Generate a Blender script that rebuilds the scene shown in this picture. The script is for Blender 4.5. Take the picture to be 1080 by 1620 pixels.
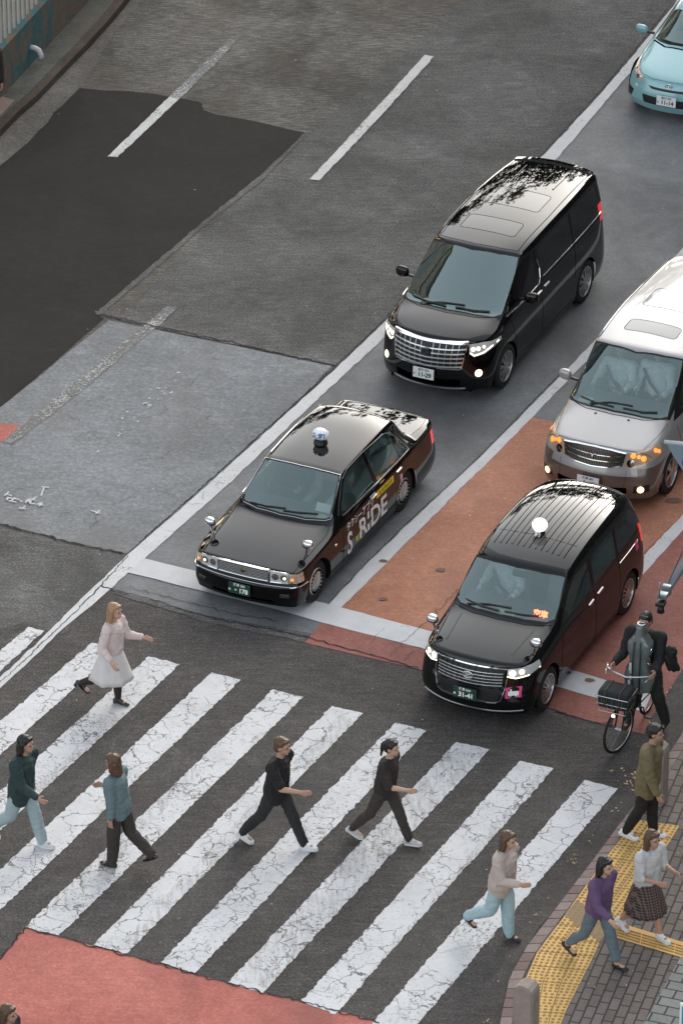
import bpy, bmesh, math, random
from mathutils import Vector, Matrix, Euler
from mathutils.bvhtree import BVHTree
import mathutils
PI = math.pi
R = math.radians
random.seed(7)
for o in list(bpy.data.objects):
    bpy.data.objects.remove(o)
scene = bpy.context.scene
COL = scene.collection

# ------------------------------------------------------------------ camera
CAM_H = 36.95
CAM_PITCH = 0.51312          # below the horizon
CAM_F = 8500.0 / 1080.0 * 36.0
cam = bpy.data.cameras.new('camera')
cam.sensor_fit = 'HORIZONTAL'
cam.sensor_width = 36.0
cam.lens = CAM_F
cam.clip_start = 1.0
cam.clip_end = 2000.0
camo = bpy.data.objects.new('camera', cam)
COL.objects.link(camo)
camo.location = (0, 0, CAM_H)
camo.rotation_euler = (PI / 2 - CAM_PITCH, 0, 0)
scene.camera = camo

# ------------------------------------------------------------------ world and sun
SUN_EL, SUN_AZ = R(20), R(25)        # azimuth: clockwise from +Y
world = bpy.data.worlds.new('World')
scene.world = world
world.use_nodes = True
wn = world.node_tree
wn.nodes.clear()
sky = wn.nodes.new('ShaderNodeTexSky')
sky.sky_type = 'NISHITA'
sky.sun_disc = False
sky.sun_elevation = SUN_EL
sky.sun_rotation = SUN_AZ
sky.dust_density = 3.0
sky.air_density = 1.0
sky.ozone_density = 1.0
hsv = wn.nodes.new('ShaderNodeHueSaturation')
hsv.inputs['Saturation'].default_value = 0.36
bg = wn.nodes.new('ShaderNodeBackground')
bg.inputs['Strength'].default_value = 0.15
wo = wn.nodes.new('ShaderNodeOutputWorld')
wn.links.new(sky.outputs[0], hsv.inputs['Color'])
tint = wn.nodes.new('ShaderNodeMix'); tint.data_type = 'RGBA'; tint.blend_type = 'MULTIPLY'
tint.inputs[0].default_value = 1.0; tint.inputs[7].default_value = (1.0, 0.995, 0.975, 1)
wn.links.new(hsv.outputs[0], tint.inputs[6])
wn.links.new(tint.outputs[2], bg.inputs['Color'])
wn.links.new(bg.outputs[0], wo.inputs['Surface'])
sl = bpy.data.lights.new('sun', 'SUN')
sl.energy = 0.5
sl.angle = R(90)
sl.color = (1.0, 0.98, 0.95)
so = bpy.data.objects.new('sun', sl)
COL.objects.link(so)
so.rotation_euler = (PI / 2 - SUN_EL, 0, PI - SUN_AZ)
scene.view_settings.view_transform = 'Standard'
scene.view_settings.look = 'None'
scene.view_settings.gamma = 1.0
scene.view_settings.exposure = 1.5
scene.cycles.max_bounces = 8
scene.cycles.transparent_max_bounces = 8
scene.cycles.caustics_reflective = False
scene.cycles.caustics_refractive = False

def at(px, py, z=0.0):
    """the point of the place at height z seen at photo pixel (px, py)"""
    cp, sp = math.cos(CAM_PITCH), math.sin(CAM_PITCH)
    u, v = (px - 540) / 8500.0, (py - 810) / 8500.0
    d = Vector((u, cp - v * sp, -sp - v * cp))
    k = (z - CAM_H) / d.z
    return Vector((d.x * k, d.y * k, z))

# ------------------------------------------------------------------ tags
def tag(o, label=None, cat=None, group=None, kind=None):
    if label: o['label'] = label
    if cat: o['category'] = cat
    if group: o['group'] = group
    if kind: o['kind'] = kind
    return o

def empty(name, loc=(0, 0, 0), rz=0.0):
    o = bpy.data.objects.new(name, None)
    COL.objects.link(o)
    o.location = loc
    o.rotation_euler = (0, 0, rz)
    o.empty_display_size = 0.1
    return o

def link(name, me, m=None, parent=None, smooth=False):
    o = bpy.data.objects.new(name, me)
    COL.objects.link(o)
    if m is not None:
        if len(me.materials): me.materials.clear()
        for k in (m if isinstance(m, (list, tuple)) else [m]):
            me.materials.append(k)
    if smooth:
        me.polygons.foreach_set('use_smooth', [True] * len(me.polygons))
    if parent is not None:
        o.parent = parent
    return o

def copy_tree(o, parent=None):
    c = o.copy()
    COL.objects.link(c)
    c.parent = parent
    for ch in [x for x in bpy.data.objects if x.parent == o]:
        copy_tree(ch, c)
    return c

# ------------------------------------------------------------------ materials
def new_mat(name):
    m = bpy.data.materials.new(name)
    m.use_nodes = True
    nt = m.node_tree
    return m, nt, nt.nodes['Principled BSDF']

MC = {}
def pm(name, col, rough=0.5, metal=0.0, coat=0.0, coat_rough=0.03, spec=0.5, emit=None, estr=0.0, var=0.0, vscale=6.0, bump=0.0, bscale=60.0, sheen=0.0, coat_ior=1.5):
    """plain principled material with an optional noise variation of its colour and a fine bump"""
    if name in MC: return MC[name]
    m, nt, b = new_mat(name)
    b.inputs['Base Color'].default_value = (*col, 1)
    b.inputs['Roughness'].default_value = rough
    b.inputs['Metallic'].default_value = metal
    b.inputs['Coat Weight'].default_value = coat
    b.inputs['Coat Roughness'].default_value = coat_rough
    b.inputs['Coat IOR'].default_value = coat_ior
    b.inputs['Specular IOR Level'].default_value = spec
    if sheen: b.inputs['Sheen Weight'].default_value = sheen
    if emit:
        b.inputs['Emission Color'].default_value = (*emit, 1)
        b.inputs['Emission Strength'].default_value = estr
    tc = nt.nodes.new('ShaderNodeTexCoord')
    if var > 0:
        n = nt.nodes.new('ShaderNodeTexNoise'); n.inputs['Scale'].default_value = vscale
        n.inputs['Detail'].default_value = 5
        nt.links.new(tc.outputs['Object'], n.inputs['Vector'])
        mx = nt.nodes.new('ShaderNodeMix'); mx.data_type = 'RGBA'
        mx.inputs[6].default_value = (*[c * (1 - var) for c in col], 1)
        mx.inputs[7].default_value = (*[min(1, c * (1 + var)) for c in col], 1)
        nt.links.new(n.outputs['Fac'], mx.inputs[0])
        nt.links.new(mx.outputs[2], b.inputs['Base Color'])
    if bump > 0:
        n = nt.nodes.new('ShaderNodeTexNoise'); n.inputs['Scale'].default_value = bscale
        n.inputs['Detail'].default_value = 4
        nt.links.new(tc.outputs['Object'], n.inputs['Vector'])
        bp = nt.nodes.new('ShaderNodeBump'); bp.inputs['Strength'].default_value = bump
        bp.inputs['Distance'].default_value = 0.01
        nt.links.new(n.outputs['Fac'], bp.inputs['Height'])
        nt.links.new(bp.outputs[0], b.inputs['Normal'])
    MC[name] = m
    return m

def glass_mat(name, tint, refl=0.12, rough=0.01):
    """thin window glass: tinted see-through with a fresnel mirror on top"""
    if name in MC: return MC[name]
    m = bpy.data.materials.new(name); m.use_nodes = True
    nt = m.node_tree; nt.nodes.clear()
    out = nt.nodes.new('ShaderNodeOutputMaterial')
    tr = nt.nodes.new('ShaderNodeBsdfTransparent'); tr.inputs[0].default_value = (*tint, 1)
    gl = nt.nodes.new('ShaderNodeBsdfGlossy'); gl.inputs['Roughness'].default_value = rough
    gl.inputs[0].default_value = (0.80, 1.0, 0.97, 1)
    fr = nt.nodes.new('ShaderNodeLayerWeight'); fr.inputs['Blend'].default_value = 0.35
    mp = nt.nodes.new('ShaderNodeMapRange')
    mp.inputs['To Min'].default_value = refl; mp.inputs['To Max'].default_value = 0.9
    nt.links.new(fr.outputs['Fresnel'], mp.inputs['Value'])
    mx = nt.nodes.new('ShaderNodeMixShader')
    nt.links.new(mp.outputs[0], mx.inputs[0])
    nt.links.new(tr.outputs[0], mx.inputs[1])
    nt.links.new(gl.outputs[0], mx.inputs[2])
    nt.links.new(mx.outputs[0], out.inputs[0])
    MC[name] = m
    return m

def node(nt, t, **kw):
    n = nt.nodes.new(t)
    for k, v in kw.items():
        if k.startswith('i_'):
            n.inputs[k[2:].replace('_', ' ')].default_value = v
        else:
            setattr(n, k, v)
    return n

def ramp(nt, src, stops):
    r = nt.nodes.new('ShaderNodeValToRGB')
    e = r.color_ramp.elements
    while len(e) > 1: e.remove(e[-1])
    e[0].position = stops[0][0]; e[0].color = (*stops[0][1], 1)
    for p, c in stops[1:]:
        x = e.new(p); x.color = (*c, 1)
    nt.links.new(src, r.inputs[0])
    return r.outputs[0]

def mixc(nt, fac, a, b, blend='MIX'):
    mx = nt.nodes.new('ShaderNodeMix'); mx.data_type = 'RGBA'; mx.blend_type = blend
    for i, v in ((0, fac), (6, a), (7, b)):
        if isinstance(v, (int, float)): mx.inputs[i].default_value = v
        elif isinstance(v, tuple): mx.inputs[i].default_value = (*v, 1)
        else: nt.links.new(v, mx.inputs[i])
    return mx.outputs[2]

ROAD_YAW = R(64.5)
def road_vec(nt, yaw=ROAD_YAW, stretch=(1, 1, 1)):
    g = nt.nodes.new('ShaderNodeNewGeometry')
    mp = nt.nodes.new('ShaderNodeMapping')
    mp.vector_type = 'POINT'
    mp.inputs['Rotation'].default_value = (0, 0, PI / 2 - yaw)
    mp.inputs['Scale'].default_value = stretch
    nt.links.new(g.outputs['Position'], mp.inputs['Vector'])
    return mp.outputs[0]

def noise(nt, vec, scale, detail=4, rough=0.6, dist=0.0):
    n = nt.nodes.new('ShaderNodeTexNoise')
    n.inputs['Scale'].default_value = scale; n.inputs['Detail'].default_value = detail
    n.inputs['Roughness'].default_value = rough; n.inputs['Distortion'].default_value = dist
    nt.links.new(vec, n.inputs['Vector'])
    return n.outputs['Fac']

def asphalt(name, dark, light, speck=0.5, stain=None, rough=0.85, grain=40.0, chips=None, streak=False, patchy=0.5):
    """road surface: aggregate grain, broad worn patches and faint stains, all laid out on the road"""
    if name in MC: return MC[name]
    m, nt, b = new_mat(name)
    v = road_vec(nt)
    fine = noise(nt, v, grain * .7, 5, 0.8)
    mid = noise(nt, v, 5.0, 6, 0.65, 0.4)
    big = noise(nt, v, 0.55, 5, 0.6, 0.6)
    base = mixc(nt, ramp(nt, big, [(0.5 - 0.25 * patchy, (0, 0, 0)), (0.5 + 0.3 * patchy, (1, 1, 1))]), dark, light)
    g = ramp(nt, fine, [(0.30, (0.25, 0.25, 0.25)), (0.5, (0.95, 0.95, 0.95)), (0.66, (2.1, 2.1, 2.1))])
    c = mixc(nt, speck, base, g, 'MULTIPLY')
    c = mixc(nt, 0.45, c, ramp(nt, mid, [(0.3, (0.72, 0.72, 0.72)), (0.7, (1.25, 1.25, 1.25))]), 'MULTIPLY')
    if streak:
        vs = road_vec(nt, stretch=(4.0, 40.0, 1.0))
        st = noise(nt, vs, 1.0, 5, 0.7)
        c = mixc(nt, 0.8, c, ramp(nt, st, [(0.36, (0.5, 0.5, 0.5)), (0.5, (0.95, 0.95, 0.95)), (0.62, (2.1, 2.05, 1.95))]), 'MULTIPLY')
    else:
        st = noise(nt, road_vec(nt, stretch=(2.5, 16.0, 1.0)), 1.0, 5, 0.7)
        c = mixc(nt, 0.35 * min(1, speck * 1.3), c, ramp(nt, st, [(0.36, (0.6, 0.6, 0.6)), (0.5, (1, 1, 1)), (0.64, (1.7, 1.7, 1.7))]), 'MULTIPLY')
        wp = noise(nt, v, 1.4, 6, 0.72, 1.0)
        c = mixc(nt, 0.35 * speck, c, ramp(nt, wp, [(0.45, (0.85, 0.85, 0.85)), (0.56, (1, 1, 1)), (0.68, (2.0, 2.05, 2.05))]), 'MULTIPLY')
    if chips:
        ch = noise(nt, v, 34.0, 3, 0.6)
        c = mixc(nt, ramp(nt, ch, [(0.66, (0, 0, 0)), (0.70, (1, 1, 1))]), c, chips)
    if stain:
        s2 = noise(nt, road_vec(nt, stretch=(1.0, 0.45, 1)), 0.8, 4, 0.55)
        c = mixc(nt, ramp(nt, s2, [(0.5, (0, 0, 0)), (0.75, (0.7, 0.7, 0.7))]), c, stain)
    nt.links.new(c, b.inputs['Base Color'])
    b.inputs['Roughness'].default_value = rough
    b.inputs['Specular IOR Level'].default_value = 0.22
    bp = nt.nodes.new('ShaderNodeBump'); bp.inputs['Strength'].default_value = 0.5
    bp.inputs['Distance'].default_value = 0.006
    nt.links.new(fine, bp.inputs['Height']); nt.links.new(bp.outputs[0], b.inputs['Normal'])
    MC[name] = m
    return m

def road_paint(name, col, under, crack=0.5, wear=0.45, scale=3.2, dirt=0.25, cracktone=None):
    """thick painted marking: net of cracks, scraped spots showing the asphalt, grime"""
    if name in MC: return MC[name]
    m, nt, b = new_mat(name)
    v = road_vec(nt)
    # crack net: distance to cell borders on wobbly coordinates
    wob = nt.nodes.new('ShaderNodeTexNoise'); wob.inputs['Scale'].default_value = 5.0; wob.inputs['Detail'].default_value = 5
    nt.links.new(v, wob.inputs['Vector'])
    off = nt.nodes.new('ShaderNodeVectorMath'); off.operation = 'SCALE'; off.inputs['Scale'].default_value = 0.35
    nt.links.new(wob.outputs['Color'], off.inputs[0])
    add = nt.nodes.new('ShaderNodeVectorMath'); add.operation = 'ADD'
    nt.links.new(v, add.inputs[0]); nt.links.new(off.outputs[0], add.inputs[1])
    fac = None
    for sc_, th in ((scale, 0.030), (scale * 2.3, 0.022)):
        vo = nt.nodes.new('ShaderNodeTexVoronoi'); vo.feature = 'DISTANCE_TO_EDGE'
        vo.inputs['Scale'].default_value = sc_
        nt.links.new(add.outputs[0], vo.inputs['Vector'])
        where = noise(nt, v, 1.3 if fac is None else 2.1, 4, 0.6)
        wr = ramp(nt, where, [(0.66 - crack * 0.24 + (.10 if fac is not None else 0), (0, 0, 0)), (0.76 - crack * 0.24 + (.10 if fac is not None else 0), (1, 1, 1))])
        cr = nt.nodes.new('ShaderNodeMapRange'); cr.inputs['From Min'].default_value = th * 0.35
        cr.inputs['From Max'].default_value = th; cr.inputs['To Min'].default_value = 1; cr.inputs['To Max'].default_value = 0
        nt.links.new(vo.outputs['Distance'], cr.inputs['Value'])
        mu = nt.nodes.new('ShaderNodeMath'); mu.operation = 'MULTIPLY'
        nt.links.new(cr.outputs[0], mu.inputs[0]); nt.links.new(wr, mu.inputs[1])
        if fac is None: fac = mu.outputs[0]
        else:
            mxm = nt.nodes.new('ShaderNodeMath'); mxm.operation = 'MAXIMUM'
            nt.links.new(fac, mxm.inputs[0]); nt.links.new(mu.outputs[0], mxm.inputs[1]); fac = mxm.outputs[0]
    sc = noise(nt, v, 26.0, 5, 0.75)
    lg = noise(nt, v, 0.9, 3, 0.5)
    sm = nt.nodes.new('ShaderNodeMath'); sm.operation = 'MULTIPLY_ADD'; sm.inputs[1].default_value = 0.35
    nt.links.new(lg, sm.inputs[0]); nt.links.new(sc, sm.inputs[2])
    scr = ramp(nt, sm.outputs[0], [(0.90 - 0.22 * wear, (0, 0, 0)), (0.94 - 0.22 * wear, (1, 1, 1))])
    mxm = nt.nodes.new('ShaderNodeMath'); mxm.operation = 'MAXIMUM'
    nt.links.new(fac, mxm.inputs[0]); nt.links.new(scr, mxm.inputs[1]); fac = mxm.outputs[0]
    grime = noise(nt, v, 2.0, 6, 0.7)
    colr = mixc(nt, ramp(nt, grime, [(0.4, (0, 0, 0)), (0.8, (1, 1, 1))]), col, tuple(c * (1 - dirt) for c in col))
    fine = noise(nt, v, 60.0, 4, 0.7)
    colr = mixc(nt, 0.35, colr, ramp(nt, fine, [(0.3, (0.8, 0.8, 0.8)), (0.6, (1.05, 1.05, 1.05))]), 'MULTIPLY')
    c = mixc(nt, fac, colr, under)
    nt.links.new(c, b.inputs['Base Color'])
    b.inputs['Roughness'].default_value = 0.75
    bp = nt.nodes.new('ShaderNodeBump'); bp.inputs['Strength'].default_value = 0.35; bp.inputs['Distance'].default_value = 0.004
    nt.links.new(fine, bp.inputs['Height']); nt.links.new(bp.outputs[0], b.inputs['Normal'])
    MC[name] = m
    return m

def brick_mat(name, c1, c2, mortar, w, h, yaw, gap=0.012, offset=0.5, rough=0.85):
    if name in MC: return MC[name]
    m, nt, b = new_mat(name)
    v = road_vec(nt, yaw)
    br = nt.nodes.new('ShaderNodeTexBrick')
    br.offset = offset
    br.inputs['Color1'].default_value = (*c1, 1); br.inputs['Color2'].default_value = (*c2, 1)
    br.inputs['Mortar'].default_value = (*mortar, 1)
    br.inputs['Scale'].default_value = 1.0
    br.inputs['Mortar Size'].default_value = gap
    br.inputs['Mortar Smooth'].default_value = 0.1
    br.inputs['Brick Width'].default_value = w; br.inputs['Row Height'].default_value = h
    nt.links.new(v, br.inputs['Vector'])
    fine = noise(nt, v, 45.0, 6, 0.75)
    c = mixc(nt, 0.7, br.outputs['Color'], ramp(nt, fine, [(0.3, (0.6, 0.6, 0.6)), (0.5, (1, 1, 1)), (0.7, (1.4, 1.4, 1.4))]), 'MULTIPLY')
    st = noise(nt, v, 1.1, 5, 0.6)
    c = mixc(nt, 0.6, c, ramp(nt, st, [(0.3, (0.7, 0.7, 0.7)), (0.65, (1.15, 1.15, 1.15))]), 'MULTIPLY')
    nt.links.new(c, b.inputs['Base Color'])
    b.inputs['Roughness'].default_value = rough
    bp = nt.nodes.new('ShaderNodeBump'); bp.invert = True
    bp.inputs['Strength'].default_value = 0.8; bp.inputs['Distance'].default_value = 0.01
    nt.links.new(br.outputs['Fac'], bp.inputs['Height']); nt.links.new(bp.outputs[0], b.inputs['Normal'])
    MC[name] = m
    return m

# ------------------------------------------------------------------ mesh helpers
def bm_to(name, bm, m=None, parent=None, smooth=False):
    me = bpy.data.meshes.new(name)
    bm.to_mesh(me); bm.free()
    return link(name, me, m, parent, smooth)

def add_box(bm, c, s, rot=None, bevel=0.0):
    g = bmesh.ops.create_cube(bm, size=1.0)
    vs = g['verts']
    M = Matrix.Translation(Vector(c)) @ (rot.to_4x4() if rot is not None else Matrix.Identity(4)) @ Matrix.Diagonal((*s, 1))
    bmesh.ops.transform(bm, matrix=M, verts=vs)
    if bevel > 0:
        es = list({e for v in vs for e in v.link_edges})
        bmesh.ops.bevel(bm, geom=es, offset=bevel, segments=2, affect='EDGES', profile=0.5)
    return vs

def frame_of(t):
    t = t.normalized()
    a = Vector((0, 0, 1)) if abs(t.z) < 0.9 else Vector((1, 0, 0))
    u = t.cross(a).normalized()
    return u, t.cross(u).normalized()

def add_tube(bm, pts, r, seg=8, caps=True):
    pts = [Vector(p) for p in pts]
    rs = r if isinstance(r, (list, tuple)) else [r] * len(pts)
    rings = []
    u = None
    for i, p in enumerate(pts):
        t = (pts[min(i + 1, len(pts) - 1)] - pts[max(i - 1, 0)])
        if t.length < 1e-9: t = Vector((0, 0, 1))
        t.normalize()
        if u is None: u, w = frame_of(t)
        else:
            u = (u - t * u.dot(t))
            if u.length < 1e-6: u, w = frame_of(t)
            u.normalize(); w = t.cross(u).normalized()
        rings.append([bm.verts.new(p + (u * math.cos(a) + w * math.sin(a)) * rs[i]) for a in [2 * PI * k / seg for k in range(seg)]])
    for a, b in zip(rings, rings[1:]):
        for k in range(seg):
            bm.faces.new((a[k], a[(k + 1) % seg], b[(k + 1) % seg], b[k]))
    if caps:
        bm.faces.new(list(reversed(rings[0]))); bm.faces.new(rings[-1])
    return rings

def add_lathe(bm, prof, seg=24, M=None, caps=False):
    """profile of (r, z) turned round z"""
    rings = []
    for r_, z_ in prof:
        ring = []
        for k in range(seg):
            a = 2 * PI * k / seg
            p = Vector((r_ * math.cos(a), r_ * math.sin(a), z_))
            ring.append(bm.verts.new(M @ p if M is not None else p))
        rings.append(ring)
    for a, b in zip(rings, rings[1:]):
        for k in range(seg):
            bm.faces.new((a[k], a[(k + 1) % seg], b[(k + 1) % seg], b[k]))
    if caps:
        bm.faces.new(list(reversed(rings[0]))); bm.faces.new(rings[-1])

def add_prism(bm, poly, z0, z1):
    a = [bm.verts.new((p[0], p[1], z0)) for p in poly]
    b = [bm.verts.new((p[0], p[1], z1)) for p in poly]
    n = len(poly)
    bm.faces.new(list(reversed(a))); bm.faces.new(b)
    for i in range(n):
        bm.faces.new((a[i], a[(i + 1) % n], b[(i + 1) % n], b[i]))

def rag(poly, step=0.09, amp=0.006, closed=True):
    """an outline cut into short steps with a small wobble, so painted edges are not ruler-straight"""
    out = []
    n = len(poly)
    for i in range(n if closed else n - 1):
        a, b = Vector(poly[i][:2]), Vector(poly[(i + 1) % n][:2])
        L = (b - a).length
        k = max(1, int(L / step))
        t = (b - a) / max(L, 1e-6); nrm = Vector((-t.y, t.x))
        for j in range(k):
            w = 0 if j == 0 else random.gauss(0, amp)
            out.append(a + (b - a) * j / k + nrm * w)
    if not closed: out.append(Vector(poly[-1][:2]))
    return out

def sheet(name, polys, z, m, step=0.0, amp=0.005, parent=None, kind='structure'):
    bm = bmesh.new()
    for poly in polys:
        pts = [Vector(p[:2]) for p in poly]
        if step: pts = rag(pts, step, amp)
        f = bm.faces.new([bm.verts.new((p.x, p.y, z)) for p in pts])
        if f.normal.z < 0: f.normal_flip()
    bmesh.ops.recalc_face_normals(bm, faces=bm.faces)
    for f in bm.faces:
        f.normal_update()
        if f.normal.z < 0: f.normal_flip()
    bmesh.ops.triangulate(bm, faces=bm.faces)
    o = bm_to(name, bm, m, parent)
    if kind: o['kind'] = kind
    return o

def P(lst, z=0.0):
    return [at(x, y, z) for x, y in lst]

def text_mesh(s, size, align='CENTER', bold=0.0, extrude=0.0, spacing=1.0):
    cu = bpy.data.curves.new('lettering', 'FONT')
    cu.body = s; cu.size = size; cu.align_x = align; cu.align_y = 'CENTER'
    cu.offset = bold; cu.extrude = extrude; cu.resolution_u = 3
    cu.space_character = spacing
    t = bpy.data.objects.new('lettering', cu)
    COL.objects.link(t)
    dg = bpy.context.evaluated_depsgraph_get()
    me = bpy.data.meshes.new_from_object(t.evaluated_get(dg))
    bpy.data.objects.remove(t); bpy.data.curves.remove(cu)
    return me

def text_on(s, size, M, m, name, parent, **kw):
    me = text_mesh(s, size, **kw)
    me.transform(M)
    return link(name, me, m, parent)
# ================================================================== THE GROUND
ASPH = (0.062, 0.060, 0.058)
m_asph = asphalt('asphalt', (0.080, 0.078, 0.075), (0.128, 0.125, 0.121), 0.85, grain=46)
m_asph_top = asphalt('asphalt_worn', (0.070, 0.066, 0.060), (0.145, 0.138, 0.127), 0.6, grain=42, streak=True, stain=(0.085, 0.070, 0.055))
m_dark = asphalt('asphalt_new', (0.016, 0.014, 0.0125), (0.021, 0.019, 0.017), 0.35, grain=60, chips=None)
m_grey = asphalt('bus_lane_surface', (0.172, 0.180, 0.187), (0.250, 0.260, 0.268), 0.35, grain=24, stain=(0.15, 0.14, 0.13), patchy=0.8)
m_lane = asphalt('smooth_lane_surface', (0.115, 0.120, 0.126), (0.185, 0.195, 0.203), 0.22, grain=30, stain=(0.10, 0.098, 0.096), rough=0.62)
m_cross = asphalt('crossing_asphalt', (0.062, 0.057, 0.053), (0.086, 0.080, 0.075), 0.85, grain=52)
m_red1 = asphalt('red_lane_surface', (0.34, 0.145, 0.088), (0.44, 0.205, 0.13), 0.25, grain=30, stain=(0.28, 0.13, 0.09), rough=0.7)
m_red2 = asphalt('dark_red_lane_surface', (0.22, 0.082, 0.066), (0.31, 0.120, 0.096), 0.25, grain=30, stain=(0.15, 0.06, 0.055), rough=0.7)
m_red3 = asphalt('pink_red_surface', (0.36, 0.112, 0.090), (0.45, 0.155, 0.125), 0.30, grain=36, stain=(0.24, 0.095, 0.08), rough=0.75)
m_mark = road_paint('lane_paint', (0.58, 0.585, 0.59), (0.10, 0.10, 0.10), crack=0.05, wear=0.42, dirt=0.18)
m_stop = road_paint('stop_paint', (0.54, 0.55, 0.56), (0.12, 0.12, 0.12), crack=0.1, wear=0.2, dirt=0.22)
m_zeb = road_paint('zebra_paint', (0.62, 0.625, 0.635), (0.13, 0.127, 0.124), crack=0.98, wear=0.58, scale=3.0, dirt=0.22)
m_old = road_paint('old_paint', (0.42, 0.42, 0.41), (0.12, 0.12, 0.118), crack=0.1, wear=1.35, dirt=0.25)
m_crack = pm('crack', (0.018, 0.016, 0.015), 0.95)

S = 420
sheet('road', [[(-S, -60), (S, -60), (S, 2 * S), (-S, 2 * S)]], 0.0, m_asph)

# worn, streaky concrete-like asphalt at the top of the hill
sheet('worn_road_surface', [P([(-260, 262), (50, 219), (222, 0), (300, -90), (1120, -90), (740, 0), (560, 150), (488, 212), (420, 268), (525, 300), (413, 277), (-200, 900)])], 0.003, m_asph_top)
# dark new asphalt
sheet('dark_asphalt_patch', [P([(-60, 290), (0, 262), (44, 226), (85, 178), (126, 139), (165, 143), (200, 144), (244, 148), (267, 153), (300, 158), (318, 162), (322, 174), (341, 181), (400, 191), (483, 210),
      (413, 277), (330, 344), (240, 420), (150, 497), (165, 504), (110, 553), (40, 613), (0, 645), (-60, 700)])], 0.007, m_dark, 0.25, 0.008)
# blue-grey surface of the left lanes
sheet('grey_road_patch', [P([(172, 507), (230, 519), (340, 541), (430, 560), (525, 579), (470, 636), (340, 758), (207, 874), (195, 876), (120, 860), (0, 829), (-160, 790), (-160, 790), (-60, 697), (0, 645)])], 0.005, m_grey, 0.3, 0.008)
# the two or three smooth lanes with the waiting cars
sheet('smooth_lanes', [P([(160, 925), (203, 905), (350, 772), (600, 535), (880, 240), (1010, 90), (1060, 20), (1110, -90), (1700, -90), (1500, 500), (1200, 1110), (870, 1127), (665, 1060), (495, 1003), (330, 975), (240, 952), (170, 933)])], 0.004, m_lane, 0.3, 0.008)
m_strip = asphalt('lane_edge_strip', (0.085, 0.082, 0.079), (0.135, 0.13, 0.125), 0.7, grain=40)
# red-painted lanes and the red strip below the stop line
sheet('red_bus_lane', [P([(842, 661), (865, 665), (1080, 722), (1200, 750), (1120, 790), (1012, 884), (850, 1055), (690, 1010), (540, 964), (610, 893), (741, 762)])], 0.008, m_red1, 0.3, 0.004)
sheet('dark_red_lane', [P([(1200, 700), (1300, 800), (1200, 960), (1100, 1030), (1080, 1064), (1034, 1134), (1018, 1163), (985, 1155), (869, 1124), (662, 1060), (482, 1018), (508, 986), (665, 1027), (850, 1056), (1012, 880)])], 0.0095, m_red2, 0.3, 0.004)
sheet('red_traffic_island_paint', [P([(39, 1469), (200, 1512), (361, 1557), (476, 1585), (600, 1619), (700, 1646), (700, 1760), (-200, 1760), (-200, 1780), (0, 1521)])], 0.008, m_red3, 0.2, 0.008)
sheet('red_lane_end', [P([(-60, 672), (0, 670), (31, 672), (20, 687), (8, 699), (-60, 703)])], 0.009, m_red3, 0.1, 0.006)
# crossing asphalt (a shade darker and browner)
sheet('crossing_road_surface', [P([(-160, 1040), (40, 985), (100, 1003), (160, 935), (240, 956), (330, 979), (495, 1006), (665, 1064), (869, 1130), (985, 1156), (1040, 1150), (990, 1248), (870, 1425), (770, 1620), (700, 1800), (620, 1700), (600, 1622), (476, 1587), (361, 1559), (200, 1514), (39, 1472), (-40, 1560), (-300, 1500)])], 0.004, m_cross, 0.3, 0.006)
# drain strip at the bottom right has its own sheet further down

# white lines
lines = []
lines.append([(207, 874), (270, 820), (340, 758), (434, 672), (529, 586), (610, 508), (700, 414), (790, 322), (866, 239), (952, 146), (1002, 87), (1060, 15), (1110, -50),
              (1130, -50), (1080, 15), (1022, 88), (987, 126), (950, 170), (887, 244), (812, 324), (715, 428), (601, 541), (490, 644), (360, 768), (229.5, 884)])
lines.append([(207, 874), (229.5, 884), (225, 890), (203, 907), (150, 955), (96, 999), (60, 1035), (0, 1090), (-80, 1170), (-104, 1158), (-20, 1090), (0, 1073), (60, 1017), (135, 942)])
lines.append([(520.5, 957), (580, 893), (655, 821), (740, 742), (790, 693), (888, 594), (960, 520), (1040, 436), (1120, 350), (1130, 362), (1050, 446), (897, 604), (800, 703), (765.6, 739), (740, 762), (610, 893), (540, 962)])
lines.append([(840, 1056), (1012, 886), (1022, 876), (1080, 815), (1180, 705), (1195, 722), (1080, 839), (1028, 898), (866, 1062)])
sheet('lane_line', [P(l) for l in lines], 0.012, m_mark, 0.12, 0.005)
sheet('stop_line', [P([(226, 884), (360, 917), (520.5, 957), (673, 998), (884, 1056), (980, 1083), (1030, 1098), (1018, 1128), (976, 1115), (878, 1087), (665, 1026), (508, 986), (440, 966), (203, 907)])], 0.013, m_stop, 0.15, 0.004)
sheet('lane_dash', [P([(170, 248), (186, 249), (282, 158), (268, 153)]), P([(490, 284), (505, 286), (600, 186), (686, 90), (672, 87), (585, 182)])], 0.0125, road_paint('dash_paint', (0.60, 0.60, 0.58), (0.10, 0.10, 0.10), crack=0.0, wear=0.62), 0.1, 0.005)
sheet('worn_lane_dash', [P([(268, 153), (282, 158), (330, 112), (377, 62), (363, 62), (318, 104)]), P([(264, 485), (281, 487), (240, 524), (222, 520)]), P([(222, 520), (240, 524), (130, 618), (20, 704), (3, 700), (110, 612)])], 0.0115, m_old, 0.1, 0.01)

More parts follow.
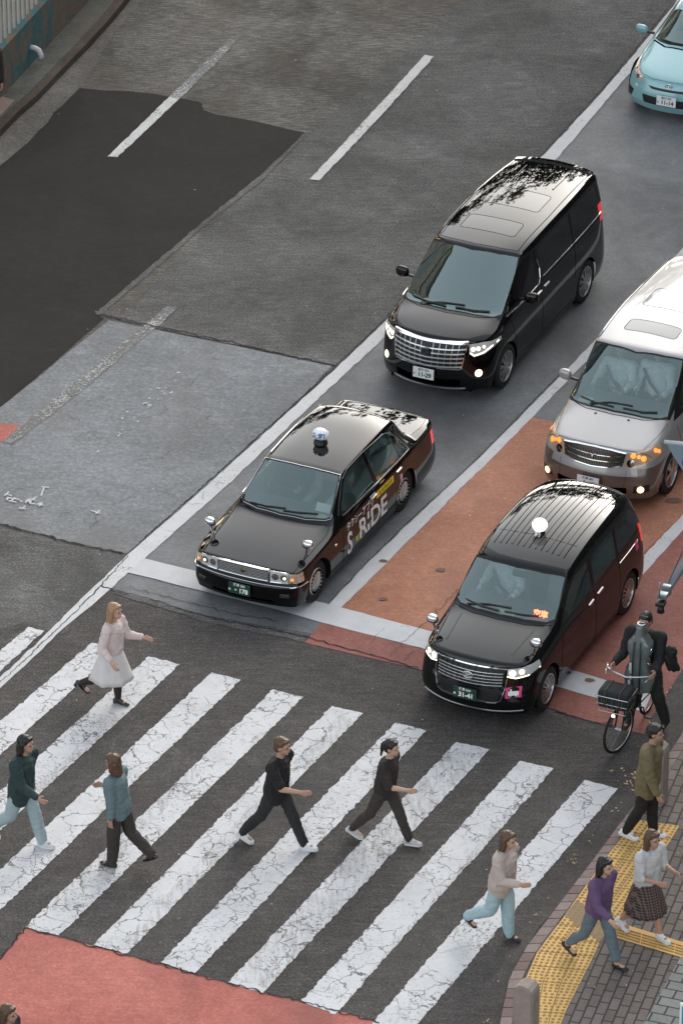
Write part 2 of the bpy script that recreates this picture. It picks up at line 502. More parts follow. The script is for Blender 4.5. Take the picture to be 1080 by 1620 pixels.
# zebra crossing
tops = [(45, 993), (145, 1018), (235, 1040), (335, 1065), (432, 1092), (525, 1118), (625, 1145), (722, 1175), (822, 1205), (925, 1235)]
wid = [(70, 999), (187, 1028), (285, 1052), (381, 1077), (480, 1104), (574, 1130), (675, 1157), (774, 1187), (876, 1217), (977, 1249)]
bots = [(-390, 1358), (-283, 1386), (-176, 1414), (-69, 1442), (39, 1469), (147, 1497), (254, 1524), (361, 1556), (476, 1586), (588, 1622)]
botr = [(-335, 1372), (-228, 1400), (-121, 1427), (-14, 1455), (93, 1482), (201, 1510), (308, 1542), (415, 1573), (530, 1607), (645, 1640)]
sheet('zebra_crossing', [P([tops[i], wid[i], botr[i], bots[i]]) for i in range(10)], 0.0125, m_zeb, 0.05, 0.008)

# cracks and seams
def crack_ribbon(bm, pts, w=0.02, z=0.016, amp=0.02, step=0.05):
    pts = rag(pts, step, amp, closed=False)
    prev = None
    for i, p in enumerate(pts):
        t = (pts[min(i + 1, len(pts) - 1)] - pts[max(i - 1, 0)]).normalized()
        n = Vector((-t.y, t.x)) * w * random.uniform(0.25, 0.7)
        a, b = bm.verts.new((p.x + n.x, p.y + n.y, z)), bm.verts.new((p.x - n.x, p.y - n.y, z))
        if prev: bm.faces.new((prev[0], prev[1], b, a))
        prev = (a, b)
bm = bmesh.new()
crack_ribbon(bm, P([(-40, 819), (0, 830), (60, 846), (120, 861), (195, 877)]), 0.03)
crack_ribbon(bm, P([(150, 497), (200, 507), (280, 524), (340, 537), (430, 557), (529, 580)]), 0.022)
crack_ribbon(bm, P([(160, 928), (240, 950), (330, 978), (420, 996), (480, 1008), (560, 1030), (662, 1058)]), 0.018, 0.016, 0.012)
crack_ribbon(bm, P([(205, 930), (240, 940), (300, 955), (380, 975), (440, 984)]), 0.012)
crack_ribbon(bm, P([(866, 1122), (920, 1139), (976, 1152)]), 0.02)
crack_ribbon(bm, P([(205, 874), (268, 818), (338, 756), (432, 670), (527, 584)]), 0.018, 0.016, 0.007)
crack_ribbon(bm, P([(527, 584), (608, 506), (690, 420), (784, 322), (862, 239), (948, 146), (998, 87), (1055, 15)]), 0.014, 0.016, 0.006)
crack_ribbon(bm, P([(0, 1082), (60, 1026), (110, 978), (150, 938), (203, 880)]), 0.014, 0.016, 0.01)
crack_ribbon(bm, P([(518, 958), (578, 893), (652, 821), (738, 742), (788, 692), (886, 592)]), 0.010, 0.016, 0.006)
crack_ribbon(bm, P([(39, 1470), (200, 1513), (361, 1558), (476, 1586), (600, 1621)]), 0.02, 0.017)
crack_ribbon(bm, P([(0, 1520), (39, 1470)]), 0.02, 0.017)
crack_ribbon(bm, P([(585, 1018), (607, 995)]), 0.006)
crack_ribbon(bm, P([(640, 1048), (655, 1032)]), 0.006)
crack_ribbon(bm, P([(615, 1040), (700, 960), (760, 900)]), 0.007, 0.0161)
crack_ribbon(bm, P([(18, 622), (48, 600), (72, 590)]), 0.008)
for k in range(46):          # short random cracks in the grey surface
    p = at(random.uniform(-20, 470), random.uniform(560, 860))
    a = random.uniform(0, 2 * PI); L = random.uniform(0.1, 0.5)
    q = p + Vector((math.cos(a) * L, math.sin(a) * L, 0))
    if 560 < 900: crack_ribbon(bm, [p, q], 0.005, 0.0158, 0.02, 0.05) if -1 < 1 else None
bmesh.ops.recalc_face_normals(bm, faces=bm.faces)
o = bm_to('road_crack', bm, m_crack); o['kind'] = 'structure'

# repaired seam strips: pale band beside the crossings of the surfaces
sheet('seam_strip', [P([(150, 492), (264, 512), (420, 545), (534, 570), (529, 579), (420, 556), (264, 523), (152, 498)]),
                     P([(163, 936), (240, 958), (330, 986), (440, 1008), (482, 1018), (482, 1010), (440, 999), (330, 978), (240, 950)])], 0.0105, m_strip, 0.1, 0.012)
# sealed joint along the dark patch
sheet('joint_strip', [P([(483, 210), (490, 205), (420, 281), (330, 352), (240, 430), (158, 500), (150, 497), (240, 420), (330, 344), (413, 277)])], 0.0102, m_strip, 0.1, 0.01)

# oil spots and small iron lids on the lane
bm = bmesh.new()
for x, y, r_ in ((606, 949, .06), (697, 903, .07), (606, 889, .06), (932, 1078, .07), (898, 1066, .05), (1065, 793, .12)):
    p = at(x, y)
    vs = [bm.verts.new((p.x + r_ * (1 + .12 * math.sin(a * 3 + x)) * math.cos(a), p.y + r_ * .7 * (1 + .15 * math.sin(a * 2 + y)) * math.sin(a), 0.0185)) for a in [2 * PI * k / 14 for k in range(14)]]
    bm.faces.new(vs)
o = bm_to('road_stain', bm, pm('oil_spot', (0.17, 0.09, 0.07), 0.8, var=0.4, vscale=30)); o['kind'] = 'structure'

# rubbed tyre marks across the stripes and the red lane
m_rub = road_paint('rubbed_rubber', (0.11, 0.10, 0.095), (0.11, 0.10, 0.095), crack=0, wear=0)
nt = m_rub.node_tree
bs = nt.nodes['Principled BSDF']; tr_ = nt.nodes.new('ShaderNodeBsdfTransparent'); mxs = nt.nodes.new('ShaderNodeMixShader')
rv = road_vec(nt, stretch=(9.0, 1.2, 1)); rn = noise(nt, rv, 2.2, 6, 0.7)
nt.links.new(ramp(nt, rn, [(.45, (0, 0, 0)), (.75, (.42, .42, .42))]), mxs.inputs[0])
nt.links.new(tr_.outputs[0], mxs.inputs[1]); nt.links.new(bs.outputs[0], mxs.inputs[2])
nt.links.new(mxs.outputs[0], [n for n in nt.nodes if n.type == 'OUTPUT_MATERIAL'][0].inputs[0])
def track(x0, y0, x1, y1, w):
    a, b = at(x0, y0), at(x1, y1); t = (b - a).normalized(); n = Vector((-t.y, t.x, 0)) * w
    return [a + n, b + n, b - n, a - n]
sheet('tyre_marks', [track(80, 1440, 300, 1215, .20), track(215, 1500, 560, 1140, .22), track(395, 1560, 735, 1190, .25), track(600, 1560, 880, 1225, .22), track(-40, 1370, 190, 1150, .22)], 0.0205, m_rub, 0.2, 0.01)
# survey marks chalked on the grey surface
def strokes(bm, segs, w=0.013, z=0.0185):
    for (x0, y0, x1, y1) in segs:
        z += .0004
        a, b = at(x0, y0, z), at(x1, y1, z)
        t = (b - a).normalized(); n = Vector((-t.y, t.x, 0)) * w
        vs = [bm.verts.new(p) for p in (a + n, b + n, b - n, a - n)]
        bm.faces.new(vs)
bm = bmesh.new()
sv = [(65, 784, 70, 770), (65, 769.5, 78, 771), (144, 807, 158, 812), (153, 812, 158, 806.5), (151, 813, 154, 810),
      (7, 784, 14, 778), (9, 781, 19, 784), (11, 791, 13, 786), (12, 787, 31, 790), (17, 793, 24, 787), (14, 792, 26, 794), (31, 792, 36, 793),
      (40, 795, 48, 789), (40, 791, 50, 794), (44, 789, 49, 797), (48, 792, 57, 786), (50, 790, 56, 791), (50, 796, 56, 797),
      (58, 798, 65, 795), (58, 797, 69, 799), (62, 801, 67, 795), (30, 803, 41, 805), (37, 803, 40, 800)]
strokes(bm, sv)
bmesh.ops.recalc_face_normals(bm, faces=bm.faces)
o = bm_to('survey_mark', bm, pm('chalk_white', (0.52, 0.52, 0.52), 0.8)); o['kind'] = 'structure'
bm = bmesh.new()
for k in range(26):
    t = random.random()
    x, y = 128 + (290 - 128) * t + random.uniform(-14, 14), 730 - (730 - 585) * t + random.uniform(-14, 14)
    strokes(bm, [(x, y, x + random.uniform(2, 6), y - random.uniform(-1, 3))], random.uniform(0.004, 0.014), 0.0186)
for k in range(90):
    x, y = random.uniform(0, 1080), random.uniform(0, 1600)
    strokes(bm, [(x, y, x + random.uniform(.5, 2), y + random.uniform(-.7, .7))], random.uniform(0.004, 0.01), 0.0187)
bmesh.ops.recalc_face_normals(bm, faces=bm.faces)
o = bm_to('paint_flecks', bm, pm('fleck_white', (0.62, 0.62, 0.6), 0.8)); o['kind'] = 'stuff'
tag(o, 'pale flecks of old paint scattered on the road surface', 'paint flecks')

# ---------------- right-hand pavement, gutter, kerb, tactile paving
ZP = 0.05
gut_out = [(1140, 965), (1080, 1060), (1034, 1130), (1003, 1195), (991, 1248), (950, 1310), (905, 1363), (858, 1434), (816, 1488), (787, 1541), (769, 1594), (763, 1640), (760, 1720)]
kerb_out = [(1150, 1060), (1100, 1128), (1060, 1190), (1018, 1254), (941, 1357), (893, 1420), (834, 1497), (807, 1544), (793, 1606), (788, 1640), (786, 1720)]
kerb_in = [(1175, 1060), (1118, 1128), (1078, 1190), (1036, 1255), (957, 1359), (909, 1424), (852, 1500), (826, 1546), (811, 1606), (806, 1640), (804, 1720)]
m_gut = asphalt('gutter_concrete', (0.060, 0.054, 0.050), (0.095, 0.087, 0.080), 0.45, grain=40, rough=0.8)
sheet('gutter', [P(gut_out) + list(reversed(P(kerb_out)))], 0.0145, m_gut, 0.3, 0.006)
def wall_strip(name, line, z0, z1, m):
    bm = bmesh.new(); pv = None
    for p in line:
        a, b = bm.verts.new((p.x, p.y, z0)), bm.verts.new((p.x, p.y, z1))
        if pv: bm.faces.new((pv[0], a, b, pv[1]))
        pv = (a, b)
    o = bm_to(name, bm, m); o['kind'] = 'structure'; return o
m_kerb = brick_mat('kerb_block', (0.30, 0.20, 0.17), (0.20, 0.14, 0.125), (0.06, 0.05, 0.045), 0.30, 0.20, R(59), 0.014)
kz = P(kerb_out, ZP)
wall_strip('kerb_face', kz, 0.0, ZP, m_kerb)
# kerb laid as single blocks so each stone has its own edge and tone
bm = bmesh.new()
ko, ki = P(kerb_out, ZP), P(kerb_in, ZP)
mats = [pm('kerb_stone_a', (0.24, 0.185, 0.165), 0.85, var=0.25, vscale=20), pm('kerb_stone_b', (0.19, 0.135, 0.12), 0.85, var=0.25, vscale=20), pm('kerb_stone_c', (0.28, 0.22, 0.20), 0.85, var=0.25, vscale=20)]
def along(line, n_per=0.21):
    L = [0]
    for a, b in zip(line, line[1:]): L.append(L[-1] + (b - a).length)
    def f(s):
        for i in range(len(line) - 1):
            if s <= L[i + 1] or i == len(line) - 2:
                return line[i] + (line[i + 1] - line[i]) * ((s - L[i]) / max(1e-6, L[i + 1] - L[i]))
    return f, L[-1]
fo, Lo = along(ko); fi, Li = along(ki)
n = int(Lo / 0.20)
for k in range(n):
    a, b = (k + 0.04) / n, (k + 0.96) / n
    q = [fo(a * Lo), fo(b * Lo), fi(b * Li), fi(a * Li)]
    z0, z1 = ZP, ZP + random.uniform(0.006, 0.010)
    lo = [bm.verts.new((p.x, p.y, z0 - 0.03)) for p in q]; hi = [bm.verts.new((p.x, p.y, z1)) for p in q]
    mi = random.choice((0, 0, 1, 2))
    fs = [bm.faces.new(hi)] + [bm.faces.new((lo[i], lo[(i + 1) % 4], hi[(i + 1) % 4], hi[i])) for i in range(4)]
    for f in fs: f.material_index = mi
bmesh.ops.recalc_face_normals(bm, faces=bm.faces)
o = bm_to('kerb', bm, mats); o['kind'] = 'structure'
m_pave = brick_mat('pavement_block', (0.150, 0.125, 0.112), (0.200, 0.172, 0.155), (0.060, 0.050, 0.044), 0.25, 0.125, R(164), 0.012)
m_pave2 = brick_mat('grey_green_block', (0.20, 0.21, 0.195), (0.27, 0.275, 0.255), (0.065, 0.06, 0.055), 0.28, 0.18, R(70), 0.012)
sheet('pavement', [P(kerb_in, ZP) + P([(840, 1900), (1900, 1900), (1900, 900), (1300, 900)], ZP)], ZP, m_pave)
sheet('grey_pavement', [P([(1074, 1519), (1018, 1620), (960, 1730), (1400, 1900), (1600, 1500), (1200, 1300)], ZP)], ZP + 0.004, m_pave2)
def strokes2(bm, a, b, w, z):
    t = (b - a).normalized(); n = Vector((-t.y, t.x, 0)) * w
    bm.faces.new([bm.verts.new(p) for p in (a + n, b + n, b - n, a - n)])
m_yel = pm('tactile_yellow', (0.70, 0.45, 0.15), 0.75, var=0.22, vscale=9, bump=0.2, bscale=90)
m_yel2 = pm('tactile_worn', (0.30, 0.22, 0.13), 0.8, var=0.3, vscale=9)
m_dot = pm('tactile_stud', (0.36, 0.21, 0.075), 0.75, var=0.3, vscale=30)  # shading of the raised studs put into a darker brown than the slabs
ztl = ZP + 0.008
left = P([(1006, 1297), (966, 1347), (930, 1396), (893, 1449), (849, 1508), (831, 1550), (829, 1600), (829, 1700)], ztl)
right = P([(1074, 1307), (1027, 1384), (990, 1436), (948, 1491), (938, 1514), (896, 1597), (887, 1620), (868, 1700)], ztl)
sheet('tactile_paving', [left + list(reversed(right))], ztl, m_yel)
# studs
bm = bmesh.new()
fl, Ll = along(left); fr, Lr = along(right)
nrow = int(Ll / 0.066)
for i in range(nrow):
    s = (i + .5) / nrow
    a, b = fl(s * Ll), fr(s * Lr)
    m_ = int((b - a).length / 0.066)
    for j in range(m_):
        p = a + (b - a) * ((j + .5) / m_)
        add_lathe(bm, [(0.023, ztl), (0.016, ztl + 0.007), (0.0005, ztl + 0.0075)], 6, Matrix.Translation((p.x, p.y, 0)))
o = bm_to('tactile_studs', bm, m_dot); o['kind'] = 'structure'
# seams between the tactile slabs
bm = bmesh.new()
ns = int(Ll / 0.32)
for i in range(1, ns):
    a, b = fl(i / ns * Ll), fr(i / ns * Lr)
    strokes2(bm, a + Vector((0, 0, .002)), b + Vector((0, 0, .002)), 0.005, 0)
for s in (0.33, 0.66):
    pts = [fl(t / 30 * Ll).lerp(fr(t / 30 * Lr), s) + Vector((0, 0, .002)) for t in range(31)]
    for a, b in zip(pts, pts[1:]): strokes2(bm, a, b, 0.004, 0)
# worn dirty slab
a, b, c, d = P([(893, 1449), (948, 1491), (968, 1466), (912, 1424)], ztl + 0.003)
o = bm_to('tactile_seam', bm, pm('seam_brown', (0.16, 0.10, 0.05), 0.9)); o['kind'] = 'structure'
sheet('worn_tactile_slab', [[a, b, c, d]], ztl + 0.0025, m_yel2)
gb = P([(967, 1458), (991, 1464), (1080, 1491), (1180, 1520), (1172, 1545), (1080, 1516), (967, 1482), (955, 1478)], ztl)
sheet('guide_paving', [gb], ztl + 0.001, m_yel)
bm = bmesh.new()
a0, b0 = at(962, 1461, ztl + .004), at(1176, 1524, ztl + .004)
a1, b1 = at(960, 1478, ztl + .004), at(1172, 1541, ztl + .004)
for k in range(4):
    s = (k + .5) / 4
    pa, pb = a0.lerp(a1, s), b0.lerp(b1, s)
    nseg = 8
    for i in range(nseg):
        u0, u1 = (i + .04) / nseg, (i + .96) / nseg
        add_tube(bm, [pa.lerp(pb, u0), pa.lerp(pb, u1)], 0.009, 5)
o = bm_to('guide_bars', bm, m_dot); o['kind'] = 'structure'

# ---------------- left-hand pavement (top left of the photograph)
ZL = 0.13
m_lgut = asphalt('left_gutter', (0.10, 0.095, 0.085), (0.17, 0.16, 0.145), 0.5, grain=36, stain=(0.10, 0.08, 0.065))
m_lkerb = asphalt('left_kerb', (0.060, 0.046, 0.036), (0.10, 0.08, 0.065), 0.4, grain=40)
m_lpave = asphalt('left_pavement', (0.085, 0.084, 0.074), (0.135, 0.132, 0.118), 0.4, grain=40, stain=(0.12, 0.10, 0.085))
kb = [(-120, 335), (0, 216), (27, 186), (67, 163), (92, 126), (130, 88), (170, 44), (204, 0), (290, -110)]
kb = [(-120, 340), (0, 217), (30, 186), (62, 158), (92, 126), (130, 87), (170, 44), (206, 0), (290, -110)]
go = [(-60, 290), (0, 262), (44, 226), (85, 178), (126, 139), (165, 75), (222, 0), (300, -110)]
sheet('left_gutter', [P(kb) + list(reversed(P(go)))], 0.010, m_lgut, 0.3, 0.02)
kbw = P(kb)
wall_strip('left_kerb_face', kbw, 0.0, ZL, m_lkerb)
kin = [p + Vector((-0.16, 0.045, 0)) for p in kbw]
bm = bmesh.new(); pv = None
for a, b in zip(kbw, kin):
    v = (bm.verts.new((a.x, a.y, ZL)), bm.verts.new((b.x, b.y, ZL)))
    if pv: bm.faces.new((pv[0], v[0], v[1], pv[1]))
    pv = v
o = bm_to('left_kerb', bm, m_lkerb); o['kind'] = 'structure'
sheet('left_pavement', [kin + [Vector((-60, 130, 0)), Vector((-60, 60, 0))]], ZL, m_lpave)
sheet('pink_slab', [P([(2, 152), (23, 158), (3, 180), (-30, 200), (-60, 190)], ZL)], ZL + 0.004, pm('pink_slab', (0.24, 0.17, 0.145), 0.85, var=0.2))
wb = P([(-70, 225), (7, 148), (70, 78), (141, 0), (230, -100)], ZL)      # foot of the wall
# ================================================================== CAR BUILDING TOOLS
# car space: x across (+ = the car's own left), y from the front bumper (0) to the rear, z up
GL = {}
def inpoly(x, y, poly):
    c = False; n = len(poly); j = n - 1
    for i in range(n):
        xi, yi = poly[i]; xj, yj = poly[j]
        if (yi > y) != (yj > y) and x < (xj - xi) * (y - yi) / (yj - yi) + xi: c = not c
        j = i
    return c

def rpoly(poly, r=0.04, k=4):
    """outline with rounded corners"""
    out = []; n = len(poly)
    rr = r if isinstance(r, (list, tuple)) else [r] * n
    for i in range(n):
        p0, p, p1 = Vector(poly[i - 1]), Vector(poly[i]), Vector(poly[(i + 1) % n])
        a, b = p0 - p, p1 - p
        d = min(rr[i], a.length * .45, b.length * .45)
        A, B = p + a.normalized() * d, p + b.normalized() * d
        for t in range(k + 1):
            t /= k
            q = A * (1 - t) ** 2 + p * 2 * t * (1 - t) + B * t * t
            out.append((q.x, q.y))
    return out

AX = {'side': ((1, 2), 0), 'top': ((0, 1), 2), 'front': ((0, 2), 1), 'rear': ((0, 2), 1)}

class Car:
    def __init__(self, name, rows, front, rear, crease_r, crease_c, root, crease_l=(), level=3):
        """rows: (y, z0, [(x,dy,z) x3 for c1..c3], [(x,z) x4 levels]); front/rear: [(dy,z)] x4 at the centre"""
        self.root = root; self.name = name; self.parts = {}
        bm = bmesh.new()
        cl = bm.edges.layers.float.new('crease_edge')
        N = len(rows)
        V = {}
        def vert(key, x, y, z):
            V[key, 1] = bm.verts.new((x, y, z))
            V[key, -1] = V[key, 1] if abs(x) < 1e-6 else bm.verts.new((-x, y, z))
        for i, (y, z0, top, side) in enumerate(rows):
            vert((i, 0), 0, y, z0)
            for c, (x, dy, z) in enumerate(top): vert((i, c + 1), x, y + dy, z)
            dy3 = top[2][1]
            for l, s in enumerate(side): vert((i, 4 + l), s[0], y + dy3 + (s[2] if len(s) > 2 else 0), s[1])
        def face(keys, s):
            vs = [V[k, s] for k in keys]
            vs2 = []
            for v in vs:
                if v not in vs2: vs2.append(v)
            if len(vs2) > 2:
                bm.faces.new(vs2 if s > 0 else list(reversed(vs2)))
        for s in (1, -1):
            for i in range(N - 1):
                for c in range(7):
                    face([(i, c), (i + 1, c), (i + 1, c + 1), (i, c + 1)], s)
        for end, spec in ((0, front), (N - 1, rear)):
            y, z0, top, side = rows[end]
            for l, (dy, z) in enumerate(spec):
                yc = y + dy; ycor = y + top[2][1] + (side[l][2] if len(side[l]) > 2 else 0); xc = side[l][0]; zc = side[l][1]
                for c, x in enumerate((0, top[0][0], top[1][0])):
                    t = (x / xc) ** 2.4
                    vert(('e', end, l, c), x, yc + (ycor - yc) * t, z + (zc - z) * (x / xc) ** 2)
            def K(l, c):
                if l == 0: return (end, c)
                if c == 3: return (end, 3 + l)
                return ('e', end, l - 1, c)
            for s in (1, -1):
                for l in range(4):
                    for c in range(3):
                        ks = [K(l, c), K(l, c + 1), K(l + 1, c + 1), K(l + 1, c)]
                        if end: ks.reverse()
                        face(ks, s)
            for l, cv in (crease_l[0 if end == 0 else 1] if crease_l else []):
                for s in (1, -1):
                    for c in range(3):
                        e = bm.edges.get((V[K(l, c), s], V[K(l, c + 1), s]))
                        if e: e[cl] = cv
        for s in (1, -1):
            for i, cv in crease_r.items():
                rng = range(7)
                if isinstance(cv, tuple): cv, rng = cv[0], range(cv[1])
                for c in rng:
                    e = bm.edges.get((V[(i, c), s], V[(i, c + 1), s]))
                    if e: e[cl] = cv
            for c, spec in crease_c.items():
                for i in range(N - 1):
                    cv = spec(i) if callable(spec) else spec
                    e = bm.edges.get((V[(i, c), s], V[(i + 1, c), s]))
                    if e: e[cl] = cv
        bmesh.ops.recalc_face_normals(bm, faces=bm.faces)
        bm.normal_update()
        if sum(f.normal.z * f.calc_area() for f in bm.faces) < 0:
            bmesh.ops.reverse_faces(bm, faces=bm.faces)
        me = bpy.data.meshes.new('tmp'); bm.to_mesh(me); bm.free()
        o = bpy.data.objects.new('tmp', me); COL.objects.link(o)
        md = o.modifiers.new('s', 'SUBSURF'); md.levels = level; md.render_levels = level
        md.boundary_smooth = 'PRESERVE_CORNERS'
        dg = bpy.context.evaluated_depsgraph_get()
        me2 = bpy.data.meshes.new_from_object(o.evaluated_get(dg))
        bpy.data.objects.remove(o); bpy.data.meshes.remove(me)
        self.bm = bmesh.new(); self.bm.from_mesh(me2)
        bpy.data.meshes.remove(me2)
        self.bm.normal_update()
        self.lab = self.bm.faces.layers.int.new('lab')
        self.labels = ['body']; self.info = {0: ('body', None, None)}
        self.bvh = BVHTree.FromBMesh(self.bm)
        self.ymin = min(v.co.y for v in self.bm.verts); self.ymax = max(v.co.y for v in self.bm.verts)

    # -- surface lookup
    def surf(self, view, a, b, side=1):
        if view == 'side': o, d = Vector((side * 3, a, b)), Vector((-side, 0, 0))
        elif view == 'top': o, d = Vector((a, b, 5)), Vector((0, 0, -1))
        elif view == 'front': o, d = Vector((a, -3, b)), Vector((0, 1, 0))
        else: o, d = Vector((a, self.ymax + 3, b)), Vector((0, -1, 0))
        h = self.bvh.ray_cast(o, d)
        if h[0] is None:
            h = self.bvh.find_nearest(o + d * 3)
            return h[0], h[1]
        n = h[1]
        if n.dot(d) > 0: n = -n
        return h[0], n

    def region(self, view, poly, part, m, side=0, lim=None, parent=None, mirror=False, smooth=True, cuttol=0.01):
        """cut an outline into the shell and give the faces inside it to a part of their own"""
        if mirror:
            self.region(view, poly, part, m, 1, lim, parent, False, smooth)
            if view in ('front', 'top', 'rear'): poly = [(-x, y) for x, y in reversed(poly)]
            self.region(view, poly, part, m, -1, lim, parent, False, smooth)
            return
        bm = self.bm; (ia, ib), ic = AX[view]
        key = (part, side, view, m.name)
        if key not in self.labels:
            self.labels.append(key)
        li = self.labels.index(key)
        self.info[li] = (part, m, parent)
        axis = Vector((0, 0, 0)); axis[ic] = 1
        def okf(f):
            n = f.normal; c = f.calc_center_median()
            if view == 'side' and (n.x * (side or 1) < 0.42): return False
            if view == 'top' and n.z < 0.08: return False
            if view == 'front' and (n.y > 0.25 or c.y > (lim if lim is not None else 0.8)): return False
            if view == 'rear' and (n.y < -0.25 or c.y < (lim if lim is not None else self.ymax - 0.8)): return False
            if view in ('front', 'rear') and side and c.x * side < -0.001: return False
            return True
        amin, amax = min(p[0] for p in poly), max(p[0] for p in poly)
        bmin, bmax = min(p[1] for p in poly), max(p[1] for p in poly)
        n = len(poly)
        cand = []
        for f in bm.faces:
            if not okf(f): continue
            aa = [v.co[ia] for v in f.verts]; bb = [v.co[ib] for v in f.verts]
            if max(aa) < amin or min(aa) > amax or max(bb) < bmin or min(bb) > bmax: continue
            cand.append(f)
        for i in range(n):
            p, q = poly[i], poly[(i + 1) % n]
            if abs(p[0] - q[0]) + abs(p[1] - q[1]) < 1e-6: continue
            no = Vector((0, 0, 0)); no[ia] = q[1] - p[1]; no[ib] = -(q[0] - p[0]); no.normalize()
            co = Vector((0, 0, 0)); co[ia], co[ib] = p
            lo0, lo1 = min(p[0], q[0]) - .001, max(p[0], q[0]) + .001
            h0, h1 = min(p[1], q[1]) - .001, max(p[1], q[1]) + .001
            fs = []
            for f in cand:
                if not f.is_valid: continue
                aa = [v.co[ia] for v in f.verts]; bb = [v.co[ib] for v in f.verts]
                if max(aa) < lo0 or min(aa) > lo1 or max(bb) < h0 or min(bb) > h1: continue
                fs.append(f)
            if not fs: continue
            geom = set(fs)
            for f in fs: geom.update(f.edges); geom.update(f.verts)
            r = bmesh.ops.bisect_plane(bm, geom=list(geom), dist=1e-5, plane_co=co, plane_no=no)
            new = [g for g in r['geom'] if isinstance(g, bmesh.types.BMFace) and g.is_valid]
            cs = set(f for f in cand if f.is_valid); cs.update(new); cand = list(cs)
            for f in new: pass
        for f in cand:
            if not f.is_valid: continue
            c = f.calc_center_median()
            if inpoly(c[ia], c[ib], poly): f[self.lab] = li

    def finish(self, m_body):
        """split the shell into its parts, all sharing the normals of the whole"""
        bm = self.bm
        bm.normal_update()
        self.info[0] = ('body', m_body, None)
        groups = {}
        for f in bm.faces:
            groups.setdefault(f[self.lab], []).append(f)
        made = {}
        for li, fs in sorted(groups.items()):
            part, m, parent = self.info[li]
            if part == '_void': continue
            vs = {}; co = []; no = []; polys = []
            for f in fs:
                idx = []
                for v in f.verts:
                    if v not in vs:
                        vs[v] = len(co); co.append(v.co[:]); no.append(v.normal[:])
                    idx.append(vs[v])
                polys.append(idx)
            me = bpy.data.meshes.new(part)
            me.from_pydata(co, [], polys)
            o = link(part, me, m, self.root, True)
            me.normals_split_custom_set_from_vertices(no)
            made.setdefault(part, []).append(o)
            self.parts.setdefault(part, []).append(o)
        for li, (part, m, parent) in self.info.items():
            if parent and part in made and parent in made:
                for o in made[part]: o.parent = made[parent][0]
        bm.free(); self.bm = None
        return made

    # -- strips that follow the surface
    def ribbon(self, name, view, line, w, m, h=0.006, side=1, parent=None, bm=None, step=0.04, lift=0.0, closed=False):
        pts = []
        n = len(line)
        segs = [(line[i], line[(i + 1) % n]) for i in range(n if closed else n - 1)]
        for p, q in segs:
            L = math.hypot(q[0] - p[0], q[1] - p[1]); k = max(1, int(L / step))
            for j in range(k): pts.append((p[0] + (q[0] - p[0]) * j / k, p[1] + (q[1] - p[1]) * j / k))
        pts.append(line[0] if closed else line[-1])
        S = [self.surf(view, a, b, side) for a, b in pts]
        own = bm is None
        if own: bm = bmesh.new()
        prev = None
        for i, (p, nn) in enumerate(S):
            t = (S[min(i + 1, len(S) - 1)][0] - S[max(i - 1, 0)][0])
            if t.length < 1e-6: continue
            t.normalize(); sd = nn.cross(t)
            if sd.length < 1e-6: continue
            sd.normalize(); nn = t.cross(sd)
            if nn.dot(S[i][1]) < 0: nn = -nn
            b0 = p + nn * (lift - 0.004); t0 = p + nn * (h + lift)
            ring = [bm.verts.new(b0 - sd * w / 2), bm.verts.new(t0 - sd * w / 2 * 0.7), bm.verts.new(t0 + sd * w / 2 * 0.7), bm.verts.new(b0 + sd * w / 2)]
            if prev:
                for k in range(4): bm.faces.new((prev[k], prev[(k + 1) % 4], ring[(k + 1) % 4], ring[k]))
            else: bm.faces.new(ring)
            prev = ring
        if own:
            bmesh.ops.recalc_face_normals(bm, faces=bm.faces)
            return bm_to(name, bm, m, parent or self.root)

    def blist(self, name, items, m, parent=None, **kw):
        """several strips in one part, or one part each"""
        if kw.pop('split', name in ('door_handle', 'slide_rail', 'roof_rail', 'fog_lamp', 'side_marker', 'belt_moulding', 'window_moulding', 'bonnet_crease', 'light_strip')):
            for it in items: o = self.blist(name, [it], m, parent, split=False, **kw)
            return o
        bm = bmesh.new()
        for it in items:
            view, line, w = it[:3]
            self.ribbon(name, view, line, w, m, bm=bm, side=it[3] if len(it) > 3 else 1, **kw)
        bmesh.ops.recalc_face_normals(bm, faces=bm.faces)
        return bm_to(name, bm, m, parent or self.root)

    def lettering(self, name, s, size, view, pos, m, side=1, rot=0.0, parent=None, lift=0.006, sx=1.0, flip=False, **kw):
        me = text_mesh(s, size, **kw)
        c, sn = math.cos(rot), math.sin(rot)
        for v in me.vertices:
            x, y = v.co.x * sx, v.co.y
            a, b = x * c - y * sn, x * sn + y * c
            if view == 'side':
                p, n = self.surf('side', pos[0] + a * side, pos[1] + b, side)
            elif view == 'front':
                p, n = self.surf('front', pos[0] + a, pos[1] + b)
            else:
                p, n = self.surf('top', pos[0] + a, pos[1] + b)
            v.co = p + n * lift
        return link(name, me, m, parent or self.root)

# shared car materials
m_black = pm('black_paint', (0.003, 0.003, 0.0032), 0.4, 0.0, 1.0, 0.02, spec=0.0, coat_ior=1.5)
m_blackg = pm('green_black_paint', (0.004, 0.0052, 0.005), 0.4, 0.0, 1.0, 0.03, spec=0.0, coat_ior=1.5)
m_pearl = pm('silver_white_paint', (0.38, 0.37, 0.365), 0.38, 0.4, 1.0, 0.04)
m_bronze = pm('grey_brown_paint', (0.17, 0.135, 0.118), 0.32, 0.5, 1.0, 0.04)
m_aqua = pm('light_blue_paint', (0.24, 0.46, 0.49), 0.30, 0.2, 1.0, 0.04)
m_trim = pm('black_trim', (0.006, 0.006, 0.006), 0.45)
m_gap = pm('panel_gap', (0.0015, 0.0015, 0.0015), 0.9, spec=0.0)
m_chrome = pm('chrome', (0.78, 0.78, 0.78), 0.08, 1.0)
m_satin = pm('satin_metal', (0.55, 0.55, 0.55), 0.3, 1.0)
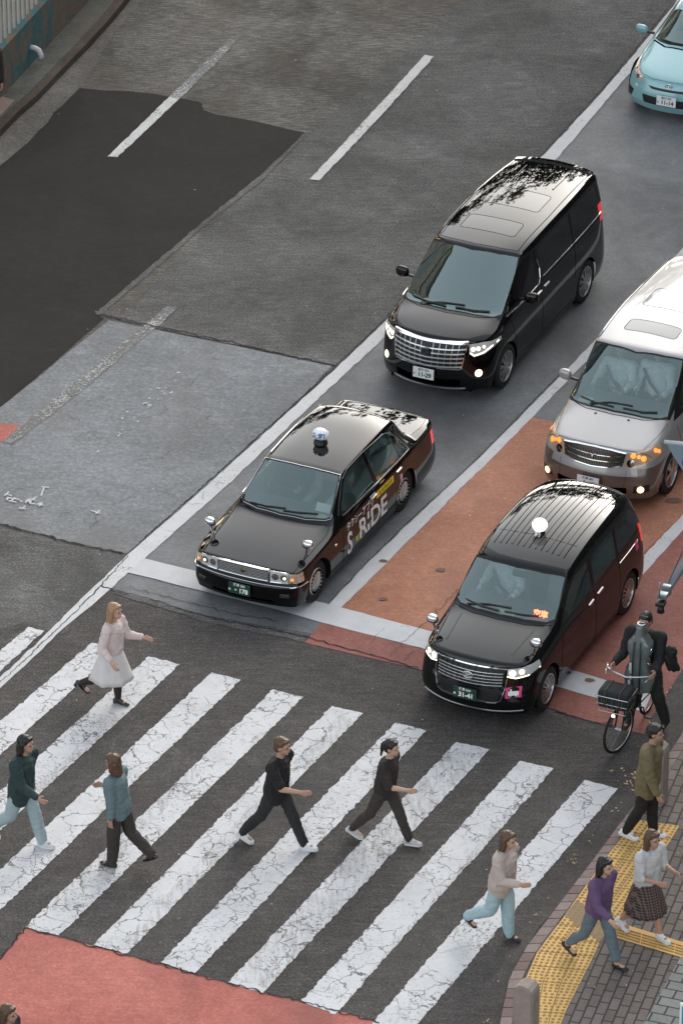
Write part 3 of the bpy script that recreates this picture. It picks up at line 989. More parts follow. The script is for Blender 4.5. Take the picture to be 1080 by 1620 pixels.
m_bright = pm('bright_trim', (0.82, 0.83, 0.83), 0.32, 0.75)
m_tyre = pm('tyre_rubber', (0.012, 0.012, 0.012), 0.8)
m_under = pm('underbody_dark', (0.006, 0.006, 0.006), 0.95, spec=0.1)
m_lamp = pm('lamp_glass', (0.78, 0.79, 0.78), 0.15, 0.35, 1.0, 0.02)
m_lamp_on = pm('lamp_lit', (0.9, 0.85, 0.75), 0.3, emit=(1.0, 0.82, 0.58), estr=1.1)
m_lamp_amber = pm('lamp_amber', (0.8, 0.30, 0.06), 0.2, 0.2, 1.0, emit=(1.0, 0.26, 0.04), estr=0.6)
m_fog_on = pm('fog_lit', (0.9, 0.7, 0.4), 0.3, emit=(1.0, 0.62, 0.24), estr=1.8)
m_tail = pm('tail_lamp', (0.42, 0.010, 0.012), 0.12, 0, 1.0, emit=(1.0, 0.02, 0.02), estr=0.25)
m_wind = glass_mat('windscreen_glass', (0.86, 0.97, 0.95), 0.24)
m_side = glass_mat('side_glass', (0.42, 0.50, 0.47), 0.08)
m_priv = pm('dark_window_glass', (0.004, 0.004, 0.005), 0.03, 0, 0.0, spec=0.6)
m_seat = pm('seat_fabric', (0.17, 0.185, 0.185), 0.9)
m_seatw = pm('white_seat_cover', (0.55, 0.57, 0.56), 0.9)
m_dash = pm('dashboard_plastic', (0.07, 0.085, 0.085), 0.7)
m_green = pm('plate_green', (0.010, 0.045, 0.030), 0.4)
m_white = pm('plate_white', (0.78, 0.78, 0.78), 0.5)
m_wink = pm('white_ink', (0.85, 0.86, 0.84), 0.6)
m_gink = pm('green_ink', (0.02, 0.09, 0.05), 0.6)

def add_wheel(root, x, y, r=0.31, w=0.20, style='cap', side=1, rimr=0.2):
    """tyre with a rim or wheel cover; the axle along x"""
    M = Matrix.Translation((x, y, r)) @ Matrix.Rotation(PI / 2 * side, 4, 'Y')
    bm = bmesh.new()
    add_lathe(bm, [(rimr, -w * .95), (r - .02, -w * .95), (r, -w * .8), (r + .002, -w * .5), (r, -w * .12), (r - .02, 0.0), (rimr + .03, .004), (rimr, -.008)], 40, M)
    for k in range(3):
        z_ = -w * (.3 + .2 * k)
    bmesh.ops.recalc_face_normals(bm, faces=bm.faces)
    ty = bm_to('wheel', bm, m_tyre, root, True)
    bm = bmesh.new()
    if style == 'cap':         # steel cover with slots round the edge
        add_lathe(bm, [(rimr, -.012), (rimr - .008, .004), (rimr - .02, .006), (rimr * .80, -.004), (rimr * .72, .004), (rimr * .45, .012), (rimr * .3, .004), (.001, .006)], 40, M)
        bmesh.ops.recalc_face_normals(bm, faces=bm.faces)
        for k in range(20):
            a = 2 * PI * k / 20
            Mk = M @ Matrix.Rotation(a, 4, 'Z') @ Matrix.Translation((rimr * .84, 0, .004))
            vs = add_box(bm, (0, 0, 0), (rimr * .16, rimr * .12, .012))
            for v in vs: v.co = Mk @ v.co
            for f in {f for v in vs for f in v.link_faces}: f.material_index = 1
        rim = bm_to('hubcap', bm, [m_satin, m_gap], ty, True)
    else:
        add_lathe(bm, [(rimr, -.02), (rimr + .004, .004), (rimr - .012, .004), (rimr - .02, -.03), (rimr - .03, -.06)], 40, M)
        add_lathe(bm, [(.05, -.02), (.05, .0), (.02, .006), (.001, .006)], 20, M)
        ns = {'ten': 10, 'five': 5, 'multi': 14}[style]
        for k in range(ns):
            for dk in ((-.09, .09) if style in ('ten', 'five') else (0,)):
                a = 2 * PI * k / ns
                Mk = M @ Matrix.Rotation(a + dk * (1 if style == 'ten' else 1.8), 4, 'Z')
                wd = .020 if style != 'five' else .036
                vs = [Vector((.03, -wd * .6, -.005)), Vector((rimr - .01, -wd * .5, -.012)), Vector((rimr - .01, wd * .5, -.012)), Vector((.03, wd * .6, -.005))]
                top = [bm.verts.new(Mk @ (v + Vector((0, 0, .008)))) for v in vs]
                bot = [bm.verts.new(Mk @ (v - Vector((0, 0, .015)))) for v in vs]
                bm.faces.new(top)
                for i in range(4): bm.faces.new((top[i], top[(i + 1) % 4], bot[(i + 1) % 4], bot[i]))
        bmesh.ops.recalc_face_normals(bm, faces=bm.faces)
        rim = bm_to('rim', bm, pm('alloy_' + style, (0.50, 0.48, 0.46), 0.28, 0.9), ty)
        bm = bmesh.new()
        add_lathe(bm, [(rimr - .02, -.06), (.001, -.06)], 24, M)
        bm_to('brake_shadow', bm, pm('brake_dark', (0.03, 0.03, 0.03), 0.6, 0.5), rim)
    return ty

def underbody(car, wheels, rw, x_out, y0, y1, z0=0.17, z1=0.42):
    bm = bmesh.new()
    wy = sorted(wheels)
    # tray between the wheels, narrow at the axles
    y0 += .12; y1 -= .12
    for a, b, w in ((y0, wy[0] - rw, x_out - .22), (wy[0] - rw, wy[0] + rw, x_out - .28), (wy[0] + rw, wy[1] - rw, x_out), (wy[1] - rw, wy[1] + rw, x_out - .28), (wy[1] + rw, y1, x_out - .22)):
        add_box(bm, (0, (a + b) / 2, (z0 + z1) / 2), (w * 2, b - a, z1 - z0))
    for y in wy:        # wheel houses
        for s in (1, -1):
            prev = None
            for k in range(19):
                a = -0.35 + (PI + .7) * k / 18
                yy, zz = y + rw * math.cos(a), .31 + rw * math.sin(a)
                v = (bm.verts.new((s * (x_out - .30), yy, zz)), bm.verts.new((s * (x_out + .025), yy, zz)))
                if prev: bm.faces.new((prev[0], prev[1], v[1], v[0]))
                prev = v
    return bm_to('underbody', bm, m_under, car.root)

def plate(car, s_top, s_kana, s_num, m_bg, m_ink, y, z, tilt=0.08, x=0.0, numscale=1.0):
    bm = bmesh.new()
    add_box(bm, (0, 0, 0), (.33, .012, .165), bevel=0.004)
    rot = Matrix.Translation((x, y, z)) @ Matrix.Rotation(-tilt, 4, 'X')
    bm.transform(rot)
    o = bm_to('number_plate', bm, m_bg, car.root)
    bpart = []
    base = rot @ Matrix.Translation((0, -0.0085, 0)) @ Matrix.Rotation(PI / 2, 4, 'X')
    for s, size, dx, dz, b in ((s_top, .045, 0.0, .052, .0012), (s_kana, .04, -.142, -.025, .001), (s_num, .092, .018, -.025, .0035)):
        me = text_mesh(s, size * (numscale if s is s_num else 1), bold=b)
        me.transform(base @ Matrix.Translation((dx, dz, 0)))
        link('plate_lettering', me, m_ink, o)
    return o

def wiper(car, pts, parent=None, z=0.02):
    """wiper arm and blade lying on the windscreen; pts are (x, y) seen from above"""
    bm = bmesh.new()
    P3 = [car.surf('top', a, b) for a, b in pts]
    add_tube(bm, [p + n * z for p, n in P3], 0.011, 6)
    return bm_to('wiper', bm, m_trim, car.root)

def door_mirror(car, x, y, z, m_shell, s=1, size=(.19, .11, .15), arm=True, name='door_mirror'):
    bm = bmesh.new()
    g = bmesh.ops.create_uvsphere(bm, u_segments=16, v_segments=10, radius=0.5)
    for v in bm.verts:
        c = v.co
        v.co = Vector((math.copysign(abs(c.x * 2) ** .7 / 2, c.x) * size[0], math.copysign(abs(c.y * 2) ** .8 / 2, c.y) * size[1] * (1 if c.y < 0 else .5), math.copysign(abs(c.z * 2) ** .75 / 2, c.z) * size[2]))
    bm.transform(Matrix.Translation((x * 1.0, y, z)) @ Matrix.Rotation(0.12 * s, 4, 'Z'))
    o = bm_to(name, bm, m_shell, car.root, True)
    bm = bmesh.new()
    add_tube(bm, [(x - s * size[0] * .4, y + .01, z - size[2] * .3), (x - s * (size[0] * .5 + .1), y + .03, z - size[2] * .45)], 0.022, 6)
    bm_to('mirror_arm', bm, m_trim, o)
    return o

def fender_mirror(car, x, y, z, s=1):
    p, n = car.surf('top', x, y)
    bm = bmesh.new()
    g = bmesh.ops.create_uvsphere(bm, u_segments=18, v_segments=12, radius=0.5)
    for v in bm.verts:
        c = v.co
        v.co = Vector((c.x * .17, c.y * .12, math.copysign(abs(c.z * 2) ** .8 / 2, c.z) * .13))
    bm.transform(Matrix.Translation(p + Vector((s * .04, -.03, .19))))
    o = bm_to('fender_mirror', bm, m_chrome, car.root, True)
    bm = bmesh.new()
    add_tube(bm, [p - Vector((0, 0, .01)), p + Vector((s * .01, -.01, .05)), p + Vector((s * .035, -.03, .15))], [.022, .014, .02], 8)
    bm_to('mirror_stalk', bm, m_chrome, o)
    return o

def seat(root, x, y, z, m, w=.5, h=.62):
    bm = bmesh.new()
    add_box(bm, (x, y, z), (w, .5, .14), bevel=.04)
    add_box(bm, (x, y + .30, z + h * .5), (w * .94, .13, h), rot=Matrix.Rotation(-.22, 3, 'X'), bevel=.05)
    add_box(bm, (x, y + .40, z + h + .10), (.26, .09, .17), bevel=.04)
    return bm_to('seat', bm, m, root, True)

def steering(root, x, y, z, r=.185):
    bm = bmesh.new()
    M = Matrix.Translation((x, y, z)) @ Matrix.Rotation(R(-62), 4, 'X')
    pts = [M @ Vector((r * math.cos(a), r * math.sin(a), 0)) for a in [2 * PI * k / 24 for k in range(25)]]
    add_tube(bm, pts, .014, 6, caps=False)
    for a in (0.2, PI - .2, -PI / 2):
        add_tube(bm, [M @ Vector((0, 0, -.02)), M @ Vector((r * math.cos(a), r * math.sin(a), 0))], .014, 6)
    add_tube(bm, [M @ Vector((0, 0, -.02)), M @ Vector((0, 0, -.25))], .03, 8)
    return bm_to('steering_wheel', bm, m_trim, root)

def lamp_spots(car, name, parent, spots, m, view='front', lift=0.004):
    """round bright reflectors behind a lamp lens: (x, z, radius)"""
    if len(spots) > 1:
        for sp in spots: o = lamp_spots(car, name, parent, [sp], m, view, lift)
        return o
    bm = bmesh.new()
    for a, b, r_ in spots:
        p, n = car.surf(view, a, b)
        u, w = frame_of(n)
        c = bm.verts.new(p + n * (lift + .004))
        ring = [bm.verts.new(p + n * lift + (u * math.cos(t) + w * math.sin(t)) * r_) for t in [2 * PI * k / 14 for k in range(14)]]
        for k in range(14): bm.faces.new((c, ring[k], ring[(k + 1) % 14]))
    bmesh.ops.recalc_face_normals(bm, faces=bm.faces)
    return bm_to(name, bm, m, parent)

def mirror_pts(l):
    return [(-x, y) for x, y in reversed(l)]

def sym_line(half):
    """a line given from the centre outwards, mirrored to both sides"""
    return mirror_pts(half[1:] if abs(half[0][0]) < 1e-6 else half) + half

POSE = {'crown': (-1.367, 62.791, 64.39), 'alph': (1.205, 68.870, 65.13), 'jpn': (1.630, 59.915, 64.91), 'silver': (3.46, 65.68, 65.0), 'aqua': (5.213, 78.327, 66.5)}
# ================================================================== THE FIVE VEHICLES
def car_root(key, name):
    x, y, a = POSE[key]
    return empty(name, (x, y, 0.004), R(a - 90))

# ------------------------------------------------------------------ black saloon taxi
root = car_root('crown', 'saloon_taxi')
tag(root, 'black boxy saloon taxi with white S.RIDE lettering on its doors', 'taxi')
sd = lambda x, z1=.53, z2=.47, z3=.27, z4=.17: [(x, z1), (x + .005, z2), (x, z3), (x - .03, z4)]
rows = [
 (.09, .715, [(.36, .01, .712), (.64, .045, .70), (.77, .10, .67)], [(.80, .52, .0), (.81, .49, -.03), (.81, .30, -.03), (.77, .17, 0)]),
 (.40, .775, [(.36, .01, .77), (.66, .03, .755), (.80, .05, .70)], sd(.83)),
 (.76, .825, [(.36, .01, .82), (.68, .03, .80), (.815, .04, .735)], sd(.84)),
 (1.18, .868, [(.36, .03, .863), (.69, .14, .85), (.82, .12, .775)], sd(.845)),
 (1.87, 1.355, [(.33, .02, 1.345), (.575, .07, 1.305), (.82, .12, .80)], sd(.845)),
 (2.30, 1.395, [(.34, .0, 1.385), (.575, .03, 1.335), (.82, .10, .82)], sd(.845)),
 (2.85, 1.415, [(.34, .0, 1.405), (.58, .0, 1.35), (.82, .0, .83)], sd(.845)),
 (3.30, 1.42, [(.34, .0, 1.41), (.575, .0, 1.35), (.82, .0, .84)], sd(.845)),
 (3.64, 1.385, [(.33, .0, 1.375), (.56, -.01, 1.32), (.81, .05, .845)], sd(.84)),
 (3.98, .955, [(.34, -.01, .95), (.62, -.05, .94), (.79, -.02, .86)], sd(.835)),
 (4.35, .935, [(.36, .0, .932), (.66, .0, .92), (.775, .0, .86)], sd(.825)),
 (4.66, .915, [(.36, -.01, .912), (.66, -.03, .90), (.74, -.06, .85)], [(.79, .56, .03), (.80, .47, .06), (.80, .30, .06), (.76, .18, 0)]),
]
c = Car('crown', rows, [(-.01, .53), (-.09, .48), (-.09, .29), (-.04, .18)], [(.0, .56), (.05, .46), (.05, .30), (0, .18)],
        {0: (.7, 3), 3: (.85, 2), 4: (.6, 3), 8: (.5, 2), 9: (.75, 3), 11: (.8, 3)},
        {2: lambda i: .6 if 4 <= i < 8 else (1.0 if i in (3, 8) else .3), 3: .55, 4: .15},
        root, ([(1, .4), (2, .8), (3, .5)], [(2, .6), (3, .4)]))
ws = sym_line([(0, 1.26), (.35, 1.29), (.60, 1.37), (.66, 1.42)]) + [(.63, 1.58), (.575, 1.83), (.555, 1.915)] + [(.30, 1.875), (0, 1.86), (-.30, 1.875)] + [(-.555, 1.915), (-.575, 1.83), (-.63, 1.58)]
def grow(poly, k):
    cx = sum(p[0] for p in poly) / len(poly); cy = sum(p[1] for p in poly) / len(poly)
    return [(cx + (p[0] - cx) * k[0], cy + (p[1] - cy) * k[1]) for p in poly]
c.region('top', grow(ws, (1.035, 1.10)), 'windscreen_surround', m_trim, parent='body')
c.region('top', ws, 'windscreen', m_wind)
rw = [(-.50, 3.67), (.50, 3.67), (.56, 3.84), (.55, 3.90), (-.55, 3.90), (-.56, 3.84)]
c.region('top', grow(rw, (1.05, 1.2)), 'rear_window_surround', m_trim)
c.region('top', rpoly(rw, .03), 'rear_window', m_priv)
fw = rpoly([(1.60, .90), (1.96, 1.225), (2.14, 1.285), (2.56, 1.30), (2.56, .90)], [.03, .08, .1, .02, .02])
rwn = rpoly([(2.66, .90), (2.66, 1.305), (3.22, 1.285), (3.36, 1.12), (3.40, .90)], [.02, .02, .08, .05, .02])
qw = rpoly([(3.44, .90), (3.40, 1.12), (3.28, 1.27), (3.40, 1.25), (3.62, 1.0), (3.66, .90)], .03)
for s in (1, -1):
    c.region('side', grow(fw, (1.05, 1.07)), 'window_frame', m_trim, s)
    c.region('side', grow(rwn, (1.05, 1.07)), 'window_frame', m_trim, s)
    c.region('side', fw, 'side_window', m_side, s)
    c.region('side', rwn, 'rear_side_window', m_side, s)
    c.region('side', qw, 'quarter_window', m_side, s)
    for wy in (.73, 3.52):
        c.region('side', [(wy + .345 * math.cos(a), .30 + .345 * math.sin(a)) for a in [2 * PI * k / 28 for k in range(28)]], '_void', m_trim, s)
grl = rpoly([(-.37, .535), (.37, .535), (.385, .70), (-.385, .70)], .02)
c.region('front', grl, 'grille', m_trim, lim=.4)
hl = rpoly([(.395, .535), (.665, .535), (.665, .695), (.395, .705)], .015)
cl_ = [(.665, .54), (.83, .54), (.83, .665), (.665, .685)]
for s in (1, -1):
    q = hl if s > 0 else mirror_pts(hl)
    c.region('front', q, 'headlight', m_lamp, s, lim=.45)
    q = cl_ if s > 0 else mirror_pts(cl_)
    c.region('front', q, 'corner_lamp', pm('corner_lamp_glass', (0.75, 0.55, 0.42), 0.12, .4, 1), s, lim=.33)
    q = [(.60, .60), (.82, .60), (.82, .80), (.60, .80)]
    c.region('rear', q if s > 0 else mirror_pts(q), 'tail_lamp', m_tail, s, lim=4.45)
parts = c.finish(m_black)
underbody(c, (.73, 3.52), .35, .79, .12, 4.6)
for s in (1, -1):
    add_wheel(root, s * .79, .73, .305, .19, 'cap', s, .195); add_wheel(root, s * .79, 3.52, .305, .19, 'cap', s, .195)
g = parts['grille'][0]
c.blist('grille_bar', [('front', [(-.37, z), (-.18, z), (0, z), (.18, z), (.37, z)], .010) for z in (.555, .578, .601, .624, .647, .670)], m_bright, g, h=.012)
c.blist('grille_frame', [('front', [(-.385, .70), (-.2, .705), (0, .707), (.2, .705), (.385, .70)], .03), ('front', [(-.385, .70), (-.375, .535)], .014), ('front', [(.385, .70), (.375, .535)], .014), ('front', [(-.37, .535), (.37, .535)], .012)], m_chrome, g, h=.016)
bm = bmesh.new(); p, n = c.surf('front', 0, .625)
add_lathe(bm, [(.001, .0), (.028, .0), (.03, .012), (.001, .016)], 14, Matrix.Translation(p + n * .012) @ Matrix.Rotation(PI / 2, 4, 'X'))
bm_to('grille_badge', bm, pm('gold_badge', (.45, .30, .10), .25, 1), g)
for h_ in parts['headlight']:
    s = 1 if h_.data.vertices[0].co.x > 0 else -1
    lamp_spots(c, 'reflector', h_, [(s * .47, .615, .05), (s * .59, .615, .05)], m_chrome)
    lamp_spots(c, 'bulb', h_, [(s * .60, .612, .020)], m_lamp_on, lift=.012)
    c.blist('lamp_rim', [('front', [(s * .40, .70), (s * .655, .693), (s * .655, .535), (s * .40, .53)], .012)], m_chrome, h_)
for h_ in parts['corner_lamp']:
    s = 1 if h_.data.vertices[0].co.x > 0 else -1
    lamp_spots(c, 'bulb', h_, [(s * .70, .60, .022)], m_lamp_amber, lift=.01)
b = parts['body'][0]
c.blist('bumper_trim', [('front', [(-.80, .495), (-.6, .495), (0, .495), (.6, .495), (.80, .495)], .014), ('side', [(.12, .49), (.40, .485)], .014), ('side', [(.12, .49), (.40, .485)], .014, -1)], m_chrome, b)

c.blist('fog_lamp', [('front', [(-.68, .36), (-.56, .36)], .06), ('front', [(.56, .36), (.68, .36)], .06)], pm('smoked_lamp', (.06, .05, .05), .1, .3, 1), b, h=.008)
bm = bmesh.new()
c.ribbon('x', 'front', [(-.45, .255), (0, .255), (.45, .255)], .06, m_gap, bm=bm)
bm_to('air_intake', bm, m_gap, b)
gaps = []
for s in (1, -1):
    gaps += [('side', [(1.60, .80), (1.50, .72), (1.46, .40), (1.46, .22)], .008, s), ('side', [(2.61, 1.31), (2.61, .22)], .008, s), ('side', [(3.42, .88), (3.40, .70), (3.20, .50), (3.12, .24)], .008, s),
             ('side', [(1.46, .22), (3.12, .22)], .008, s), ('side', [(.42, .62), (.16, .62)], .006, s)]
gaps += [('top', [(.70, .14), (.725, .6), (.745, 1.1), (.72, 1.28)], .008), ('top', [(-.70, .14), (-.725, .6), (-.745, 1.1), (-.72, 1.28)], .008), ('top', sym_line([(0, 1.19), (.36, 1.22), (.70, 1.30)]), .010),
         ('top', [(-.66, 4.02), (-.68, 4.3), (-.64, 4.62)], .008), ('top', [(.66, 4.02), (.68, 4.3), (.64, 4.62)], .008), ('top', [(-.66, 4.02), (.66, 4.02)], .008)]
c.blist('panel_gap', gaps, m_gap, b, h=.0015)
c.blist('belt_moulding', [('side', [(1.62, .872), (2.2, .882), (3.0, .888), (3.70, .885)], .016, s) for s in (1, -1)], m_chrome, b, h=.009)
c.blist('window_moulding', [('side', [(1.54, .90), (1.92, 1.245), (2.12, 1.305), (2.6, 1.325), (3.24, 1.305), (3.42, 1.25), (3.66, .96), (3.69, .90)], .013, s) for s in (1, -1)], m_chrome, b, h=.007)
c.blist('windscreen_moulding', [('top', grow(ws, (1.03, 1.085)) + grow(ws, (1.03, 1.085))[:1], .010)], m_chrome, b, h=.004)
for s in (1, -1):
    c.blist('door_handle', [('side', [(2.38, .76), (2.54, .76)], .028, s), ('side', [(3.20, .77), (3.36, .77)], .028, s)], m_chrome, b, h=.02)
wiper(c, [(.02, 1.29), (.25, 1.32), (.50, 1.39)]); wiper(c, [(-.50, 1.34), (-.25, 1.305), (.04, 1.32)])
fender_mirror(c, -.70, .60, .8, -1); fender_mirror(c, .70, .60, .8, 1)
for s in (1, -1):
    c.blist('side_marker', [('side', [(1.22, .62), (1.26, .62)], .03, s)], pm('marker_glass', (.7, .6, .5), .2, .3, 1), b, h=.012)
c.lettering('door_lettering', 'S', .46, 'side', (1.66, .43), m_wink, 1, bold=.008, sx=.78)
c.lettering('door_lettering', 'RIDE', .40, 'side', (2.40, .47), m_wink, 1, bold=.008, sx=1.08)
c.lettering('door_lettering', 'タクシーアプリ', .13, 'side', (2.02, .70), m_wink, 1, bold=.002, sx=.95)
bm = bmesh.new()
q = [c.surf('side', a, z_, 1) for a, z_ in ((1.84, .37), (1.92, .37), (1.92, .45), (1.84, .45))]
bm.faces.new([bm.verts.new(p + n * .006) for p, n in q]); bm_to('yellow_dot', bm, pm('decal_lime', (.62, .58, .03), .5), b)
bm = bmesh.new()
c.ribbon('x', 'side', [(2.56, .725), (3.10, .725)], .12, m_gap, bm=bm, h=.004)
d_ = bm_to('yellow_label', bm, pm('decal_yellow', (.85, .62, .02), .5), b)
c.lettering('label_lettering', 'エスライド', .085, 'side', (2.83, .725), pm('black_ink', (.01, .01, .01), .6), 1, parent=d_, bold=.002, lift=.009)
bm = bmesh.new(); c.ribbon('x', 'side', [(2.36, .78), (2.52, .78)], .06, m_gap, bm=bm, h=.004); bm_to('small_label', bm, pm('decal_grey', (.35, .36, .42), .5), b)
bm = bmesh.new(); c.ribbon('x', 'side', [(3.30, .63), (3.38, .63)], .12, m_gap, bm=bm, h=.004)
st = bm_to('round_sticker', bm, pm('decal_pink', (.62, .22, .22), .5), b)
c.lettering('sticker_lettering', '禁', .07, 'side', (3.34, .63), m_wink, 1, parent=st, bold=.001, lift=.009)
plate(c, '練馬 500', 'あ', '・178', m_green, m_wink, -.032, .385)
# roof sign: white ball shade on a dark foot, lettered
p, n = c.surf('top', 0, 2.50)
bm = bmesh.new(); add_lathe(bm, [(.10, -.005), (.095, .03), (.07, .05), (.05, .07)], 20, Matrix.Translation(p))
rs = bm_to('roof_sign', bm, m_trim, root, True)
bm = bmesh.new(); add_lathe(bm, [(.05, .06), (.085, .08), (.105, .125), (.10, .165), (.07, .20), (.03, .215), (.001, .218)], 20, Matrix.Translation(p) @ Matrix.Diagonal((1.15, .9, 1, 1)))
bm_to('sign_shade', bm, pm('sign_white', (.75, .78, .82), .3, emit=(.9, .95, 1), estr=.05), rs, True)
me = text_mesh('大和', .10, bold=.003)
me.transform(Matrix.Translation(p + Vector((0, -.094, .135))) @ Matrix.Rotation(PI / 2, 4, 'X'))
for v in me.vertices: v.co.y += (v.co.x ** 2) * 3.2
link('sign_lettering', me, pm('blue_ink', (.05, .16, .33), .5), rs)
# inside
bm = bmesh.new(); add_box(bm, (0, 1.64, .70), (1.36, .50, .22), bevel=.06); bm_to('dashboard', bm, m_dash, root, True)
for x in (-.36, .36): seat(root, x, 2.55, .48, m_seatw, h=.55)
bm = bmesh.new(); add_box(bm, (0, 3.35, .50), (1.3, .5, .16), bevel=.05); add_box(bm, (0, 3.66, .76), (1.3, .14, .5), rot=Matrix.Rotation(-.25, 3, 'X'), bevel=.05)
bm_to('rear_seat', bm, m_seatw, root, True)
steering(root, -.36, 2.06, .84)
bm = bmesh.new(); add_box(bm, (0, 2.02, 1.24), (.22, .03, .07), bevel=.01); bm_to('rear_view_mirror', bm, m_trim, root)
bm = bmesh.new(); add_box(bm, (.42, 1.72, .86), (.22, .02, .12), rot=Matrix.Rotation(-.6, 3, 'X')); bm_to('dashboard_card', bm, pm('card_white', (.7, .72, .7), .6), root)
bm = bmesh.new(); add_box(bm, (.50, 1.52, .84), (.16, .10, .01)); bm_to('permit_card', bm, pm('card_yellow', (.6, .62, .35), .6), root)
bm = bmesh.new(); add_box(bm, (0, 2.6, .30), (1.5, 2.4, .04)); bm_to('cabin_floor', bm, m_under, root)
CROWN = (root, c)

# ------------------------------------------------------------------ black minivan
root = car_root('alph', 'minivan')
tag(root, 'large black minivan with a broad chrome barred grille and lit headlights', 'minivan')
sd = lambda x, z1=.80, z2=.55, z3=.34, z4=.20: [(x, z1), (x + .005, z2), (x, z3), (x - .03, z4)]
rows = [
 (.13, 1.00, [(.40, .05, .995), (.66, .18, .97), (.80, .34, .93)], [(.86, .78, .0), (.875, .55, -.04), (.88, .36, -.08), (.85, .20, -.05)]),
 (.42, 1.065, [(.40, .03, 1.06), (.70, .08, 1.03), (.84, .20, .97)], sd(.895)),
 (.80, 1.11, [(.42, .05, 1.10), (.79, .14, 1.06), (.87, .16, 1.00)], sd(.905)),
 (1.72, 1.73, [(.40, .05, 1.72), (.69, .16, 1.66), (.87, .16, 1.06)], sd(.912)),
 (2.20, 1.775, [(.42, .0, 1.765), (.73, .05, 1.715), (.87, .10, 1.09)], sd(.915)),
 (2.95, 1.81, [(.42, .0, 1.80), (.74, .0, 1.74), (.87, .0, 1.10)], sd(.915)),
 (3.80, 1.805, [(.42, .0, 1.795), (.735, .0, 1.735), (.87, .0, 1.12)], sd(.915)),
 (4.45, 1.785, [(.42, .0, 1.775), (.69, .0, 1.715), (.865, .0, 1.13)], sd(.91)),
 (4.84, 1.755, [(.42, -.01, 1.745), (.67, -.04, 1.69), (.83, -.10, 1.14)], [(.87, .80, .02), (.88, .55, .05), (.88, .34, .05), (.84, .20, .02)]),
]
c = Car('alph', rows, [(-.11, .80), (-.13, .55), (-.12, .34), (-.07, .20)], [(.06, 1.14), (.12, .75), (.12, .40), (.06, .20)],
        {0: (.7, 3), 2: (.9, 2), 3: (.7, 2), 8: (.6, 3)},
        {2: lambda i: 1.0 if i == 2 else (.6 if i > 2 else .25), 3: lambda i: .35, 4: .1},
        root, ([(1, .2), (2, .2), (3, .3)], [(3, .4)]))
ws = sym_line([(0, .82), (.40, .855), (.69, .93), (.765, 1.01)]) + [(.755, 1.20), (.715, 1.60), (.67, 1.83)] + [(.40, 1.735), (0, 1.68), (-.40, 1.735)] + [(-.67, 1.83), (-.715, 1.60), (-.755, 1.20)]
c.region('top', grow(ws, (1.035, 1.06)), 'windscreen_surround', m_trim)
c.region('top', ws, 'windscreen', glass_mat('minivan_windscreen', (.42, .52, .50), .34))
fw = rpoly([(1.10, 1.10), (1.62, 1.50), (1.86, 1.58), (2.12, 1.60), (2.12, 1.10)], [.04, .1, .1, .03, .03])
sw = rpoly([(2.34, 1.17), (2.30, 1.60), (3.46, 1.62), (3.46, 1.17)], [.12, .05, .03, .03])
qw = rpoly([(3.56, 1.17), (3.56, 1.62), (4.58, 1.60), (4.68, 1.30), (4.62, 1.20)], [.03, .03, .1, .08, .05])
for s in (1, -1):
    c.region('side', [(1.02, 1.07), (1.62, 1.55), (1.9, 1.63), (4.64, 1.63), (4.74, 1.25), (4.66, 1.14), (2.32, 1.13), (2.2, 1.07)], 'window_frame', m_trim, s)
    c.region('side', fw, 'side_window', m_priv, s)
    c.region('side', sw, 'sliding_door_window', m_priv, s)
    c.region('side', qw, 'quarter_window', m_priv, s)
    for wy in (.90, 3.90):
        c.region('side', [(wy + .385 * math.cos(a), .33 + .385 * math.sin(a)) for a in [2 * PI * k / 28 for k in range(28)]], '_void', m_trim, s)
c.region('top', rpoly([(-.44, 2.20), (.44, 2.20), (.42, 2.62), (-.42, 2.62)], .07), 'front_sunroof', m_priv)
c.region('top', rpoly([(-.46, 3.04), (.46, 3.04), (.45, 3.62), (-.45, 3.62)], .07), 'rear_sunroof', m_priv)
grl = rpoly([(-.48, .57), (.48, .57), (.56, .97), (-.56, .97)], .03)
c.region('front', grl, 'grille', m_trim, lim=.5)
hl = [(.585, .93), (.60, .80), (.66, .735), (.78, .76), (.90, .86), (.89, .90), (.74, .935)]
for s in (1, -1):
    c.region('front', hl if s > 0 else mirror_pts(hl), 'headlight', m_lamp, s, lim=.75)
    q = [(.66, 1.02), (.92, 1.06), (.92, 1.30), (.78, 1.30)]
    c.region('rear', q if s > 0 else mirror_pts(q), 'tail_lamp', m_tail, s, lim=4.55)
q = [(-.62, 1.22), (.62, 1.22), (.60, 1.58), (-.60, 1.58)]
c.region('rear', q, 'rear_window', m_priv, 0, lim=4.6)
parts = c.finish(m_black)
underbody(c, (.90, 3.90), .39, .86, .12, 4.8)
for s in (1, -1):
    for wy in (.90, 3.90): add_wheel(root, s * .90, wy, .34, .22, 'ten', s, .235)
g = parts['grille'][0]
zz = (.60, .665, .73, .795, .86)
c.blist('grille_bar', [('front', [(-.505 - (z - .56) * .15, z + .0), (-.25, z - .012), (0, z - .018), (.25, z - .012), (.505 + (z - .56) * .15, z)], .022) for z in zz], m_bright, g, h=.016)
c.blist('grille_slat', [('front', [(x, .58), (x * 1.05, .92)], .010) for x in (-.44, -.36, -.27, -.18, -.09, .09, .18, .27, .36, .44)], m_satin, g, h=.006)
c.blist('grille_frame', [('front', sym_line([(0, .945), (.30, .95), (.575, .945)]), .065), ('front', [(-.57, .94), (-.51, .57)], .02), ('front', [(.57, .94), (.51, .57)], .02), ('front', [(-.50, .565), (.50, .565)], .02)], m_chrome, g, h=.02)
bm = bmesh.new(); p, n = c.surf('front', 0, .80)
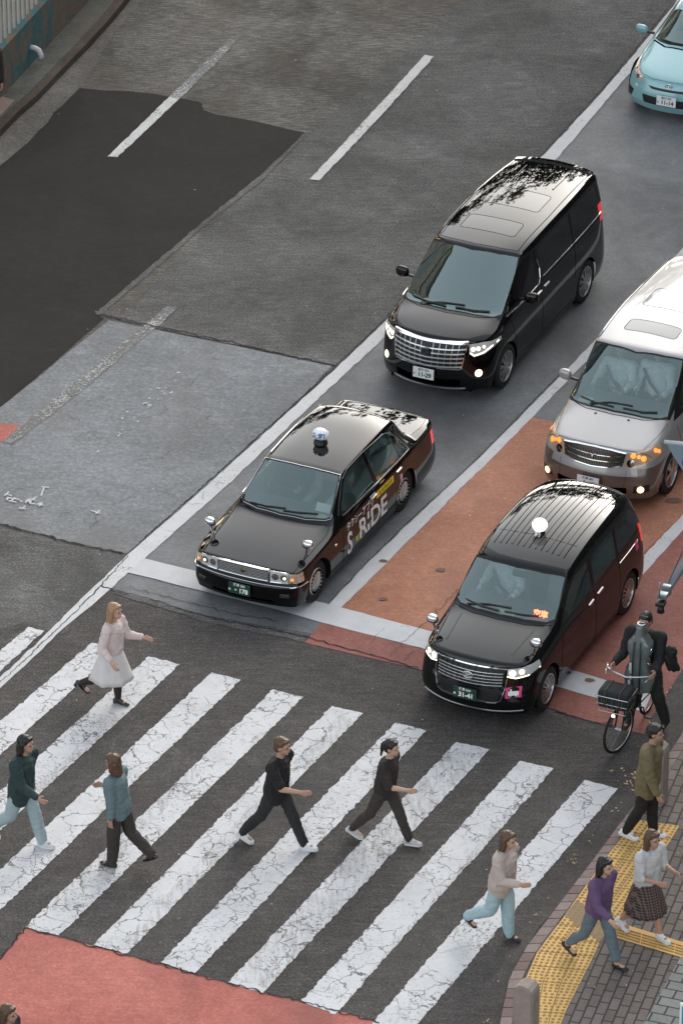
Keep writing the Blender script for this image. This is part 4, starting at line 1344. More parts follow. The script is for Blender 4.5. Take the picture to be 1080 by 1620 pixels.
add_lathe(bm, [(.001, 0), (.06, 0), (.075, .012), (.08, .02), (.06, .026), (.001, .02)], 20, Matrix.Translation(p + n * .012) @ Matrix.Rotation(PI / 2, 4, 'X') @ Matrix.Diagonal((1.0, .8, 1, 1)))
bm_to('grille_badge', bm, pm('dark_blue_badge', (.03, .05, .07), .15, .6, 1), g)
for h_ in parts['headlight']:
    s = 1 if h_.data.vertices[0].co.x > 0 else -1
    lamp_spots(c, 'bulb', h_, [(s * .64, .85, .032), (s * .70, .85, .03), (s * .76, .865, .022)], m_lamp_on, lift=.006)
    c.blist('light_strip', [('front', [(s * .61, .80), (s * .66, .755), (s * .76, .78), (s * .87, .87)], .022)], m_lamp_on, h_, h=.006)
b = parts['body'][0]
for s in (1, -1):
    bm = bmesh.new()
    p, n = c.surf('front', s * .73, .48)
    add_lathe(bm, [(.001, .012), (.04, .01), (.055, 0), (.06, -.01)], 16, Matrix.Translation(p + n * .004) @ n.to_track_quat('Z', 'Y').to_matrix().to_4x4())
    bm_to('fog_lamp', bm, m_lamp_on, b, True)
c.blist('lower_lip', [('front', sym_line([(0, .225), (.3, .225), (.56, .235)]), .035)], m_satin, b, h=.012)
bm = bmesh.new(); c.ribbon('x', 'front', sym_line([(0, .33), (.3, .33), (.5, .34)]), .12, m_gap, bm=bm, h=.002); bm_to('air_intake', bm, m_gap, b)
gaps = []
for s in (1, -1):
    gaps += [('side', [(1.12, .98), (1.25, .6), (1.30, .28)], .009, s), ('side', [(2.22, 1.60), (2.22, .28)], .009, s), ('side', [(3.50, 1.62), (3.50, .95), (3.45, .62)], .009, s), ('side', [(2.25, 1.10), (4.6, 1.135)], .009, s),
             ('side', [(1.30, .27), (3.45, .27)], .009, s)]
gaps += [('top', sym_line([(0, .74), (.42, .79), (.78, .95)]), .012), ('top', sym_line([(0, 1.80), (.40, 1.85), (.64, 1.94)]), .010),
         ('top', [(-.62, 1.95), (-.64, 3.0), (-.60, 4.7)], .014), ('top', [(.62, 1.95), (.64, 3.0), (.60, 4.7)], .014)]
for y0, y1, x in ((2.20, 2.62, .44), (3.04, 3.62, .46)):
    gaps.append(('top', rpoly([(-x, y0), (x, y0), (x - .01, y1), (-x + .01, y1)], .07) + [rpoly([(-x, y0), (x, y0), (x - .01, y1), (-x + .01, y1)], .07)[0]], .011))
c.blist('panel_gap', gaps, m_gap, b, h=.002)
c.blist('roof_rib', [('top', [(x, 3.85), (x, 4.62)], .028) for x in (-.36, -.12, .12, .36)], m_black, b, h=.012)
c.blist('chrome_trim', [('side', [(1.06, 1.06), (1.6, 1.07), (2.18, 1.09), (2.24, 1.16), (2.28, 1.30), (2.24, 1.45)], .020, s) for s in (1, -1)] + [('side', [(2.34, 1.14), (2.6, 1.145), (4.62, 1.17)], .014, s) for s in (1, -1)], m_chrome, b, h=.008)
c.blist('door_handle', [('side', [(2.02, .97), (2.20, .97)], .03, s) for s in (1, -1)] + [('side', [(2.30, .99), (2.48, .99)], .03, s) for s in (1, -1)], m_chrome, b, h=.025)
wiper(c, [(-.05, .86), (-.35, .89), (-.62, .98)]); wiper(c, [(.10, .87), (.38, .90), (.60, .97)]); wiper(c, [(-.45, .86), (-.1, .90), (.22, .93)])
door_mirror(c, -1.03, 1.50, 1.21, m_black, -1, (.22, .13, .17)); door_mirror(c, 1.03, 1.50, 1.21, m_black, 1, (.22, .13, .17))
plate(c, '品川 350', 'す', '11-29', m_white, m_gink, -.045, .475, .1)
c.blist('tailgate_spoiler', [('top', [(-.62, 4.74), (0, 4.78), (.62, 4.74)], .14)], m_black, b, h=.02)
bm = bmesh.new(); add_box(bm, (0, 1.35, .93), (1.5, .7, .18), bevel=.06); bm_to('dashboard', bm, m_dash, root, True)
for x in (-.42, .42): seat(root, x, 2.15, .65, m_seat, h=.62)
for x in (-.42, .42): seat(root, x, 3.15, .65, m_seat, h=.62)
steering(root, -.42, 1.72, 1.04)
bm = bmesh.new(); add_box(bm, (0, 2.6, .35), (1.6, 3.0, .04)); bm_to('cabin_floor', bm, m_under, root)

# ------------------------------------------------------------------ tall taxi
root = car_root('jpn', 'tall_taxi')
tag(root, 'dark green-black tall taxi with ribbed roof and round white roof lamp', 'taxi')
sd = lambda x, z1=.74, z2=.52, z3=.34, z4=.19: [(x, z1), (x + .006, z2), (x, z3), (x - .03, z4)]
rows = [
 (.12, .93, [(.38, .03, .925), (.62, .12, .90), (.74, .26, .86)], [(.79, .72, .0), (.805, .52, -.06), (.81, .34, -.10), (.77, .19, -.05)]),
 (.42, 1.00, [(.38, .02, .99), (.64, .05, .96), (.775, .14, .89)], sd(.825)),
 (1.02, 1.075, [(.38, .04, 1.06), (.72, .16, 1.03), (.80, .18, .95)], sd(.835)),
 (1.68, 1.55, [(.36, .03, 1.54), (.665, .11, 1.49), (.79, .14, .98)], sd(.838)),
 (2.05, 1.64, [(.36, .0, 1.63), (.675, .04, 1.575), (.79, .10, 1.0)], sd(.84)),
 (2.70, 1.69, [(.36, .0, 1.68), (.68, .0, 1.615), (.79, .0, 1.02)], sd(.84)),
 (3.40, 1.68, [(.36, .0, 1.67), (.67, .0, 1.605), (.79, .0, 1.04)], sd(.84)),
 (3.95, 1.60, [(.36, .0, 1.59), (.63, -.03, 1.52), (.78, .0, 1.06)], sd(.835)),
 (4.22, 1.52, [(.35, -.02, 1.51), (.55, -.06, 1.45), (.745, -.06, 1.06)], [(.80, .80, .03), (.81, .55, .06), (.81, .34, .07), (.77, .19, .03)]),
]
c = Car('jpn', rows, [(-.09, .74), (-.13, .52), (-.12, .34), (-.06, .19)], [(.10, 1.06), (.15, .75), (.16, .40), (.10, .20)],
        {0: (.55, 3), 2: (.9, 2), 3: (.65, 2), 8: (.3, 3)},
        {2: lambda i: 1.0 if i == 2 else (.4 if i > 2 else .3), 3: lambda i: .3, 4: .1},
        root, ([(1, .2), (2, .2), (3, .3)], [(3, .4)]))
ws = sym_line([(0, 1.065), (.35, 1.10), (.62, 1.18), (.70, 1.26)]) + [(.69, 1.42), (.655, 1.60), (.635, 1.74)] + [(.36, 1.665), (0, 1.63), (-.36, 1.665)] + [(-.635, 1.74), (-.655, 1.60), (-.69, 1.42)]
c.region('top', grow(ws, (1.04, 1.08)), 'windscreen_surround', m_trim)
c.region('top', ws, 'windscreen', m_wind)
fw = rpoly([(1.36, 1.0), (1.70, 1.30), (1.92, 1.41), (2.30, 1.43), (2.30, 1.02)], [.04, .1, .1, .03, .03])
sw = rpoly([(2.42, 1.03), (2.42, 1.44), (3.16, 1.46), (3.16, 1.06)], [.03, .03, .03, .03])
qw = rpoly([(3.26, 1.07), (3.26, 1.46), (3.86, 1.43), (4.10, 1.18), (4.05, 1.10)], [.03, .03, .1, .08, .05])
for s in (1, -1):
    c.region('side', [(1.28, .97), (1.70, 1.36), (1.94, 1.46), (3.9, 1.49), (4.17, 1.18), (4.06, 1.05), (2.4, .98)], 'window_frame', m_trim, s)
    c.region('side', fw, 'side_window', m_side, s)
    c.region('side', sw, 'sliding_door_window', m_side, s)
    c.region('side', qw, 'quarter_window', m_priv, s)
    for wy in (.80, 3.55):
        c.region('side', [(wy + .355 * math.cos(a), .31 + .355 * math.sin(a)) for a in [2 * PI * k / 28 for k in range(28)]], '_void', m_trim, s)
grl = rpoly([(-.44, .60), (.44, .60), (.475, .85), (-.475, .85)], .03)
c.region('front', grl, 'grille', m_trim, lim=.5)
lg = rpoly([(-.40, .40), (.40, .40), (.46, .585), (-.46, .585)], .05)
c.region('front', lg, 'air_intake', m_trim, lim=.5)
hl = [(.50, .86), (.50, .755), (.60, .725), (.74, .745), (.83, .80), (.83, .86), (.70, .875)]
for s in (1, -1):
    c.region('front', hl if s > 0 else mirror_pts(hl), 'headlight', m_lamp, s, lim=.6)
    q = [(.70, .86), (.86, .86), (.86, 1.18), (.74, 1.18)]
    c.region('rear', q if s > 0 else mirror_pts(q), 'tail_lamp', m_tail, s, lim=4.02)
c.region('rear', [(-.56, 1.10), (.56, 1.10), (.50, 1.42), (-.50, 1.42)], 'rear_window', m_priv, 0, lim=4.1)
parts = c.finish(m_blackg)
underbody(c, (.80, 3.55), .36, .79, .12, 4.25)
for s in (1, -1):
    for wy in (.80, 3.55): add_wheel(root, s * .815, wy, .31, .19, 'multi', s, .205)
g = parts['grille'][0]
c.blist('grille_bar', [('front', [(-.45, z), (-.2, z - .006), (0, z - .008), (.2, z - .006), (.45, z)], .009) for z in (.635, .675, .715, .755, .795)], m_bright, g, h=.016)
c.blist('grille_slat', [('front', [(x, .62), (x * 1.04, .835)], .012) for x in (-.40, -.32, -.24, -.16, -.08, 0, .08, .16, .24, .32, .40)], m_trim, g, h=.014)
c.blist('grille_frame', [('front', sym_line([(0, .862), (.25, .864), (.49, .86)]), .022), ('front', sym_line([(0, .385), (.25, .385), (.38, .39), (.44, .42), (.49, .60), (.50, .73)]), .012)], m_chrome, g, h=.012)
# emblem: three interlocking ovals
bm = bmesh.new(); p, n = c.surf('front', 0, .735)
def oval(bm, cx, cz, rx, rz, w, p, off=.022):
    add_tube(bm, [Vector((p.x + cx + rx * math.cos(a), p.y - off, p.z + cz + rz * math.sin(a))) for a in [2 * PI * k / 20 for k in range(21)]], w, 6, caps=False)
oval(bm, 0, 0, .070, .048, .008, p); oval(bm, 0, .010, .024, .038, .006, p); oval(bm, 0, .022, .050, .020, .006, p)
bm_to('grille_emblem', bm, m_chrome, g, True)
for h_ in parts['headlight']:
    s = 1 if h_.data.vertices[0].co.x > 0 else -1
    lamp_spots(c, 'bulb', h_, [(s * .56, .80, .042), (s * .66, .81, .036)], m_lamp_on, lift=.006)
    c.blist('lamp_rim', [('front', [(s * .50, .755), (s * .60, .727), (s * .73, .745), (s * .80, .775)], .012)], m_lamp_on, h_)
b = parts['body'][0]
c.blist('lower_lip', [('front', sym_line([(0, .235), (.35, .235), (.70, .25)]), .03)], m_satin, b, h=.010)
gaps = []
for s in (1, -1):
    gaps += [('side', [(1.30, .92), (1.22, .6), (1.22, .24)], .008, s), ('side', [(2.36, 1.44), (2.36, .24)], .008, s), ('side', [(3.21, 1.46), (3.21, .60), (3.15, .5)], .008, s), ('side', [(1.22, .235), (3.1, .235)], .008, s)]
gaps += [('top', sym_line([(0, .98), (.38, 1.02), (.70, 1.16)]), .012), ('top', sym_line([(0, 2.30), (.35, 2.30), (.56, 2.32)]), .007)]
c.blist('panel_gap', gaps, m_gap, b, h=.002)
c.blist('roof_groove', [('top', [(x, 2.0), (x * 1.0, 3.0), (x * .97, 4.02)], .016) for x in (-.50, -.33, -.17, 0, .17, .33, .50)], m_gap, b, h=.0015)
c.blist('roof_rib', [('top', [(x, 2.02), (x * 1.0, 3.0), (x * .97, 4.02)], .030) for x in (-.415, -.25, -.085, .085, .25, .415)], m_blackg, b, h=.008)
c.blist('slide_rail', [('side', [(3.24, .93), (3.9, .95)], .022, s) for s in (1, -1)], m_satin, b, h=.006)
c.blist('door_handle', [('side', [(2.14, .86), (2.30, .87)], .026, s) for s in (1, -1)] + [('side', [(2.44, .88), (2.62, .89)], .026, s) for s in (1, -1)], m_chrome, b, h=.024)
c.blist('bonnet_crease', [('top', [(.47, .40), (.50, .75), (.52, .98)], .03), ('top', [(-.47, .40), (-.50, .75), (-.52, .98)], .03)], m_blackg, b, h=.006)
wiper(c, [(-.02, 1.10), (-.30, 1.13), (-.55, 1.22)]); wiper(c, [(.05, 1.11), (.30, 1.14), (.50, 1.20)]); wiper(c, [(-.5, 1.15), (-.2, 1.16), (.12, 1.17)])
fender_mirror(c, -.70, .58, .9, -1); fender_mirror(c, .70, .58, .9, 1)
bm = bmesh.new(); q = [c.surf('front', a, z_) for a, z_ in ((.50, .46), (.68, .47), (.68, .62), (.50, .61))]
bm.faces.new([bm.verts.new(p + n * .006) for p, n in q])
st = bm_to('pink_sticker', bm, pm('decal_hotpink', (.78, .06, .22), .5), b)
bm = bmesh.new()
for a0, z_0, a1, z_1 in ((.53, .50, .65, .56), (.55, .49, .57, .59), (.61, .49, .63, .52)):
    q = [c.surf('front', a, z_) for a, z_ in ((a0, z_0), (a1, z_0), (a1, z_1), (a0, z_1))]
    bm.faces.new([bm.verts.new(p + n * .009) for p, n in q])
bm_to('sticker_mark', bm, m_wink, st)
bm = bmesh.new(); c.ribbon('x', 'side', [(3.80, .90), (3.89, .90)], .17, m_gap, bm=bm, h=.004)
bm_to('pink_sticker', bm, pm('decal_hotpink', (.78, .06, .22), .5), b)
plate(c, '練馬 510', 'あ', '31-41', m_green, m_wink, -.055, .50, .06)
p, n = c.surf('top', 0, 2.36)
bm = bmesh.new(); add_lathe(bm, [(.08, -.005), (.075, .02), (.05, .035), (.05, .06)], 20, Matrix.Translation(p))
rs = bm_to('roof_lamp', bm, m_trim, root, True)
bm = bmesh.new(); add_lathe(bm, [(.05, .05), (.08, .065), (.105, .11), (.105, .15), (.075, .195), (.03, .213), (.001, .216)], 20, Matrix.Translation(p))
bm_to('lamp_shade', bm, pm('roof_lamp_white', (.85, .83, .8), .3, emit=(1, .95, .88), estr=.45), rs, True)
me = text_mesh('和', .09, bold=.003); me.transform(Matrix.Translation(p + Vector((0, -.082, .022))) @ Matrix.Rotation(PI / 2 - .3, 4, 'X'))
link('sign_lettering', me, m_wink, rs)
bm = bmesh.new(); add_box(bm, (0, 1.50, .90), (1.40, .50, .18), bevel=.05); bm_to('dashboard', bm, m_dash, root, True)
for x in (-.36, .36): seat(root, x, 2.12, .60, m_seat, h=.60)
seat(root, -.36, 3.1, .60, m_seat); seat(root, .36, 3.1, .60, m_seat)
steering(root, -.36, 1.74, 1.0)
bm = bmesh.new(); add_box(bm, (0, 1.74, 1.36), (.22, .05, .09), bevel=.01); bm_to('rear_view_mirror', bm, m_trim, root)
bm = bmesh.new(); add_box(bm, (.44, 1.42, 1.03), (.24, .03, .085), rot=Matrix.Rotation(-.3, 3, 'X'))
sg = bm_to('vacant_sign', bm, pm('sign_box', (.05, .01, .01), .4), root)
me = text_mesh('空車', .10, bold=.004, spacing=1.05); me.transform(Matrix.Translation((.44, 1.397, 1.032)) @ Matrix.Rotation(PI / 2 - .3, 4, 'X'))
link('sign_lettering', me, pm('led_red', (.9, .1, .03), .5, emit=(1, .10, .03), estr=3.0), sg)
bm = bmesh.new(); add_box(bm, (0.0, 1.30, 1.0), (.24, .10, .012)); bm_to('permit_card', bm, pm('card_yellow', (.6, .62, .35), .6), root)
bm = bmesh.new(); add_box(bm, (0, 2.6, .35), (1.5, 2.6, .04)); bm_to('cabin_floor', bm, m_under, root)
JPN = (root, c)

# ------------------------------------------------------------------ silver minivan
root = car_root('silver', 'minivan')
tag(root, 'silver and grey-brown minivan with amber headlights and two sunroofs', 'minivan')
sd = lambda x, z1=.78, z2=.55, z3=.34, z4=.20: [(x, z1), (x + .005, z2), (x, z3), (x - .03, z4)]
rows = [
 (.16, .92, [(.38, .02, .915), (.62, .10, .90), (.76, .24, .87)], [(.83, .70, -.04), (.85, .55, -.10), (.86, .36, -.14), (.83, .20, -.10)]),
 (.46, 1.00, [(.38, .02, .99), (.68, .06, .96), (.81, .14, .90)], sd(.87)),
 (.88, 1.10, [(.38, .05, 1.09), (.74, .14, 1.06), (.845, .16, .96)], sd(.88)),
 (1.68, 1.73, [(.40, .05, 1.715), (.68, .15, 1.66), (.85, .14, 1.03)], sd(.89)),
 (2.15, 1.79, [(.42, .0, 1.745), (.715, .05, 1.72), (.85, .10, 1.06)], sd(.893)),
 (2.90, 1.82, [(.42, .0, 1.81), (.73, .0, 1.745), (.85, .0, 1.08)], sd(.893)),
 (3.80, 1.80, [(.42, .0, 1.79), (.70, .0, 1.72), (.85, .0, 1.10)], sd(.893)),
 (4.40, 1.78, [(.42, .0, 1.77), (.68, .0, 1.70), (.845, .0, 1.11)], sd(.89)),
 (4.76, 1.74, [(.42, -.01, 1.73), (.66, -.04, 1.67), (.81, -.10, 1.12)], [(.85, .80, .02), (.86, .55, .05), (.86, .34, .05), (.82, .20, .02)]),
]
c = Car('silver', rows, [(-.08, .69), (-.13, .55), (-.14, .36), (-.09, .20)], [(.06, 1.14), (.12, .75), (.12, .40), (.06, .20)],
        {0: (.6, 3), 2: (.9, 2), 3: (.7, 2), 8: (.6, 3)},
        {2: lambda i: 1.0 if i == 2 else (.55 if i > 2 else .2), 3: lambda i: .3, 4: .1},
        root, ([(1, .4), (2, .3), (3, .3)], [(3, .4)]))
ws = sym_line([(0, .91), (.40, .945), (.66, 1.01), (.735, 1.08)]) + [(.73, 1.26), (.69, 1.58), (.655, 1.78)] + [(.40, 1.70), (0, 1.635), (-.40, 1.70)] + [(-.655, 1.78), (-.69, 1.58), (-.73, 1.26)]
c.region('top', grow(ws, (1.045, 1.075)), 'windscreen_surround', m_trim)
c.region('top', ws, 'windscreen', m_wind)
for s in (1, -1):
    c.region('side', [(.22, .66), (.9, .69), (4.8, .69), (4.8, .1), (.05, .1)], 'lower_panel', m_bronze, s)
    c.region('side', [(1.12, 1.02), (1.62, 1.48), (1.9, 1.60), (4.56, 1.61), (4.70, 1.25), (4.60, 1.12), (2.2, 1.06)], 'window_frame', m_trim, s)
    c.region('side', rpoly([(1.24, 1.06), (1.66, 1.44), (1.86, 1.54), (2.20, 1.56), (2.20, 1.08)], .04), 'side_window', m_side, s)
    c.region('side', rpoly([(2.32, 1.11), (2.32, 1.57), (3.40, 1.58), (3.40, 1.13)], .04), 'sliding_door_window', m_priv, s)
    c.region('side', rpoly([(3.50, 1.14), (3.50, 1.58), (4.50, 1.56), (4.62, 1.28), (4.52, 1.17)], .05), 'quarter_window', m_priv, s)
    for wy in (.92, 3.82):
        c.region('side', [(wy + .365 * math.cos(a), .32 + .365 * math.sin(a)) for a in [2 * PI * k / 28 for k in range(28)]], '_void', m_trim, s)
c.region('front', [(-.95, .10), (.95, .10), (.95, .565), (.5, .555), (0, .55), (-.5, .555), (-.95, .565)], 'lower_bumper', m_bronze, 0, lim=.6)
c.region('top', rpoly([(-.40, 2.12), (.40, 2.12), (.38, 2.44), (-.38, 2.44)], .09), 'front_sunroof', pm('sunroof_glass', (.10, .115, .115), .05, 0, 1))
c.region('top', rpoly([(-.42, 2.86), (.42, 2.86), (.41, 3.44), (-.41, 3.44)], .07), 'rear_sunroof', pm('sunroof_glass_pale', (.40, .42, .43), .06, 0, 1))
grl = [(-.46, .88), (-.42, .70), (-.25, .655), (0, .64), (.25, .655), (.42, .70), (.46, .88), (.25, .905), (0, .915), (-.25, .905)]
c.region('front', grl, 'grille', m_trim, lim=.5)
hl = [(.475, .885), (.44, .72), (.52, .665), (.70, .70), (.88, .80), (.88, .94), (.72, .905)]
for s in (1, -1):
    c.region('front', hl if s > 0 else mirror_pts(hl), 'headlight', pm('lamp_amber_clear', (.70, .50, .36), .15, .35, 1), s, lim=.62)
    q = [(.60, .30), (.80, .31), (.80, .43), (.62, .42)]
    c.region('front', q if s > 0 else mirror_pts(q), 'fog_lamp_bay', m_trim, s, lim=.5)
parts = c.finish(m_pearl)
underbody(c, (.92, 3.82), .37, .84, .12, 4.7)
for s in (1, -1):
    for wy in (.92, 3.82): add_wheel(root, s * .875, wy, .325, .21, 'five', s, .22)
g = parts['grille'][0]
c.blist('grille_slat', [('front', [(x, .905 - abs(x) * .05), (x, .645 + x * x * .25)], .006) for x in [(-.43 + .86 * k / 36) for k in range(37)]], pm('grille_dark_chrome', (.25, .2, .17), .3, .9), g, h=.004)
c.blist('grille_bar', [('front', sym_line([(0, z - .01), (.25, z), (.445, z + .02)]), .014) for z in (.735, .81)], m_chrome, g, h=.012)
c.blist('grille_frame', [('front', sym_line([(0, .912), (.25, .905), (.465, .882)]), .03), ('front', sym_line([(0, .645), (.25, .658), (.42, .70), (.46, .88)]), .016)], m_chrome, g, h=.014)
bm = bmesh.new(); p, n = c.surf('front', 0, .79)
add_tube(bm, [p + Vector((-.06, -.022, .035)), p + Vector((0, -.026, .02)), p + Vector((.06, -.022, .035))], .012, 6)
add_tube(bm, [p + Vector((0, -.024, .02)), p + Vector((0, -.024, -.05))], .014, 6)
bm_to('grille_emblem', bm, m_chrome, g, True)
for h_ in parts['headlight']:
    s = 1 if h_.data.vertices[0].co.x > 0 else -1
    lamp_spots(c, 'reflector', h_, [(s * .54, .74, .058)], m_chrome)
    lamp_spots(c, 'bulb', h_, [(s * .54, .745, .028)], pm('projector', (.3, .32, .36), .05, .8, 1), lift=.014)
    lamp_spots(c, 'turn_bulb', h_, [(s * .56, .85, .040), (s * .69, .80, .042), (s * .63, .83, .03), (s * .79, .86, .035), (s * .82, .83, .03)], m_lamp_amber, lift=.006)
for s in (1, -1):
    lamp_spots(c, 'fog_lamp', parts['fog_lamp_bay'][0], [(s * .70, .37, .05)], m_fog_on, lift=.012)
b = parts['body'][0]
bm = bmesh.new(); c.ribbon('x', 'front', sym_line([(0, .32), (.3, .325), (.52, .34)]), .11, m_gap, bm=bm, h=.002); bm_to('air_intake', bm, m_gap, b)
gaps = [('top', sym_line([(0, .19), (.38, .215), (.62, .27), (.78, .40)]), .008), ('top', sym_line([(0, .84), (.42, .88), (.74, 1.02)]), .016), ('top', [(.66, .35), (.73, .7), (.77, 1.0)], .006), ('top', [(-.66, .35), (-.73, .7), (-.77, 1.0)], .006),
        ('front', [(-.50, .64), (-.48, .36)], .005), ('front', [(.50, .64), (.48, .36)], .005)]
for s in (1, -1):
    gaps += [('side', [(1.15, .95), (1.25, .6), (1.28, .28)], .009, s), ('side', [(2.26, 1.55), (2.26, .28)], .009, s), ('side', [(3.45, 1.58), (3.45, .7)], .009, s), ('side', [(2.3, .86), (4.6, .89)], .008, s)]
for y0, y1, x in ((2.12, 2.44, .40), (2.86, 3.44, .42)):
    q = rpoly([(-x, y0), (x, y0), (x - .01, y1), (-x + .01, y1)], .08); gaps.append(('top', q + [q[0]], .012))
c.blist('panel_gap', gaps, m_gap, b, h=.0015)
c.blist('roof_rail', [('top', [(x, 1.9), (x * 1.03, 2.9), (x * 1.0, 4.5)], .03) for x in (-.66, .66)], m_satin, b, h=.012)
wiper(c, [(-.04, .95), (-.33, .98), (-.58, 1.06)]); wiper(c, [(.10, .96), (.38, .99), (.58, 1.06)]); wiper(c, [(-.40, .96), (-.1, 1.0), (.22, 1.02)])
door_mirror(c, -1.0, 1.48, 1.20, m_pearl, -1, (.20, .12, .16)); door_mirror(c, 1.0, 1.48, 1.20, m_pearl, 1, (.20, .12, .16))
plate(c, '練馬 301', 'さ', '2-60', m_white, m_gink, -.045, .445, .1)
for x in (-.25, .25):
    bm = bmesh.new(); p, n = c.surf('top', x, .80); add_box(bm, p + n * .004, (.03, .02, .012))
    bm_to('washer_jet', bm, m_trim, b)
bm = bmesh.new(); add_box(bm, (0, 1.38, .90), (1.46, .60, .16), bevel=.06); bm_to('dashboard', bm, pm('dash_teal', (.10, .13, .13), .7), root, True)
for x in (-.42, .42): seat(root, x, 2.12, .64, m_seat, h=.60)
for x in (-.42, .42): seat(root, x, 3.1, .64, m_seat, h=.60)
steering(root, -.42, 1.70, 1.03)
bm = bmesh.new(); add_box(bm, (-.58, 1.24, .995), (.20, .14, .02)); bm_to('papers', bm, pm('card_white', (.7, .72, .7), .6), root)
bm = bmesh.new(); add_box(bm, (0, 2.6, .35), (1.6, 3.0, .04)); bm_to('cabin_floor', bm, m_under, root)
SILVER = (root, c)

# ------------------------------------------------------------------ light blue hatchback
root = car_root('aqua', 'hatchback')
tag(root, 'light blue hatchback driving down the far lane, white number plate', 'car')
sd = lambda x, z1=.58, z2=.48, z3=.32, z4=.17: [(x, z1), (x + .01, z2), (x + .005, z3), (x - .03, z4)]
rows = [
 (.10, .66, [(.32, .03, .658), (.54, .12, .65), (.68, .26, .64)], [(.76, .52, .0), (.785, .42, -.05), (.80, .28, -.08), (.76, .16, -.04)]),
 (.40, .76, [(.34, .03, .75), (.58, .08, .74), (.74, .16, .70)], sd(.815)),
 (.92, .90, [(.36, .05, .89), (.64, .22, .86), (.78, .24, .80)], sd(.835)),
 (1.62, 1.27, [(.34, .04, 1.26), (.545, .16, 1.20), (.78, .16, .84)], sd(.84)),
 (2.10, 1.36, [(.34, .0, 1.35), (.57, .04, 1.29), (.78, .08, .87)], sd(.84)),
 (2.70, 1.345, [(.34, .0, 1.335), (.56, .0, 1.27), (.77, .0, .90)], sd(.835)),
 (3.40, 1.25, [(.34, .0, 1.24), (.52, .0, 1.18), (.75, .0, .93)], sd(.83)),
 (3.82, 1.10, [(.34, -.02, 1.09), (.50, -.06, 1.04), (.70, -.08, .90)], [(.77, .60, .02), (.79, .48, .05), (.79, .30, .05), (.76, .18, .02)]),
]
c = Car('aqua', rows, [(-.06, .54), (-.09, .42), (-.10, .28), (-.06, .16)], [(.08, .90), (.14, .6), (.14, .36), (.08, .18)],
        {0: (.4, 3), 2: (.9, 2), 3: (.65, 2)}, {2: lambda i: 1.0 if i == 2 else .25, 3: .3, 4: .1}, root, ([(1, .3), (2, .3), (3, .4)], [(3, .4)]))
ws = sym_line([(0, .99), (.35, 1.03), (.54, 1.12), (.625, 1.20)]) + [(.60, 1.36), (.55, 1.60), (.52, 1.72)] + [(.30, 1.62), (0, 1.58), (-.30, 1.62)] + [(-.52, 1.72), (-.55, 1.60), (-.60, 1.36)]
c.region('top', grow(ws, (1.04, 1.08)), 'windscreen_surround', m_trim)
c.region('top', ws, 'windscreen', m_wind)
for s in (1, -1):
    c.region('side', rpoly([(1.42, .90), (1.80, 1.15), (2.2, 1.22), (3.2, 1.14), (3.5, .98), (2.5, .92)], .06), 'side_window', m_priv, s)
    for wy in (.78, 3.33):
        c.region('side', [(wy + .345 * math.cos(a), .30 + .345 * math.sin(a)) for a in [2 * PI * k / 24 for k in range(24)]], '_void', m_trim, s)
c.region('front', [(-.36, .555), (.36, .555), (.30, .515), (-.30, .515)], 'upper_grille', m_trim, lim=.5)
c.region('front', rpoly([(-.46, .40), (.46, .40), (.42, .27), (-.42, .27)], .03), 'grille', m_trim, lim=.5)
hl = [(.46, .625), (.50, .56), (.62, .56), (.74, .62), (.80, .76), (.765, .80), (.66, .70)]
for s in (1, -1):
    c.region('front', hl if s > 0 else mirror_pts(hl), 'headlight', pm('lamp_warm_glass', (.72, .68, .64), .12, .45, 1), s, lim=.72)
    q = [(.64, .40), (.78, .42), (.78, .28), (.68, .28)]
    c.region('front', q if s > 0 else mirror_pts(q), 'fog_lamp_bay', m_trim, s, lim=.5)
parts = c.finish(m_aqua)
underbody(c, (.78, 3.33), .35, .79, .1, 3.9)
for s in (1, -1):
    for wy in (.78, 3.33): add_wheel(root, s * .815, wy, .30, .18, 'multi', s, .2)
b = parts['body'][0]
bm = bmesh.new(); p, n = c.surf('front', 0, .605)
oval(bm, 0, 0, .055, .038, .008, p, .012); oval(bm, 0, .008, .020, .030, .006, p, .012); oval(bm, 0, .018, .040, .016, .006, p, .012)
bm_to('bonnet_emblem', bm, m_chrome, b, True)
c.blist('panel_gap', [('top', sym_line([(0, .125), (.30, .155), (.52, .26), (.64, .42), (.74, .9), (.74, 1.2)]), .008), ('top', sym_line([(0, .90), (.40, .95), (.66, 1.14)]), .04)], m_gap, b, h=.0015)
for h_ in parts['headlight']:
    s = 1 if h_.data.vertices[0].co.x > 0 else -1
    lamp_spots(c, 'reflector', h_, [(s * .60, .61, .04), (s * .69, .67, .035)], m_chrome)
wiper(c, [(-.04, 1.0), (-.30, 1.03), (-.52, 1.13)]); wiper(c, [(.10, 1.01), (.30, 1.04), (.50, 1.12)])
door_mirror(c, -.95, 1.36, .93, m_aqua, -1, (.22, .12, .14)); door_mirror(c, .95, 1.36, .93, m_aqua, 1, (.22, .12, .14))
plate(c, '品川 502', 'な', '11-14', m_white, m_gink, -.02, .385, .1)
bm = bmesh.new(); add_box(bm, (0, 1.45, .80), (1.36, .50, .12), bevel=.05); bm_to('dashboard', bm, pm('dash_teal', (.10, .13, .13), .7), root, True)
for x in (-.36, .36): seat(root, x, 2.10, .45, m_seat, h=.55)
bm = bmesh.new(); add_box(bm, (0, 2.2, .28), (1.4, 2.2, .04)); bm_to('cabin_floor', bm, m_under, root)
